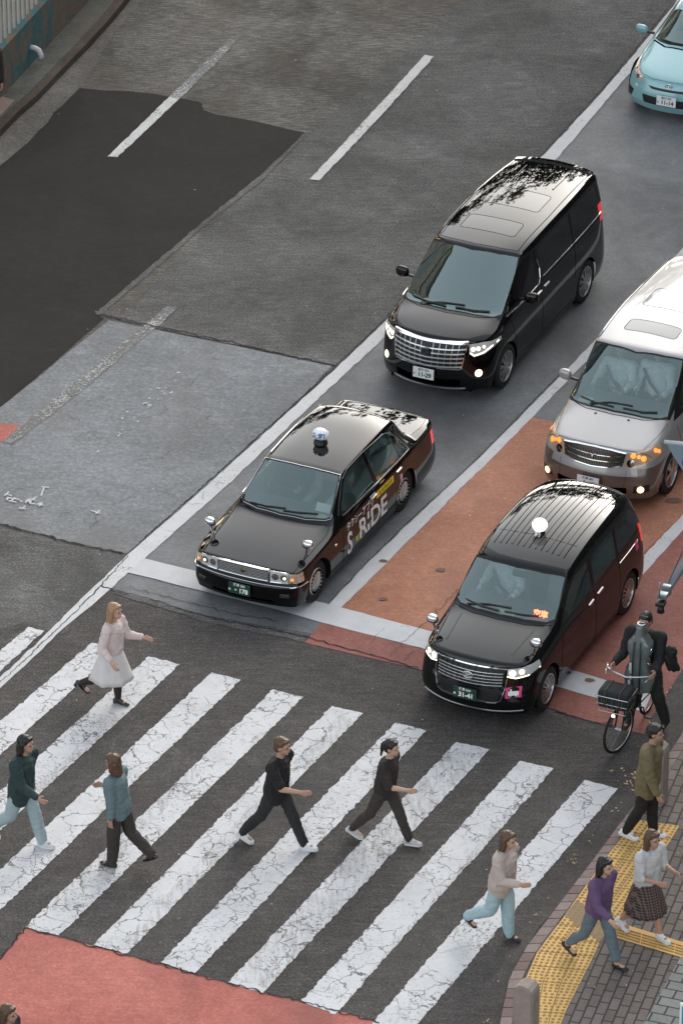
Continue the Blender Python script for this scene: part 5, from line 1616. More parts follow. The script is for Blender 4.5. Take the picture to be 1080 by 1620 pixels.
# ================================================================== PEOPLE
# a figure is grown from tapered capsules fused into one surface; local space: faces +y, own left = -x, z up
def caps(bm, a, ra, b, rb, seg=12, flat=None):
    a, b = Vector(a), Vector(b)
    t = b - a
    L = t.length
    if L < 1e-5: t = Vector((0, 0, 1))
    t.normalize(); u, w = frame_of(t)
    prof = []
    for k in range(4): th = PI / 2 * (1 - k / 3.0); prof.append((-math.sin(th) * ra, math.cos(th) * ra + 1e-4))
    for k in range(4): th = PI / 2 * k / 3.0; prof.append((L + math.sin(th) * rb, math.cos(th) * rb + 1e-4))
    rings = []
    for d, r_ in prof:
        rings.append([bm.verts.new(a + t * d + (u * math.cos(x) + w * math.sin(x)) * r_) for x in [2 * PI * k / seg for k in range(seg)]])
    for p, q in zip(rings, rings[1:]):
        for k in range(seg): bm.faces.new((p[k], p[(k + 1) % seg], q[(k + 1) % seg], q[k]))
    bm.faces.new(list(reversed(rings[0]))); bm.faces.new(rings[-1])

def ell(bm, c, r, rot=None, seg=14):
    g = bmesh.ops.create_uvsphere(bm, u_segments=seg, v_segments=10, radius=1.0)
    M = Matrix.Translation(Vector(c)) @ (rot.to_4x4() if rot is not None else Matrix.Identity(4)) @ Matrix.Diagonal((*r, 1))
    bmesh.ops.transform(bm, matrix=M, verts=g['verts'])

def fuse(name, bm, m, parent=None, voxel=0.012, smooth=3, wrinkle=0.0, wscale=6):
    """melt overlapping pieces into one continuous skin"""
    bmesh.ops.recalc_face_normals(bm, faces=bm.faces)
    me = bpy.data.meshes.new(name); bm.to_mesh(me); bm.free()
    o = bpy.data.objects.new(name, me); COL.objects.link(o)
    r_ = o.modifiers.new('r', 'REMESH'); r_.mode = 'VOXEL'; r_.voxel_size = voxel; r_.use_smooth_shade = True
    if smooth:
        s_ = o.modifiers.new('s', 'SMOOTH'); s_.iterations = smooth; s_.factor = 0.5
    dg = bpy.context.evaluated_depsgraph_get()
    me2 = bpy.data.meshes.new_from_object(o.evaluated_get(dg)); me2.name = name
    bpy.data.objects.remove(o); bpy.data.meshes.remove(me)
    if wrinkle:
        nn = [v.normal.copy() for v in me2.vertices]
        for v, n in zip(me2.vertices, nn):
            k = mathutils.noise.noise(Vector((v.co.x * wscale * 1.6, v.co.y * wscale * 1.6, v.co.z * wscale * .7)))
            q = v.co + Vector((mathutils.noise.noise(v.co * 5), mathutils.noise.noise(v.co * 5 + Vector((9, 0, 0))), 0)) * .12
            k += .9 * (1 - abs(mathutils.noise.noise(Vector((q.x * wscale * 1.2, q.y * wscale * 1.2, q.z * wscale * 3.0)))) * 2.4) * .5
            k += .35 * mathutils.noise.noise(v.co * wscale * 3.2)
            v.co += n * k * wrinkle
    return link(name, me2, m, parent, True)

def skin_m(k=0):
    c = [(0.46, 0.27, 0.19), (0.52, 0.32, 0.23), (0.40, 0.235, 0.165)][k]
    return pm('skin_%d' % k, c, 0.55, var=0.08, vscale=14)

def rx(v, a):
    c, s = math.cos(a), math.sin(a); return Vector((v.x, v.y * c - v.z * s, v.y * s + v.z * c))

def joints(H=1.65, lean=6, legL=(25, 10), legR=(-22, 25), armL=(-25, 20), armR=(28, 30), headyaw=0, female=True, armout=8, sit=False, spread=1.0, twist=0):
    """angles in degrees; a positive thigh or arm angle swings it forward (+y)"""
    J = {}
    k = H / 1.65
    hip = Vector((0, 0, 0))
    le = R(lean)
    up = Vector((0, math.sin(le), math.cos(le)))
    J['hip'] = hip
    J['waist'] = hip + up * .14 * k
    J['chest'] = hip + up * .32 * k
    J['neck'] = hip + up * .475 * k
    hd = Vector((0, math.sin(le * .6), math.cos(le * .6)))
    J['head'] = J['neck'] + hd * .17 * k + Vector((0, .02 * k, 0))
    sw = (.165 if female else .20) * k
    tw = R(twist)
    for s, nm, leg, arm in ((-1, 'L', legL, armL), (1, 'R', legR, armR)):
        sh = J['chest'] + up * .105 * k + Vector((s * sw * math.cos(tw), s * sw * math.sin(tw), 0))
        J['sh' + nm] = sh
        a = R(arm[0]); ao = R(arm[2] if len(arm) > 2 else armout)
        d = Vector((s * math.sin(ao), math.sin(a) * math.cos(ao), -math.cos(a) * math.cos(ao)))
        J['el' + nm] = sh + d * .275 * k
        a2 = R(arm[0] + arm[1]); ai = R((arm[3] if len(arm) > 3 else 2))
        d2 = Vector((s * math.sin(ai), math.sin(a2) * math.cos(ai), -math.cos(a2) * math.cos(ai)))
        J['wr' + nm] = J['el' + nm] + d2 * .235 * k
        J['hd' + nm] = d2
        h = hip + Vector((s * .085 * k, 0, -.02 * k)); J['hj' + nm] = h
        a = R(leg[0]); so = R(3 * spread)
        d = Vector((s * math.sin(so) * .4, math.sin(a), -math.cos(a)))
        J['kn' + nm] = h + d * .40 * k
        a2 = R(leg[0] - leg[1])
        d2 = Vector((s * math.sin(so) * .1, math.sin(a2), -math.cos(a2)))
        J['an' + nm] = J['kn' + nm] + d2 * .385 * k
        fa = leg[2] if len(leg) > 2 else max(-40, min(25, (leg[0] - leg[1]) * .5))     # toe pitch, + = toe up
        J['ft' + nm] = R(fa)
    J['k'] = k
    low = min(J['anL'].z - .085 * k, J['anR'].z - .085 * k)
    for n_ in ('L', 'R'):
        f = J['ft' + n_]
        toe = J['an' + n_] + Vector((0, .15 * k * math.cos(f), .15 * k * math.sin(f) - .07 * k))
        low = min(low, toe.z - .01)
    if not sit:
        for n_, v in J.items():
            if isinstance(v, Vector) and not n_.startswith('hd'): J[n_] = v - Vector((0, 0, low))
    return J

def hand(bm, w, d, s, k, curl=.5):
    """palm, four fingers of different length and a thumb, slightly curled"""
    d = d.normalized()
    side = Vector((1, 0, 0)); side = (side - d * side.dot(d)).normalized()       # across the palm is fore-aft
    fwd = d.cross(side); fwd.normalize()
    if fwd.y < 0: fwd = -fwd
    inn = -side * s                                                             # towards the body
    palm = w + d * .055 * k
    caps(bm, w, .024 * k, w + d * .03 * k, .026 * k)
    for o_ in (-.022, 0, .022):
        caps(bm, w + d * .02 * k + fwd * o_ * .7 * k, .015 * k, w + d * .085 * k + fwd * o_ * k, .014 * k, 8)
    for i, (o_, L) in enumerate(((.031, .070), (.011, .080), (-.010, .074), (-.030, .058))):
        a = w + d * .085 * k + fwd * o_ * k
        m1 = a + (d * math.cos(curl * .6) + inn * math.sin(curl * .6)) * L * .5 * k
        m2 = m1 + (d * math.cos(curl * 1.5) + inn * math.sin(curl * 1.5)) * L * .5 * k
        caps(bm, a, .0095 * k, m1, .009 * k, 8); caps(bm, m1, .009 * k, m2, .0075 * k, 8)
    a = w + d * .025 * k + fwd * .026 * k
    m1 = a + (d * .6 + fwd * .6 + inn * .35).normalized() * .038 * k
    m2 = m1 + (d * .85 + fwd * .25 + inn * .4).normalized() * .030 * k
    caps(bm, a, .012 * k, m1, .011 * k, 8); caps(bm, m1, .011 * k, m2, .009 * k, 8)

def body_mesh(J, root, skin, female=True, voxel=.0085, legs=True, slim=1.0):
    k = J['k']; bm = bmesh.new()
    # torso
    up = (J['chest'] - J['hip']).normalized()
    ell(bm, J['hip'] + up * .03, (.155 * k, .105 * k, .12 * k))
    ell(bm, J['waist'], (.118 * k, .088 * k, .13 * k))
    ell(bm, J['chest'], (.148 * k, .105 * k, .15 * k))
    caps(bm, J['shL'] - Vector((-.02, 0, 0)), .052 * k, J['shR'] - Vector((.02, 0, 0)), .052 * k)
    caps(bm, J['chest'] + up * .08 * k, .062 * k, J['neck'], .054 * k)
    caps(bm, J['neck'] - up * .02, .050 * k, J['neck'] + (J['head'] - J['neck']) * .5, .048 * k)
    # head
    h = J['head']
    ell(bm, h + Vector((0, -.006, .022)) * k, (.072 * k, .090 * k, .092 * k))
    ell(bm, h + Vector((0, .018, -.045)) * k, (.055 * k, .066 * k, .062 * k))
    ell(bm, h + Vector((0, .062, -.088)) * k, (.024 * k, .020 * k, .018 * k))
    caps(bm, h + Vector((0, .082, .012)) * k, .008 * k, h + Vector((0, .101, -.022)) * k, .012 * k, 8)
    ell(bm, h + Vector((0, .080, -.056)) * k, (.024 * k, .010 * k, .009 * k))
    caps(bm, h + Vector((-.045, .072, .022)) * k, .010 * k, h + Vector((.045, .072, .022)) * k, .010 * k, 8)
    for s in (-1, 1):
        ell(bm, h + Vector((s * .074, -.006, -.008)) * k, (.010 * k, .020 * k, .030 * k))
        nm = 'L' if s < 0 else 'R'
        caps(bm, J['sh' + nm], .050 * k * slim, J['el' + nm], .038 * k * slim)
        caps(bm, J['el' + nm], .038 * k * slim, J['el' + nm].lerp(J['wr' + nm], .35), .037 * k * slim)
        caps(bm, J['el' + nm].lerp(J['wr' + nm], .35), .037 * k * slim, J['wr' + nm], .024 * k)
        hand(bm, J['wr' + nm], J['hd' + nm], s, k)
        if legs:
            caps(bm, J['hj' + nm], .085 * k, J['kn' + nm], .055 * k)
            caps(bm, J['kn' + nm], .054 * k, J['kn' + nm].lerp(J['an' + nm], .3) + Vector((0, -.012, 0)), .056 * k)
            caps(bm, J['kn' + nm].lerp(J['an' + nm], .3) + Vector((0, -.012, 0)), .055 * k, J['an' + nm], .036 * k)
            f = J['ft' + nm]
            d = Vector((0, math.cos(f), math.sin(f)))
            caps(bm, J['an' + nm] + Vector((0, -.03 * k, -.045 * k)), .032 * k, J['an' + nm] + Vector((0, 0, -.045 * k)) + d * .11 * k, .028 * k)
    b = fuse('body', bm, skin, root, voxel * k, 2)
    # eyes and brows
    for s in (-1, 1):
        bm = bmesh.new(); ell(bm, h + Vector((s * .030, .080, .004)) * k, (.013 * k, .006 * k, .008 * k), seg=8)
        bm_to('eye', bm, pm('eye_dark', (.02, .015, .012), .2), root, True)
    bm = bmesh.new()
    ell(bm, h + Vector((0, .090, -.056)) * k, (.019 * k, .006 * k, .006 * k), seg=8)
    bm_to('lips', bm, pm('lip', (.38, .12, .10), .5), root, True)
    return b

def hair(J, root, m, style='short', back=.0):
    k = J['k']; h = J['head']; bm = bmesh.new()
    ell(bm, h + Vector((0, -.022, .042)) * k, (.084 * k, .094 * k, .086 * k))
    ell(bm, h + Vector((0, -.045, -.005)) * k, (.082 * k, .068 * k, .080 * k))
    ell(bm, h + Vector((0, .050, .080)) * k, (.060 * k, .034 * k, .026 * k))
    if style in ('long', 'bob'):
        L = .30 if style == 'long' else .15
        for s in (-1, 1):
            caps(bm, h + Vector((s * .070, -.01, .03)) * k, .030 * k, h + Vector((s * .082, -.02, -.08)) * k, .030 * k)
            caps(bm, h + Vector((s * .082, -.02, -.08)) * k, .030 * k, h + Vector((s * .075, -.05 - back, -L * .9)) * k, .020 * k)
            caps(bm, h + Vector((s * .04, -.06, 0)) * k, .045 * k, h + Vector((s * .05, -.085 - back, -L)) * k, .030 * k)
        caps(bm, h + Vector((0, -.07, 0)) * k, .05 * k, h + Vector((0, -.10 - back, -L * 1.05)) * k, .032 * k)
    elif style == 'tied':
        ell(bm, h + Vector((0, -.125, .01)) * k, (.035 * k, .035 * k, .04 * k))
        caps(bm, h + Vector((0, -.13, 0)) * k, .025 * k, h + Vector((0, -.16, -.16)) * k, .012 * k)
    o = fuse('hair', bm, m, root, .008 * k, 1, .007, 26)
    return o

def top(J, root, m, sleeve=1.0, loose=1.0, hem=-.06, name='top', wr=.014, collar=True, open_=False):
    """shirt or jacket over torso and arms; sleeve = share of the arm covered"""
    k = J['k']; bm = bmesh.new(); L = loose
    up = (J['chest'] - J['hip']).normalized()
    ell(bm, J['hip'] + up * (.05 + hem * .3) * k, (.176 * k * L, .134 * k * L, .13 * k + abs(hem) * .6))
    caps(bm, J['hip'] + up * (.02 + hem) * k + Vector((.05, 0, 0)), .115 * k * L, J['chest'] + Vector((.04, 0, 0)), .115 * k * L)
    caps(bm, J['hip'] + up * (.02 + hem) * k - Vector((.05, 0, 0)), .115 * k * L, J['chest'] - Vector((.04, 0, 0)), .115 * k * L)
    ell(bm, J['chest'] + up * .01, (.168 * k * L, .122 * k * L, .15 * k))
    caps(bm, J['shL'], .066 * k * L, J['shR'], .066 * k * L)
    caps(bm, J['chest'] + up * .08 * k, .085 * k, J['neck'] - up * (.02 if collar else .05) * k, .060 * k)
    for nm in 'LR':
        a, e, w = J['sh' + nm], J['el' + nm], J['wr' + nm]
        caps(bm, a, .068 * k * L, a.lerp(e, min(1, sleeve * 2)), .054 * k * L)
        if sleeve > .5: caps(bm, e, .053 * k * L, e.lerp(w, (sleeve - .5) * 2 * .97), .041 * k * L)
    return fuse(name, bm, m, root, .011 * k, 3, wr, 7)

def trousers(J, root, m, loose=1.0, name='trousers', wr=.012, length=1.07):
    k = J['k']; bm = bmesh.new(); L = loose
    up = (J['chest'] - J['hip']).normalized()
    ell(bm, J['hip'] + up * .030 * k, (.150 * k, .106 * k, .11 * k))
    for nm in 'LR':
        a, e, w = J['hj' + nm], J['kn' + nm], J['an' + nm]
        caps(bm, a + up * .01, .096 * k, e, max(.071, .074 * L) * k)
        caps(bm, e, max(.071, .074 * L) * k, e.lerp(w, .5) + Vector((0, -.008, 0)), max(.066, .068 * L) * k)
        caps(bm, e.lerp(w, .5) + Vector((0, -.008, 0)), max(.066, .068 * L) * k, e.lerp(w, .94 * length), .056 * k * L)
    return fuse(name, bm, m, root, .011 * k, 3, wr, 7)

def skirt(J, root, m, length=.45, flare=.26, name='skirt', pleats=0, wr=.010):
    k = J['k']; bm = bmesh.new()
    c0 = J['hip'] + Vector((0, 0, .10 * k))
    seg = 48; rings = []
    mid = (J['knL'] + J['knR']) / 2
    for i in range(9):
        t = i / 8
        z = c0.z - t * length * k
        cx = c0.x; cy = c0.y + (mid.y - c0.y) * t * .6
        fx = .125 + (flare - .125) * (t ** .8); fy = .10 + (flare - .10) * (t ** .9)
        if i == 1: fx, fy = .17, .13
        fx = max(fx, .165 if t > .1 else fx)
        ring = []
        for s in range(seg):
            a = 2 * PI * s / seg
            q = 1 + (.05 * t * math.sin(a * 7 + 1) + .03 * t * math.sin(a * 13))
            if pleats: q = 1 + .06 * t * math.sin(a * pleats)
            ring.append(bm.verts.new((cx + fx * k * q * math.cos(a), cy + fy * k * q * math.sin(a), z)))
        rings.append(ring)
    for a, b in zip(rings, rings[1:]):
        for s in range(seg): bm.faces.new((a[s], a[(s + 1) % seg], b[(s + 1) % seg], b[s]))
    bm.faces.new(rings[0])
    bmesh.ops.recalc_face_normals(bm, faces=bm.faces)
    o = bm_to(name, bm, m, root, True)
    md = o.modifiers.new('t', 'SOLIDIFY'); md.thickness = .006
    return o

def shoes(J, root, m, style='sneaker', sole=None, name='shoe'):
    k = J['k']
    for nm in 'LR':
        bm = bmesh.new(); f = J['ft' + nm]; a = J['an' + nm]
        rot = Matrix.Rotation(f, 3, 'X')
        def T(x, y, z): return a + rot @ Vector((x, y, z)) * k
        h = .03 if style == 'heel' else 0
        caps(bm, T(0, -.045, -.045), .036 * k, T(0, .03, -.050), .040 * k)
        caps(bm, T(0, .03, -.052), .038 * k, T(0, .125, -.062), .034 * k)
        ell(bm, T(0, .13, -.064), (.042 * k, .05 * k, .026 * k), rot)
        if style != 'flat': caps(bm, T(0, .0, -.018), .041 * k, T(0, .075, -.048), .035 * k)
        if style != 'flat': caps(bm, T(0, -.01, -.03), .042 * k, T(0, -.005, .0 + (.05 if style == 'boot' else 0)), .042 * k)
        if style == 'heel': add_box(bm, T(0, -.05, -.09), (.05 * k, .045 * k, .08 * k), rot)
        o = fuse(name, bm, m, root, .008 * k, 2)
        if sole:
            bm = bmesh.new()
            pts = [(0, -.09), (.032, -.07), (.036, 0), (.044, .09), (.040, .15), (0, .185), (-.040, .15), (-.044, .09), (-.036, 0), (-.032, -.07)]
            lo = [bm.verts.new(T(x, y, -.092)) for x, y in pts]; hi = [bm.verts.new(T(x, y, -.070)) for x, y in pts]
            bm.faces.new(hi); bm.faces.new(list(reversed(lo)))
            for i in range(len(pts)): bm.faces.new((lo[i], lo[(i + 1) % 10], hi[(i + 1) % 10], hi[i]))
            bm_to('sole', bm, sole, o)

def strap_bag(J, root_loc, rz, side, m, size=(.10, .28, .24), label='', hang=.25, group=None):
    """a shoulder bag; a thing of its own, hung from the shoulder"""
    k = J['k']; s = -1 if side == 'L' else 1
    r_ = empty('shoulder_bag', root_loc, rz)
    tag(r_, label, 'bag')
    p = J['sh' + side] + Vector((s * .05, -.02, 0))
    c = Vector((s * (.215 * k + .02), J['hip'].y - .02, J['hip'].z + hang - .12))
    bm = bmesh.new(); add_box(bm, c, size, bevel=.03); bm_to('bag_body', bm, m, r_, True)
    bm = bmesh.new()
    add_tube(bm, [c + Vector((0, size[1] * .4, size[2] * .5)), J['sh' + side] + Vector((0, .05, .07)), J['sh' + side] + Vector((0, -.05, .07)), c + Vector((0, -size[1] * .4, size[2] * .5))], .010, 6)
    bm_to('bag_strap', bm, m, r_, True)
    return r_

WHITE_SOLE = pm('shoe_sole_white', (.72, .72, .72), .6)
H_BLACK = pm('hair_black', (.012, .010, .009), .45, var=.4, vscale=60)
H_BROWN = pm('hair_brown', (.10, .055, .03), .45, var=.4, vscale=60)
H_BLOND = pm('hair_light_brown', (.36, .21, .11), .45, var=.3, vscale=60)
def cloth(name, c, var=.12, rough=.85): return pm(name, c, rough, var=var, vscale=9, bump=.15, bscale=220)
def person(px, py, z, head, label, group=None, zoff=0.0):
    p = at(px, py, z)
    r_ = empty('person', (p.x, p.y, z + zoff + .004), R(head - 90))
    tag(r_, label, 'person', group)
    return r_
def place_on_foot(root, J, foot, px, py, z):
    """shift the figure so that the named foot stands on the seen spot"""
    a = J['an' + foot]; rz = root.rotation_euler.z
    off = Matrix.Rotation(rz, 3, 'Z') @ Vector((a.x, a.y + .03, 0))
    p = at(px, py, z)
    root.location = (p.x - off.x, p.y - off.y, z + .004)

XR = -28.0      # walking right across the zebra
XL = 152.0
G = 'pedestrians on the zebra crossing'
# 1 woman in pink and white
J = joints(1.58, 5, (6, 8), (-12, 52), (18, 70, 14, 10), (-10, 55, 14, 10))
r = person(190, 1112, .0, XR, 'woman in pale pink top and white skirt with black loafers, light brown hair', G)
place_on_foot(r, J, 'L', 190, 1114, .012)
body_mesh(J, r, skin_m(1)); hair(J, r, H_BLOND, 'long')
top(J, r, cloth('pale_pink_knit', (.66, .54, .52)), .9, 1.12, -.02, 'jumper')
skirt(J, r, cloth('off_white_cloth', (.66, .62, .60)), .52, .30)
trousers(J, r, cloth('dark_stockings', (.035, .018, .018)), .80, 'stockings', 0.0)
shoes(J, r, pm('black_leather', (.01, .01, .01), .25, coat=.5), 'heel')
# 2 person at the left edge, dark green coat and pale jeans
J = joints(1.68, 7, (18, 4), (-16, 34), (-16, 22), (20, 50), female=False)
r = person(40, 1330, .0, XR, 'person in dark green coat and pale jeans at the left edge of the crossing', G)
place_on_foot(r, J, 'L', 70, 1340, .012)
body_mesh(J, r, skin_m(0)); hair(J, r, H_BLACK, 'bob')
top(J, r, cloth('dark_green_coat', (.022, .045, .045)), 1.0, 1.15, -.16, 'coat')
trousers(J, r, cloth('pale_teal_denim', (.33, .42, .43)), 1.1)
shoes(J, r, cloth('pale_canvas', (.6, .62, .62)), 'sneaker', WHITE_SOLE)
# 3 person walking left in a teal top
J = joints(1.62, 6, (6, 2), (-15, 36), (-10, 12), (14, 62))
r = person(175, 1365, .0, XL, 'person in teal top and dark trousers stepping left with a black boot', G)
place_on_foot(r, J, 'L', 174, 1372, .012)
body_mesh(J, r, skin_m(2)); hair(J, r, H_BROWN, 'bob')
top(J, r, cloth('muted_teal', (.13, .19, .20)), .95, 1.12, -.08, 'blouse')
trousers(J, r, cloth('brown_black_trousers', (.040, .032, .028)), 1.12)
shoes(J, r, pm('black_leather', (.01, .01, .01), .25, coat=.5), 'boot')
# 4 person in black with white sneakers
J = joints(1.70, 7, (27, 4), (-25, 14), (-20, 20), (34, 60, 10, -6), female=False)
r = person(430, 1340, .0, XR, 'person all in black with white sneakers mid-stride in the middle of the crossing', G)
place_on_foot(r, J, 'R', 388, 1332, .012)
body_mesh(J, r, skin_m(0)); hair(J, r, H_BROWN, 'short')
top(J, r, cloth('black_tee', (.012, .011, .011)), .42, 1.1, -.10, 'shirt')
trousers(J, r, cloth('charcoal_trousers', (.022, .021, .022)), 1.0)
shoes(J, r, cloth('white_canvas', (.72, .72, .72)), 'sneaker', WHITE_SOLE)
# 5 woman in black, black-and-white sneakers
J = joints(1.60, 8, (25, 4), (-24, 16), (-22, 30), (24, 70, 10, -6))
r = person(590, 1330, .0, XR, 'black haired person in dark brown dress and black-and-white sneakers', G)
place_on_foot(r, J, 'R', 562, 1326, .012)
body_mesh(J, r, skin_m(1)); hair(J, r, H_BLACK, 'tied')
top(J, r, cloth('brown_black', (.030, .022, .019)), .55, 1.05, -.06, 'top')
trousers(J, r, cloth('dark_brown_trousers', (.045, .034, .030)), .95)
shoes(J, r, cloth('grey_white_canvas', (.5, .5, .5)), 'sneaker', WHITE_SOLE)
# 6 woman in beige and light jeans, stepping off the crossing
J = joints(1.62, 7, (6, 3), (-14, 44), (-18, 10, 10), (12, 80, 10, -14))
r = person(806, 1485, .0, XR - 5, 'brown haired woman in beige cardigan and pale blue trousers by the kerb', G)
place_on_foot(r, J, 'L', 808, 1487, .015)
body_mesh(J, r, skin_m(1)); hair(J, r, H_BROWN, 'long', .02)
top(J, r, cloth('beige_cardigan', (.50, .42, .37)), 1.0, 1.2, -.10, 'cardigan', .012)
trousers(J, r, cloth('pale_blue_cloth', (.36, .50, .53)), 1.15)
shoes(J, r, pm('dark_suede', (.03, .028, .027), .7), 'boot')
# 7 woman in purple
G2 = 'pedestrians on the right-hand pavement'
J = joints(1.62, 8, (19, 2), (-18, 26), (-20, 16, 10), (24, 40, 12))
r = person(950, 1500, ZP, -42, 'person in purple top, slate blue trousers and black flat shoes on the tactile paving', G2)
place_on_foot(r, J, 'L', 978, 1534, ZP)
body_mesh(J, r, skin_m(1)); hair(J, r, H_BLACK, 'bob')
top(J, r, cloth('purple_cloth', (.13, .075, .16)), .9, 1.12, -.05, 'blouse', .010)
trousers(J, r, cloth('slate_blue_denim', (.13, .17, .19)), .95, length=.92)
shoes(J, r, pm('black_flat', (.015, .014, .014), .4), 'flat')
# 8 person in white top and plaid skirt
J = joints(1.60, 7, (14, 2), (-14, 22), (6, 90, 12, -10), (10, 85, 12, -14))
r = person(985, 1470, ZP, -48, 'brown haired person in white top and dark plaid skirt with white shoes', G2)
place_on_foot(r, J, 'R', 985, 1472, ZP)
body_mesh(J, r, skin_m(0)); hair(J, r, H_BROWN, 'long')
top(J, r, cloth('off_white_top', (.58, .57, .56)), .6, 1.1, -.02, 'shirt')
mpl, nt, b = new_mat('plaid_cloth')
tcn = nt.nodes.new('ShaderNodeTexCoord')
w1 = node(nt, 'ShaderNodeTexWave', i_Scale=9.0, bands_direction='X'); w2 = node(nt, 'ShaderNodeTexWave', i_Scale=9.0, bands_direction='Z')
nt.links.new(tcn.outputs['Object'], w1.inputs['Vector']); nt.links.new(tcn.outputs['Object'], w2.inputs['Vector'])
c_ = mixc(nt, ramp(nt, w1.outputs['Fac'], [(.6, (0, 0, 0)), (.7, (.6, .6, .6))]), (.035, .022, .02), (.20, .14, .12))
c_ = mixc(nt, ramp(nt, w2.outputs['Fac'], [(.6, (0, 0, 0)), (.7, (.5, .5, .5))]), c_, (.22, .16, .14))
nt.links.new(c_, b.inputs['Base Color']); b.inputs['Roughness'].default_value = .9
skirt(J, r, mpl, .56, .27, pleats=16)
shoes(J, r, cloth('white_canvas', (.72, .72, .72)), 'sneaker', WHITE_SOLE)
# 9 man in an olive coat by the stone bollard
J = joints(1.70, 5, (5, 2), (-8, 18), (-8, 12), (10, 16), female=False)
r = person(1037, 1318, ZP, -20, 'man in olive coat, black trousers and white shoes beside the stone bollard', G2)
place_on_foot(r, J, 'L', 1036, 1322, ZP)
body_mesh(J, r, skin_m(2)); hair(J, r, H_BLACK, 'short')
top(J, r, cloth('olive_coat', (.16, .125, .065)), 1.0, 1.15, -.20, 'coat')
trousers(J, r, cloth('black_trousers', (.012, .011, .011)), 1.0)
shoes(J, r, cloth('white_leather', (.78, .79, .80)), 'sneaker', WHITE_SOLE)
# 10 person by the fence at the far left
J = joints(1.68, 2, (4, 2), (-6, 6), (-6, 12), (8, 20), female=False)
r = person(-16, 208, ZL, -70, 'person in dark clothes standing by the graffiti wall at the left edge')
place_on_foot(r, J, 'L', -8, 207, ZL)
body_mesh(J, r, skin_m(0)); hair(J, r, H_BLACK, 'short')
top(J, r, cloth('brown_black', (.030, .022, .019)), 1.0, 1.2, -.16, 'coat')
trousers(J, r, cloth('dark_brown_trousers', (.045, .034, .030)), 1.0)
shoes(J, r, pm('black_leather', (.01, .01, .01), .25, coat=.5), 'boot')
# 11 only the head reaches into the picture at the lower left
J = joints(1.60, 4, (20, 2), (-20, 20), (-20, 20), (20, 20))
r = person(30, 1775, .0, XR, 'dark brown haired person whose head shows in the bottom left corner')
place_on_foot(r, J, 'L', 52, 1768, .01)
body_mesh(J, r, skin_m(0)); hair(J, r, H_BROWN, 'bob')
top(J, r, cloth('brown_black', (.030, .022, .019)), 1.0, 1.1, -.1, 'coat')
trousers(J, r, cloth('charcoal_trousers', (.022, .021, .022)), 1.0)
shoes(J, r, pm('black_leather', (.01, .01, .01), .25, coat=.5), 'boot')

def bag_for(r, J, side, m, size, label): return strap_bag(J, r.location, r.rotation_euler.z, side, m, size, label)
# ---- people seated in the vehicles
def seated(key, x, y, z, label, shirt, hr=H_BLACK, arms=((48, 40, 14, -6), (48, 40, 14, -6)), belt=None, H=1.62, turn=180):
    """driver or passenger: faces the front of the car (-y of car space)"""
    px_, py_, a = POSE[key]
    M = Matrix.Translation((px_, py_, 0)) @ Matrix.Rotation(R(a - 90), 4, 'Z')
    p = M @ Vector((x, y, 0))
    r_ = empty('person', (p.x, p.y, z), R(a - 90 + turn))
    tag(r_, label, 'person', 'people in the waiting vehicles')
    J = joints(H, -10, (82, 70), (82, 70), arms[0], arms[1], sit=True, female=False)
    body_mesh(J, r_, skin_m(0), voxel=.010); hair(J, r_, hr, 'short')
    top(J, r_, shirt, 1.0, 1.05, 0.0, 'shirt')
    trousers(J, r_, cloth('charcoal_trousers', (.022, .021, .022)), 1.0)
    if belt:
        bm = bmesh.new()
        a_, b_ = J['shR'] + Vector((-.02, .11, -.02)), J['hip'] + Vector((-.10, .16, .10))
        add_tube(bm, [a_, (a_ + b_) / 2 + Vector((0, .05, 0)), b_], .022, 6); bm_to('seat_belt', bm, m_trim, r_)
    shoes(J, r_, pm('black_leather', (.01, .01, .01), .25, coat=.5), 'boot')
    return r_
W_SHIRT = cloth('white_shirt', (.72, .74, .76), .05)
seated('jpn', -.36, 2.10, .74, 'driver in white shirt at the wheel of the tall taxi', W_SHIRT, belt=True)
seated('silver', -.42, 2.06, .78, 'driver in white shirt holding the wheel of the silver minivan', W_SHIRT, belt=True)
seated('silver', .10, 2.20, .78, 'passenger in white shirt with dark seat belt leaning towards the silver minivan driver', W_SHIRT, belt=True, arms=((20, 60, 10, -10), (35, 50, 10, -16)))
seated('crown', -.36, 2.50, .60, 'driver in dark suit at the wheel of the saloon taxi', cloth('dark_suit', (.03, .034, .038)))
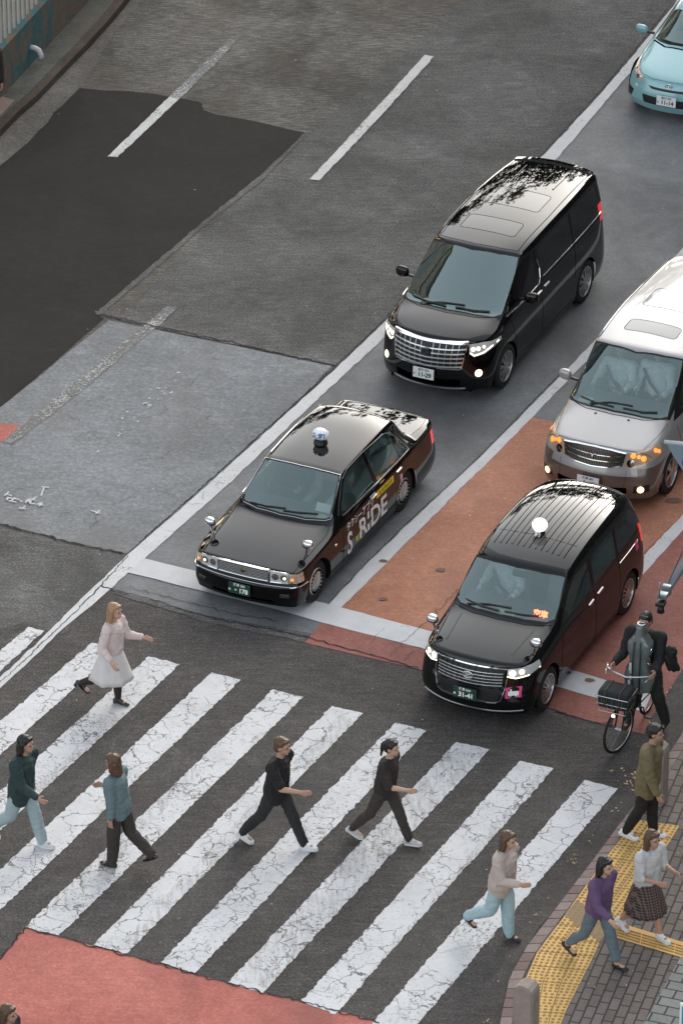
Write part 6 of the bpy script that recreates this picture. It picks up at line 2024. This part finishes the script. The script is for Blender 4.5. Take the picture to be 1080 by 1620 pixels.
# ================================================================== CYCLIST
BH = 66.0      # direction from front wheel to rear wheel
pf = at(977, 1190)
bx = empty('bicycle', (pf.x, pf.y, .010), R(BH - 90))
tag(bx, 'dark bicycle with wire front basket and lit lamp under the rider with the case', 'bicycle')
m_frame = pm('bike_dark', (.02, .02, .022), .35, .4, .5)
def bwheel(y, steer=0.0):
    rr = .335
    M = Matrix.Translation((0, y, rr)) @ Matrix.Rotation(steer, 4, 'Z') @ Matrix.Rotation(PI / 2, 4, 'Y')
    bm = bmesh.new()
    pts = [M @ Vector((rr * math.cos(a) * .95, rr * math.sin(a) * .95, 0)) for a in [2 * PI * k / 36 for k in range(37)]]
    add_tube(bm, pts, .019, 8, caps=False)
    w = bm_to('wheel', bm, m_tyre, bx, True)
    bm = bmesh.new()
    add_tube(bm, [M @ Vector((rr * math.cos(a) * .89, rr * math.sin(a) * .89, 0)) for a in [2 * PI * k / 36 for k in range(37)]], .008, 6, caps=False)
    bm_to('rim', bm, m_satin, w, True)
    bm = bmesh.new()
    for k in range(18):
        a = 2 * PI * k / 18
        add_tube(bm, [M @ Vector((.02 * math.cos(a), .02 * math.sin(a), .03 * (-1) ** k)), M @ Vector((rr * .89 * math.cos(a), rr * .89 * math.sin(a), 0))], .0016, 4)
    add_tube(bm, [M @ Vector((0, 0, -.05)), M @ Vector((0, 0, .05))], .022, 8)
    bm_to('spokes', bm, m_satin, w)
    bm = bmesh.new()
    g = [M @ Vector((rr * 1.03 * math.cos(a), rr * 1.03 * math.sin(a), 0)) for a in [R(200 + 130 * k / 14) for k in range(15)]]
    return w
bwheel(0, R(-14)); bwheel(1.08)
bm = bmesh.new()
for x in (-.05, .05):
    add_tube(bm, [(x, 0, .335), (x * .9, .10, .62), (0, .155, .72)], .011, 6)
add_tube(bm, [(0, .155, .70), (0, .20, .84), (0, .22, .98)], .018, 8)
add_tube(bm, [(0, .19, .78), (0, .38, .48), (0, .52, .34), (0, .66, .32)], .020, 8)
add_tube(bm, [(0, .66, .32), (0, .80, .84)], .017, 8)
for x in (-.05, .05):
    add_tube(bm, [(0, .66, .32), (x, 1.08, .335)], .010, 6); add_tube(bm, [(0, .78, .74), (x, 1.08, .335)], .009, 6)
bm_to('frame', bm, m_frame, bx, True)
bm = bmesh.new()
add_tube(bm, [(-.33, .40, 1.02), (-.28, .30, 1.03), (-.14, .21, 1.04), (0, .22, 1.0), (.14, .21, 1.04), (.28, .30, 1.03), (.33, .40, 1.02)], .012, 8)
add_tube(bm, [(-.34, .42, 1.02), (-.29, .31, 1.03)], .017, 8); add_tube(bm, [(.34, .42, 1.02), (.29, .31, 1.03)], .017, 8)
add_tube(bm, [(-.30, .27, 1.03), (-.27, .20, 1.0)], .007, 5); add_tube(bm, [(.30, .27, 1.03), (.27, .20, 1.0)], .007, 5)
bm_to('handlebar', bm, m_satin, bx, True)
bm = bmesh.new(); ell(bm, (0, .80, .90), (.07, .12, .035)); ell(bm, (0, .87, .90), (.10, .06, .04)); bm_to('saddle', bm, m_trim, bx, True)
bm = bmesh.new()
def wire_box(bm, x0, x1, y0, y1, z0, z1, n=7):
    for z in (z0, (z0 + z1) / 2, z1):
        k = 1 if z == z1 else .86 + .14 * (z - z0) / (z1 - z0)
        cx, cy = (x0 + x1) / 2, (y0 + y1) / 2
        pts = [(cx + (x - cx) * k, cy + (y - cy) * k, z) for x, y in ((x0, y0), (x1, y0), (x1, y1), (x0, y1), (x0, y0))]
        add_tube(bm, pts, .006 if z == z1 else .0035, 5)
    for i in range(n):
        t = i / (n - 1)
        for (xa, ya) in ((x0 + (x1 - x0) * t, y0), (x0 + (x1 - x0) * t, y1), (x0, y0 + (y1 - y0) * t), (x1, y0 + (y1 - y0) * t)):
            cx, cy = (x0 + x1) / 2, (y0 + y1) / 2
            add_tube(bm, [(xa, ya, z1), (cx + (xa - cx) * .86, cy + (ya - cy) * .86, z0), ], .0028, 4)
wire_box(bm, -.24, .20, -.24, .12, .70, .93)
bm_to('basket', bm, m_satin, bx)
bm = bmesh.new(); add_tube(bm, [(.0, -.20, .655), (.0, -.13, .66)], [.035, .026], 10); hl_ = bm_to('headlamp', bm, m_trim, bx, True)
bm = bmesh.new(); ell(bm, (0, -.212, .655), (.026, .014, .026)); bm_to('headlamp_lens', bm, m_lamp_on, hl_, True)
bm = bmesh.new()
add_tube(bm, [(-.09, .66, .32), (.09, .66, .32)], .012, 6); add_tube(bm, [(.09, .66, .32), (.09, .72, .16)], .010, 6); add_tube(bm, [(-.09, .66, .32), (-.09, .60, .48)], .010, 6)
add_box(bm, (.14, .72, .155), (.10, .07, .02)); add_box(bm, (-.14, .60, .485), (.10, .07, .02))
bm_to('crank', bm, m_trim, bx)
bm = bmesh.new()
add_tube(bm, [Vector((0, 1.08 + .37 * math.cos(a), .335 + .37 * math.sin(a))) for a in [R(20 + 150 * k / 12) for k in range(13)]], .016, 6)
add_tube(bm, [Vector((0, .37 * math.cos(a), .335 + .37 * math.sin(a))) for a in [R(35 + 110 * k / 10) for k in range(11)]], .016, 6)
bm_to('mudguard', bm, m_frame, bx, True)
bm = bmesh.new()
for x in (-.07, .07): add_tube(bm, [(x, .86, .74), (x, 1.28, .74), (x, 1.08, .36)], .007, 5)
for y in (.90, 1.02, 1.14, 1.27): add_tube(bm, [(-.07, y, .74), (.07, y, .74)], .006, 5)
bm_to('rack', bm, m_frame, bx)
# bag in the basket
bg_ = empty('black_bag', bx.location, R(BH - 90)); tag(bg_, 'black boxy bag with two buckled straps sitting in the bicycle basket', 'bag')
bm = bmesh.new(); add_box(bm, (-.02, -.06, .87), (.42, .32, .26), bevel=.045); bm_to('bag_body', bm, cloth('bag_green_black', (.012, .018, .018), .2), bg_, True)
bm = bmesh.new()
for x in (-.12, .08): add_tube(bm, [(x, -.225, .78), (x, -.225, .95), (x, -.20, 1.003), (x, -.05, 1.006), (x, .08, 1.0)], .012, 6)
bm_to('bag_strap', bm, pm('strap_dark', (.05, .035, .035), .7), bg_)
# rider
J = joints(1.72, -16, (66, 74), (40, 26, 0), (30, 62, 22, -4), (30, 62, 22, -4), female=False, sit=True, spread=3)
M = Matrix.Rotation(R(BH - 90), 4, 'Z')
p = Vector(bx.location) + M @ Vector((.07, .80, 0))
rd = empty('person', (p.x, p.y, .96), R(BH + 90)); tag(rd, 'cyclist in black straddling the bicycle with a hard instrument case on the chest', 'person')
J = joints(1.72, 10, (52, 66, -5), (28, 22, 0), (30, 52, 7, 8), (30, 52, 7, 8), female=False, sit=True, spread=5)
J['knL'], J['anL'] = Vector((-.24, .22, -.36)), Vector((-.27, .10, -.77)) * 1.0
J['anL'] = Vector((-.30, .06, -.80)); J['ftL'] = 0.0
body_mesh(J, rd, skin_m(2)); hair(J, rd, H_BLACK, 'short')
top(J, rd, cloth('black_jacket', (.009, .009, .010)), 1.0, 1.22, -.06, 'jacket', .010)
trousers(J, rd, cloth('black_trousers', (.012, .011, .011)), 1.1)
shoes(J, rd, pm('dark_suede', (.03, .028, .027), .7), 'boot')
# instrument case: waisted outline, tall narrow neck, ribs and latches
ic = empty('instrument_case', (p.x, p.y, .96), R(BH + 90)); tag(ic, 'dark grey-green hard cello case with white stickers held upright against the cyclist', 'instrument case')
prof = [(-.30, .06), (-.26, .155), (-.10, .175), (.02, .155), (.14, .115), (.22, .115), (.32, .145), (.42, .145), (.50, .10), (.56, .055), (.68, .045), (.74, .03)]
bm = bmesh.new()
def case_ring(z, w):
    d = .085 + w * .25
    return [bm.verts.new((1.16 * w * math.copysign(abs(math.cos(a)) ** .6, math.cos(a)), .26 + d * math.copysign(abs(math.sin(a)) ** .6, math.sin(a)), z)) for a in [2 * PI * k / 20 for k in range(20)]]
rings = []
zs = [-.31 + 1.0 * i / 40 for i in range(41)]
for z in zs:
    for (z0, w0), (z1, w1) in zip(prof, prof[1:]):
        if z0 <= z <= z1: w = w0 + (w1 - w0) * (.5 - .5 * math.cos(PI * (z - z0) / (z1 - z0))); break
    else: w = .03 if z > 0 else .05
    rings.append(case_ring(z, w))
for a, b in zip(rings, rings[1:]):
    for k in range(20): bm.faces.new((a[k], a[(k + 1) % 20], b[(k + 1) % 20], b[k]))
bm.faces.new(rings[0]); bm.faces.new(rings[-1])
bmesh.ops.recalc_face_normals(bm, faces=bm.faces)
bm_to('case_shell', bm, pm('case_grey_green', (.13, .155, .148), .26, .1, .9), ic, True)
bm = bmesh.new()
for x in (-.05, .05): add_tube(bm, [(x, .40, -.24), (x, .415, 0), (x, .40, .30), (x * .8, .385, .48)], .010, 6)
bm_to('case_rib', bm, pm('case_rib', (.02, .026, .025), .35), ic, True)
for z in (-.12, .15, .36):
    bm = bmesh.new(); add_box(bm, (-.155 if z != .15 else -.125, .30, z), (.03, .05, .04), bevel=.006)
    bm_to('latch', bm, m_chrome, ic)
for x, z, w, h in ((.085, .10, .035, .12), (.07, -.06, .05, .05), (.10, -.14, .03, .06), (.08, .02, .02, .03)):
    bm = bmesh.new(); add_box(bm, (x, .398 - x * .12, z), (w, .01, h), rot=Matrix.Rotation(-.25, 3, 'Z'))
    bm_to('sticker', bm, pm('sticker_white', (.6, .6, .6), .5), ic)
bm = bmesh.new(); add_tube(bm, [Vector((.05 * math.cos(a), .26 + .04 * math.sin(a), .70)) for a in [2 * PI * k / 14 for k in range(15)]], .010, 6)
bm_to('carry_ring', bm, m_chrome, ic, True)
# jacket bundle over the arm
bm = bmesh.new()
for k in range(9): caps(bm, (-.36 + random.uniform(-.06, .06), .12 + random.uniform(-.06, .08), .28 + random.uniform(-.08, .06)), .05, (-.40 + random.uniform(-.08, .05), .10 + random.uniform(-.08, .08), .08 + random.uniform(-.1, .1)), .03)
jk = fuse('folded_jacket', bm, cloth('black_jacket', (.009, .009, .010)), None, .012, 2, .012, 14)
jk.matrix_world = Matrix.Translation((p.x, p.y, .96)) @ Matrix.Rotation(R(BH + 90), 4, 'Z')
tag(jk, 'crumpled black jacket carried over the left arm of the cyclist', 'jacket')

# ================================================================== STREET FURNITURE
m_stone = pm('bollard_stone', (.30, .245, .215), .8, var=.28, vscale=14, bump=.4, bscale=70)
def bollard(px, py, label):
    q = at(px, py, ZP)
    r_ = empty('stone_bollard', (q.x, q.y, ZP + .002), R(64.5 - 90)); tag(r_, label, 'bollard', 'stone bollards along the kerb')
    bm = bmesh.new()
    prof = [(-.125, 0), (.125, 0), (.125, .78), (.11, .835), (.06, .87), (0, .88), (-.06, .87), (-.11, .835), (-.125, .78)]
    a = [bm.verts.new((x, -.115, z)) for x, z in prof]; b = [bm.verts.new((x, .115, z)) for x, z in prof]
    bm.faces.new(a); bm.faces.new(list(reversed(b)))
    n = len(prof)
    for i in range(n): bm.faces.new((a[i], b[i], b[(i + 1) % n], a[(i + 1) % n]))
    bmesh.ops.recalc_face_normals(bm, faces=bm.faces)
    es = [e for e in bm.edges if abs(e.verts[0].co.y - e.verts[1].co.y) < .01 and max(v.co.z for v in e.verts) > .1]
    bmesh.ops.bevel(bm, geom=es, offset=.018, segments=3, affect='EDGES')
    bm_to('bollard_post', bm, m_stone, r_, False)
    return r_
bollard(831, 1652, 'pinkish stone bollard with rounded top at the bottom edge by the yellow tactile paving')
bollard(1037, 1268, 'pinkish stone bollard with rounded top behind the man in the olive coat')

# wall, fence and pipe at the top left
wa, wb2 = wb[0], wb[-1]
dirw = (wb2 - wa).normalized(); nw = Vector((dirw.y, -dirw.x, 0))
HW = .80
mw, nt, b = new_mat('mural_wall')
gpos = nt.nodes.new('ShaderNodeNewGeometry'); v_ = gpos.outputs['Position']
mp = nt.nodes.new('ShaderNodeMapping'); mp.inputs['Scale'].default_value = (1.2, 1.2, .55); nt.links.new(v_, mp.inputs['Vector'])
n1 = noise(nt, mp.outputs[0], 1.9, 3, .5, 1.2); n2 = noise(nt, mp.outputs[0], 5.0, 4, .6, 2.0); n3 = noise(nt, v_, 14.0, 5, .7)
c_ = mixc(nt, ramp(nt, n1, [(.47, (0, 0, 0)), (.52, (1, 1, 1))]), (.145, .105, .080), (.045, .115, .125))
c_ = mixc(nt, ramp(nt, n2, [(.58, (0, 0, 0)), (.63, (.8, .8, .8))]), c_, (.055, .14, .095))
c_ = mixc(nt, ramp(nt, n2, [(.70, (0, 0, 0)), (.73, (.8, .8, .8))]), c_, (.30, .33, .32))
c_ = mixc(nt, .7, c_, ramp(nt, n3, [(.3, (.6, .6, .6)), (.7, (1.3, 1.3, 1.3))]), 'MULTIPLY')
nt.links.new(c_, b.inputs['Base Color']); b.inputs['Roughness'].default_value = .9
wall = empty('painted_wall', (0, 0, 0)); tag(wall, 'low brown wall with teal painted mural at the top left, below a pale fence', 'wall')
bm = bmesh.new(); pv = None
for q in wb:
    v = [bm.verts.new((q.x, q.y, ZL)), bm.verts.new((q.x, q.y, ZL + HW)), bm.verts.new((q.x - nw.x * .25, q.y - nw.y * .25, ZL + HW)), bm.verts.new((q.x - nw.x * .25, q.y - nw.y * .25, ZL))]
    if pv:
        for k in range(3): bm.faces.new((pv[k], v[k], v[k + 1], pv[k + 1]))
    pv = v
bmesh.ops.recalc_face_normals(bm, faces=bm.faces)
bm_to('wall_face', bm, mw, wall)
fo_, Lf = along(wb)
fence = empty('slat_fence', (0, 0, 0)); tag(fence, 'fence of pale upright metal slats on top of the painted wall', 'fence')
m_slat = pm('slat_paint', (.55, .54, .50), .5, .1, var=.1)
n_s = int(Lf / .20)
for k in range(n_s):
    q = fo_((k + .5) / n_s * Lf)
    if not (0 < k < n_s): continue
    bm = bmesh.new()
    add_box(bm, (q.x - nw.x * .10, q.y - nw.y * .10, ZL + HW + .77), (.07, .03, 1.5), rot=Matrix.Rotation(math.atan2(dirw.y, dirw.x), 3, 'Z'), bevel=.012)
    if k < 100: bm_to('slat', bm, m_slat, fence)
    else: bm.free()
bm = bmesh.new()
for z in (ZL + HW + 1.40,):
    add_tube(bm, [Vector((q.x - nw.x * .16, q.y - nw.y * .16, z)) for q in wb], .022, 6)
bm_to('fence_rail', bm, m_slat, fence)
q = at(44, 88, ZL + .28)
bm = bmesh.new()
w0 = fo_(0); best = min((fo_(t / 200 * Lf) for t in range(201)), key=lambda a: (Vector((a.x, a.y, 0)) - Vector((at(48, 100, ZL).x, at(48, 100, ZL).y, 0))).length)
b0 = Vector((best.x, best.y, ZL + .30))
add_tube(bm, [b0 - nw * .02, b0 + nw * .07, b0 + nw * .14 - Vector((0, 0, .03)), b0 + nw * .175 - Vector((0, 0, .10)), b0 + nw * .18 - Vector((0, 0, .17))], .046, 12)
pp = bm_to('drain_pipe', bm, pm('pipe_white', (.62, .62, .62), .35), None, True); tag(pp, 'white bent drain pipe sticking out of the painted wall', 'pipe')

# street lamp arm reaching in from the right over the cyclist
m_galv = pm('galvanised', (.20, .22, .235), .4, .5, var=.12, vscale=20)
za = 5.2
A, B = at(1044, 948, za), at(1083, 890, za)
dd = (B - A).normalized()
end = A + dd * 4.6
rp = empty('traffic_pole', (end.x, end.y, ZP)); tag(rp, 'grey tubular pole arm with a small bracket and camera reaching in from the right', 'street pole')
bm = bmesh.new(); L0 = Vector((-end.x, -end.y, -ZP))
def loc(v): return v + L0
add_tube(bm, [loc(A + dd * .28), loc(A + dd * 1.6), loc(A + dd * 4.0 - Vector((0, 0, .02))), loc(end - Vector((0, 0, .35)))], [.050, .058, .068, .075], 14)
bm_to('arm', bm, m_galv, rp, True)
bm = bmesh.new(); add_tube(bm, [loc(Vector((end.x, end.y, ZP))), loc(end + Vector((0, 0, .4)))], [.11, .08], 16); bm_to('post', bm, m_galv, rp, True)
bm = bmesh.new()
rz_ = Matrix.Rotation(math.atan2(dd.y, dd.x), 3, 'Z')
add_box(bm, loc(A + dd * .10), (.11, .12, .06), rz_, bevel=.012); add_box(bm, loc(A + dd * .24), (.07, .11, .12), rz_, bevel=.01)
add_tube(bm, [loc(A - dd * .04 + Vector((0, 0, .05))), loc(A - dd * .04 + Vector((0, 0, .24)))], .012, 6)
bm_to('bracket', bm, m_galv, rp, True)
bm = bmesh.new()
add_box(bm, loc(A + dd * .03 - Vector((0, 0, .075))), (.12, .11, .05), rz_, bevel=.012)
add_tube(bm, [loc(A + dd * .03 - Vector((0, 0, .10))), loc(A + dd * .03 - Vector((0, 0, .19)))], [.03, .05], 10)
cb = bm_to('camera_box', bm, m_trim, rp, True)
# thin stay wire
bm = bmesh.new(); add_tube(bm, [loc(A + dd * .3 + Vector((0, 0, .06))), loc(A + dd * 2.2 + Vector((.05, 0, .75))), loc(end + Vector((0, 0, 1.1)))], .006, 5); bm_to('stay_wire', bm, m_trim, rp)

# pale blue hanging sign at the right edge
zs_ = 5.6
a, b, c_, d = at(1054, 700, zs_), at(1110, 706, zs_), at(1110, 756, zs_ - .0), at(1076, 742, zs_)
sg = empty('hanging_sign', (a.x, a.y, zs_)); tag(sg, 'pale blue sign board with a purple disc at the right edge by the silver minivan', 'sign')
bm = bmesh.new(); O_ = Vector((a.x, a.y, zs_))
sdir = (b - a).normalized()
pts = [Vector((0, 0, 0)), sdir * .62, sdir * .62 + Vector((0, 0, -.42)), sdir * .22 + Vector((0, 0, -.36)), sdir * .10 + Vector((0, 0, -.18))]
nn = Vector((-sdir.y, sdir.x, 0)) * .02
f1 = [bm.verts.new(p_ + nn) for p_ in pts]; f2 = [bm.verts.new(p_ - nn) for p_ in pts]
bm.faces.new(f1); bm.faces.new(list(reversed(f2)))
for i in range(5): bm.faces.new((f1[i], f1[(i + 1) % 5], f2[(i + 1) % 5], f2[i]))
bmesh.ops.recalc_face_normals(bm, faces=bm.faces)
bm_to('board', bm, pm('sign_pale_blue', (.20, .26, .30), .4), sg)
bm = bmesh.new(); add_tube(bm, [Vector((-.03, 0, .01)), sdir * .64 + Vector((0, 0, .01))], .026, 8); bm_to('top_rail', bm, pm('rail_grey', (.42, .46, .49), .3), sg, True)
bm = bmesh.new()
cc = sdir * .33 + Vector((0, 0, -.24)) - nn * 1.3
ring = [bm.verts.new(cc + sdir * .13 * math.cos(t) + Vector((0, 0, .11 * math.sin(t)))) for t in [2 * PI * k / 20 for k in range(20)]]
bm.faces.new(ring); bm_to('disc', bm, pm('sign_purple', (.12, .07, .22), .4), sg)
bm = bmesh.new(); add_tube(bm, [sdir * .60 + Vector((0, 0, .02)), sdir * 2.5 + Vector((0, 0, .02)), sdir * 2.5 + Vector((0, 0, -zs_ + ZP))], .05, 10); bm_to('post', bm, m_galv, sg, True)

# teal sign in the bottom right corner
zt = 2.3
a = at(1073, 1602, zt)
ts = empty('street_sign', (a.x, a.y, 0)); tag(ts, 'teal sign with white border in the bottom right corner', 'sign')
bm = bmesh.new(); add_box(bm, (.30, .05, zt - .30), (.60, .03, .62), rot=Matrix.Rotation(R(-25), 3, 'Z'), bevel=.01); bm_to('board', bm, m_wink, ts)
bm = bmesh.new(); add_box(bm, (.30, .033, zt - .30), (.54, .03, .56), rot=Matrix.Rotation(R(-25), 3, 'Z')); bm_to('sign_face', bm, pm('sign_teal', (.02, .28, .36), .4), ts)
bm = bmesh.new(); add_tube(bm, [(.30, .09, .05), (.30, .09, zt + .05)], .03, 8); bm_to('post', bm, m_galv, ts)

# fallen leaves along the gutter and over the pavement
bm = bmesh.new()
lc = [pm('leaf_ochre', (.36, .23, .10), .8), pm('leaf_pale', (.58, .45, .28), .8), pm('leaf_brown', (.22, .11, .06), .8)]
def leaf(bm, q, z, s):
    a = random.uniform(0, 2 * PI); t = Vector((math.cos(a), math.sin(a), 0)); n = Vector((-t.y, t.x, 0))
    pts = [q - t * s, q - t * s * .3 + n * s * .5, q + t * s * .5 + n * s * .4, q + t * s, q + t * s * .4 - n * s * .5, q - t * s * .4 - n * s * .4]
    f = bm.faces.new([bm.verts.new((p_.x, p_.y, z + random.uniform(.004, .02))) for p_ in pts])
    f.material_index = random.choice((0, 0, 1, 1, 2))
go_, Lg = along(P(gut_out[1:]))
for k in range(80):
    s = (random.randint(0, 13) + random.gauss(0, .18)) / 14
    q = go_(s * Lg) + Vector((random.gauss(.02, .03), random.gauss(0, .03), 0))
    leaf(bm, q, .018, random.uniform(.008, .020))
for k in range(26):
    q = at(1000 + random.gauss(-2, 12), 1236 + random.gauss(0, 9)); leaf(bm, q, .02, random.uniform(.015, .032))
for k in range(26):
    q = at(random.uniform(820, 1080), random.uniform(1280, 1620), ZP); 
    if inpoly(q.x, q.y, [(p_.x, p_.y) for p_ in P([(930, 1410), (1100, 1200), (1100, 1640), (850, 1640)], ZP)]): leaf(bm, q, ZP + .012, random.uniform(.012, .025))
for k in range(60):
    q = at(random.uniform(0, 1080), random.uniform(700, 1600)); leaf(bm, q, .022, random.uniform(.008, .018))
bmesh.ops.recalc_face_normals(bm, faces=bm.faces)
o = bm_to('fallen_leaves', bm, lc); tag(o, 'small ochre and brown fallen leaves strewn along the gutter and road', 'leaves', kind='stuff')
# ================================================================== WHAT STANDS ROUND THE JUNCTION (outside the frame, seen in the paintwork)
def building(x0, x1, y0, y1, h, c, label, rz=0.0):
    r_ = empty('building', ((x0 + x1) / 2, (y0 + y1) / 2, 0), rz); tag(r_, label, 'building')
    w, d = x1 - x0, y1 - y0
    bm = bmesh.new(); add_box(bm, (0, 0, h / 2), (w, d, h)); add_box(bm, (0, 0, h + .3), (w + .5, d + .5, .6))
    bm_to('wall', bm, pm('facade_' + label[:6], c, .8, var=.15, vscale=1), r_)
    bm = bmesh.new()
    n = int(h // 3.4)
    for k in range(n):
        z = 1.9 + k * 3.4
        for s in (-1, 1):
            add_box(bm, (s * (w / 2 + .02), 0, z), (.06, d * .92, 1.6)); add_box(bm, (0, s * (d / 2 + .02), z), (w * .9, .06, 1.6))
    wb_ = bm_to('window_band', bm, pm('facade_glass', (.02, .025, .03), .05), r_)
    bm = bmesh.new()
    for k in range(int(d / 3)):
        y = -d / 2 + 1.5 + k * 3
        for s in (-1, 1): add_box(bm, (s * (w / 2 + .10), y, h / 2), (.14, .35, h - .5))
    bm_to('pilaster', bm, pm('pilaster_stone', tuple(v * 1.2 for v in c), .8), r_)
building(16, 34, 46, 140, 14, (.10, .085, .075), 'brown office block lining the right-hand pavement beyond the edge of the picture')

lb = building(-36, -15, 78, 128, 27, (.13, .095, .075), 'brown building with a few lit windows on the left beyond the edge of the picture')
m_lit = pm('lit_window', (.5, .4, .3), .5, emit=(1.0, .72, .42), estr=3.5)
lbr = [o for o in bpy.data.objects if o.name.startswith('building') and o.get('label', '').startswith('brown building')][0]
rnd_ = random.Random(4)
for k in range(34):
    bm = bmesh.new(); yy = rnd_.randint(-7, 7) * 3 + .3; zz_ = 1.9 + rnd_.randint(0, 6) * 3.4
    if k % 4 == 0: add_box(bm, (rnd_.randint(-3, 3) * 3, -25.08, zz_), (1.8, .08, 1.2))
    else: add_box(bm, (10.58, yy, zz_), (.08, 1.9, 1.2))
    bm_to('lit_window', bm, m_lit, lbr)

m_leaf = [pm('leaf_green_dark', (.035, .055, .02), .7), pm('leaf_green', (.07, .10, .03), .7), pm('leaf_yellowing', (.16, .14, .04), .7)]
m_bark = pm('bark', (.07, .055, .04), .9, var=.3, bump=.5, bscale=30)
def tree(x, y, h, rad, seed, label):
    rnd = random.Random(seed)
    r_ = empty('street_tree', (x, y, 0)); tag(r_, label, 'tree', 'street trees up the hill')
    bm = bmesh.new()
    add_tube(bm, [(0, 0, 0), (.1, .05, h * .3), (.0, .1, h * .6), (.1, 0, h * .9)], [.28, .22, .14, .04], 10)
    tips = []
    for k in range(22):
        z = h * rnd.uniform(.28, .75); a = rnd.uniform(0, 2 * PI); L = rad * rnd.uniform(.6, 1.0)
        p0 = Vector((.05, .05, z)); p1 = p0 + Vector((math.cos(a) * L * .5, math.sin(a) * L * .5, L * .35)); p2 = p0 + Vector((math.cos(a) * L, math.sin(a) * L, L * .55))
        add_tube(bm, [p0, p1, p2], [.09, .06, .02], 6); tips += [p1, p2, (p1 + p2) / 2]
    bm_to('trunk', bm, m_bark, r_, True)
    tips += [Vector((rnd.uniform(-.4, .4), rnd.uniform(-.4, .4), h * rnd.uniform(.8, 1.0))) for k in range(6)]
    bm = bmesh.new()
    for t in tips:
        for c in range(5):
            cc = t + Vector((rnd.gauss(0, .55), rnd.gauss(0, .55), rnd.gauss(0, .5))); mi = rnd.choice((0, 0, 1, 1, 2))
            for k in range(22):
                p = cc + Vector((rnd.gauss(0, .28), rnd.gauss(0, .28), rnd.gauss(0, .24)))
                u = Vector((rnd.gauss(0, 1), rnd.gauss(0, 1), rnd.gauss(0, .6))).normalized() * .16
                v = u.cross(Vector((rnd.gauss(0, 1), rnd.gauss(0, 1), rnd.gauss(0, 1)))).normalized() * .12
                f = bm.faces.new([bm.verts.new(p + q) for q in (u, v, -u, -v)]); f.material_index = mi
    bm_to('crown', bm, m_leaf, r_)
tree(-10, 103, 17.5, 4.4, 1, 'tall street tree with yellowing leaves, leftmost of the trees up the hill')
tree(-3.5, 106, 18.5, 4.6, 2, 'tall street tree with yellowing leaves, second from the left up the hill')
tree(3.0, 104, 17.0, 4.2, 3, 'shorter street tree with yellowing leaves in the middle up the hill')
tree(9.5, 107, 18.5, 4.6, 4, 'tall street tree with yellowing leaves, second from the right up the hill')
tree(16.0, 102, 17.5, 4.4, 5, 'tall street tree with yellowing leaves, rightmost up the hill')
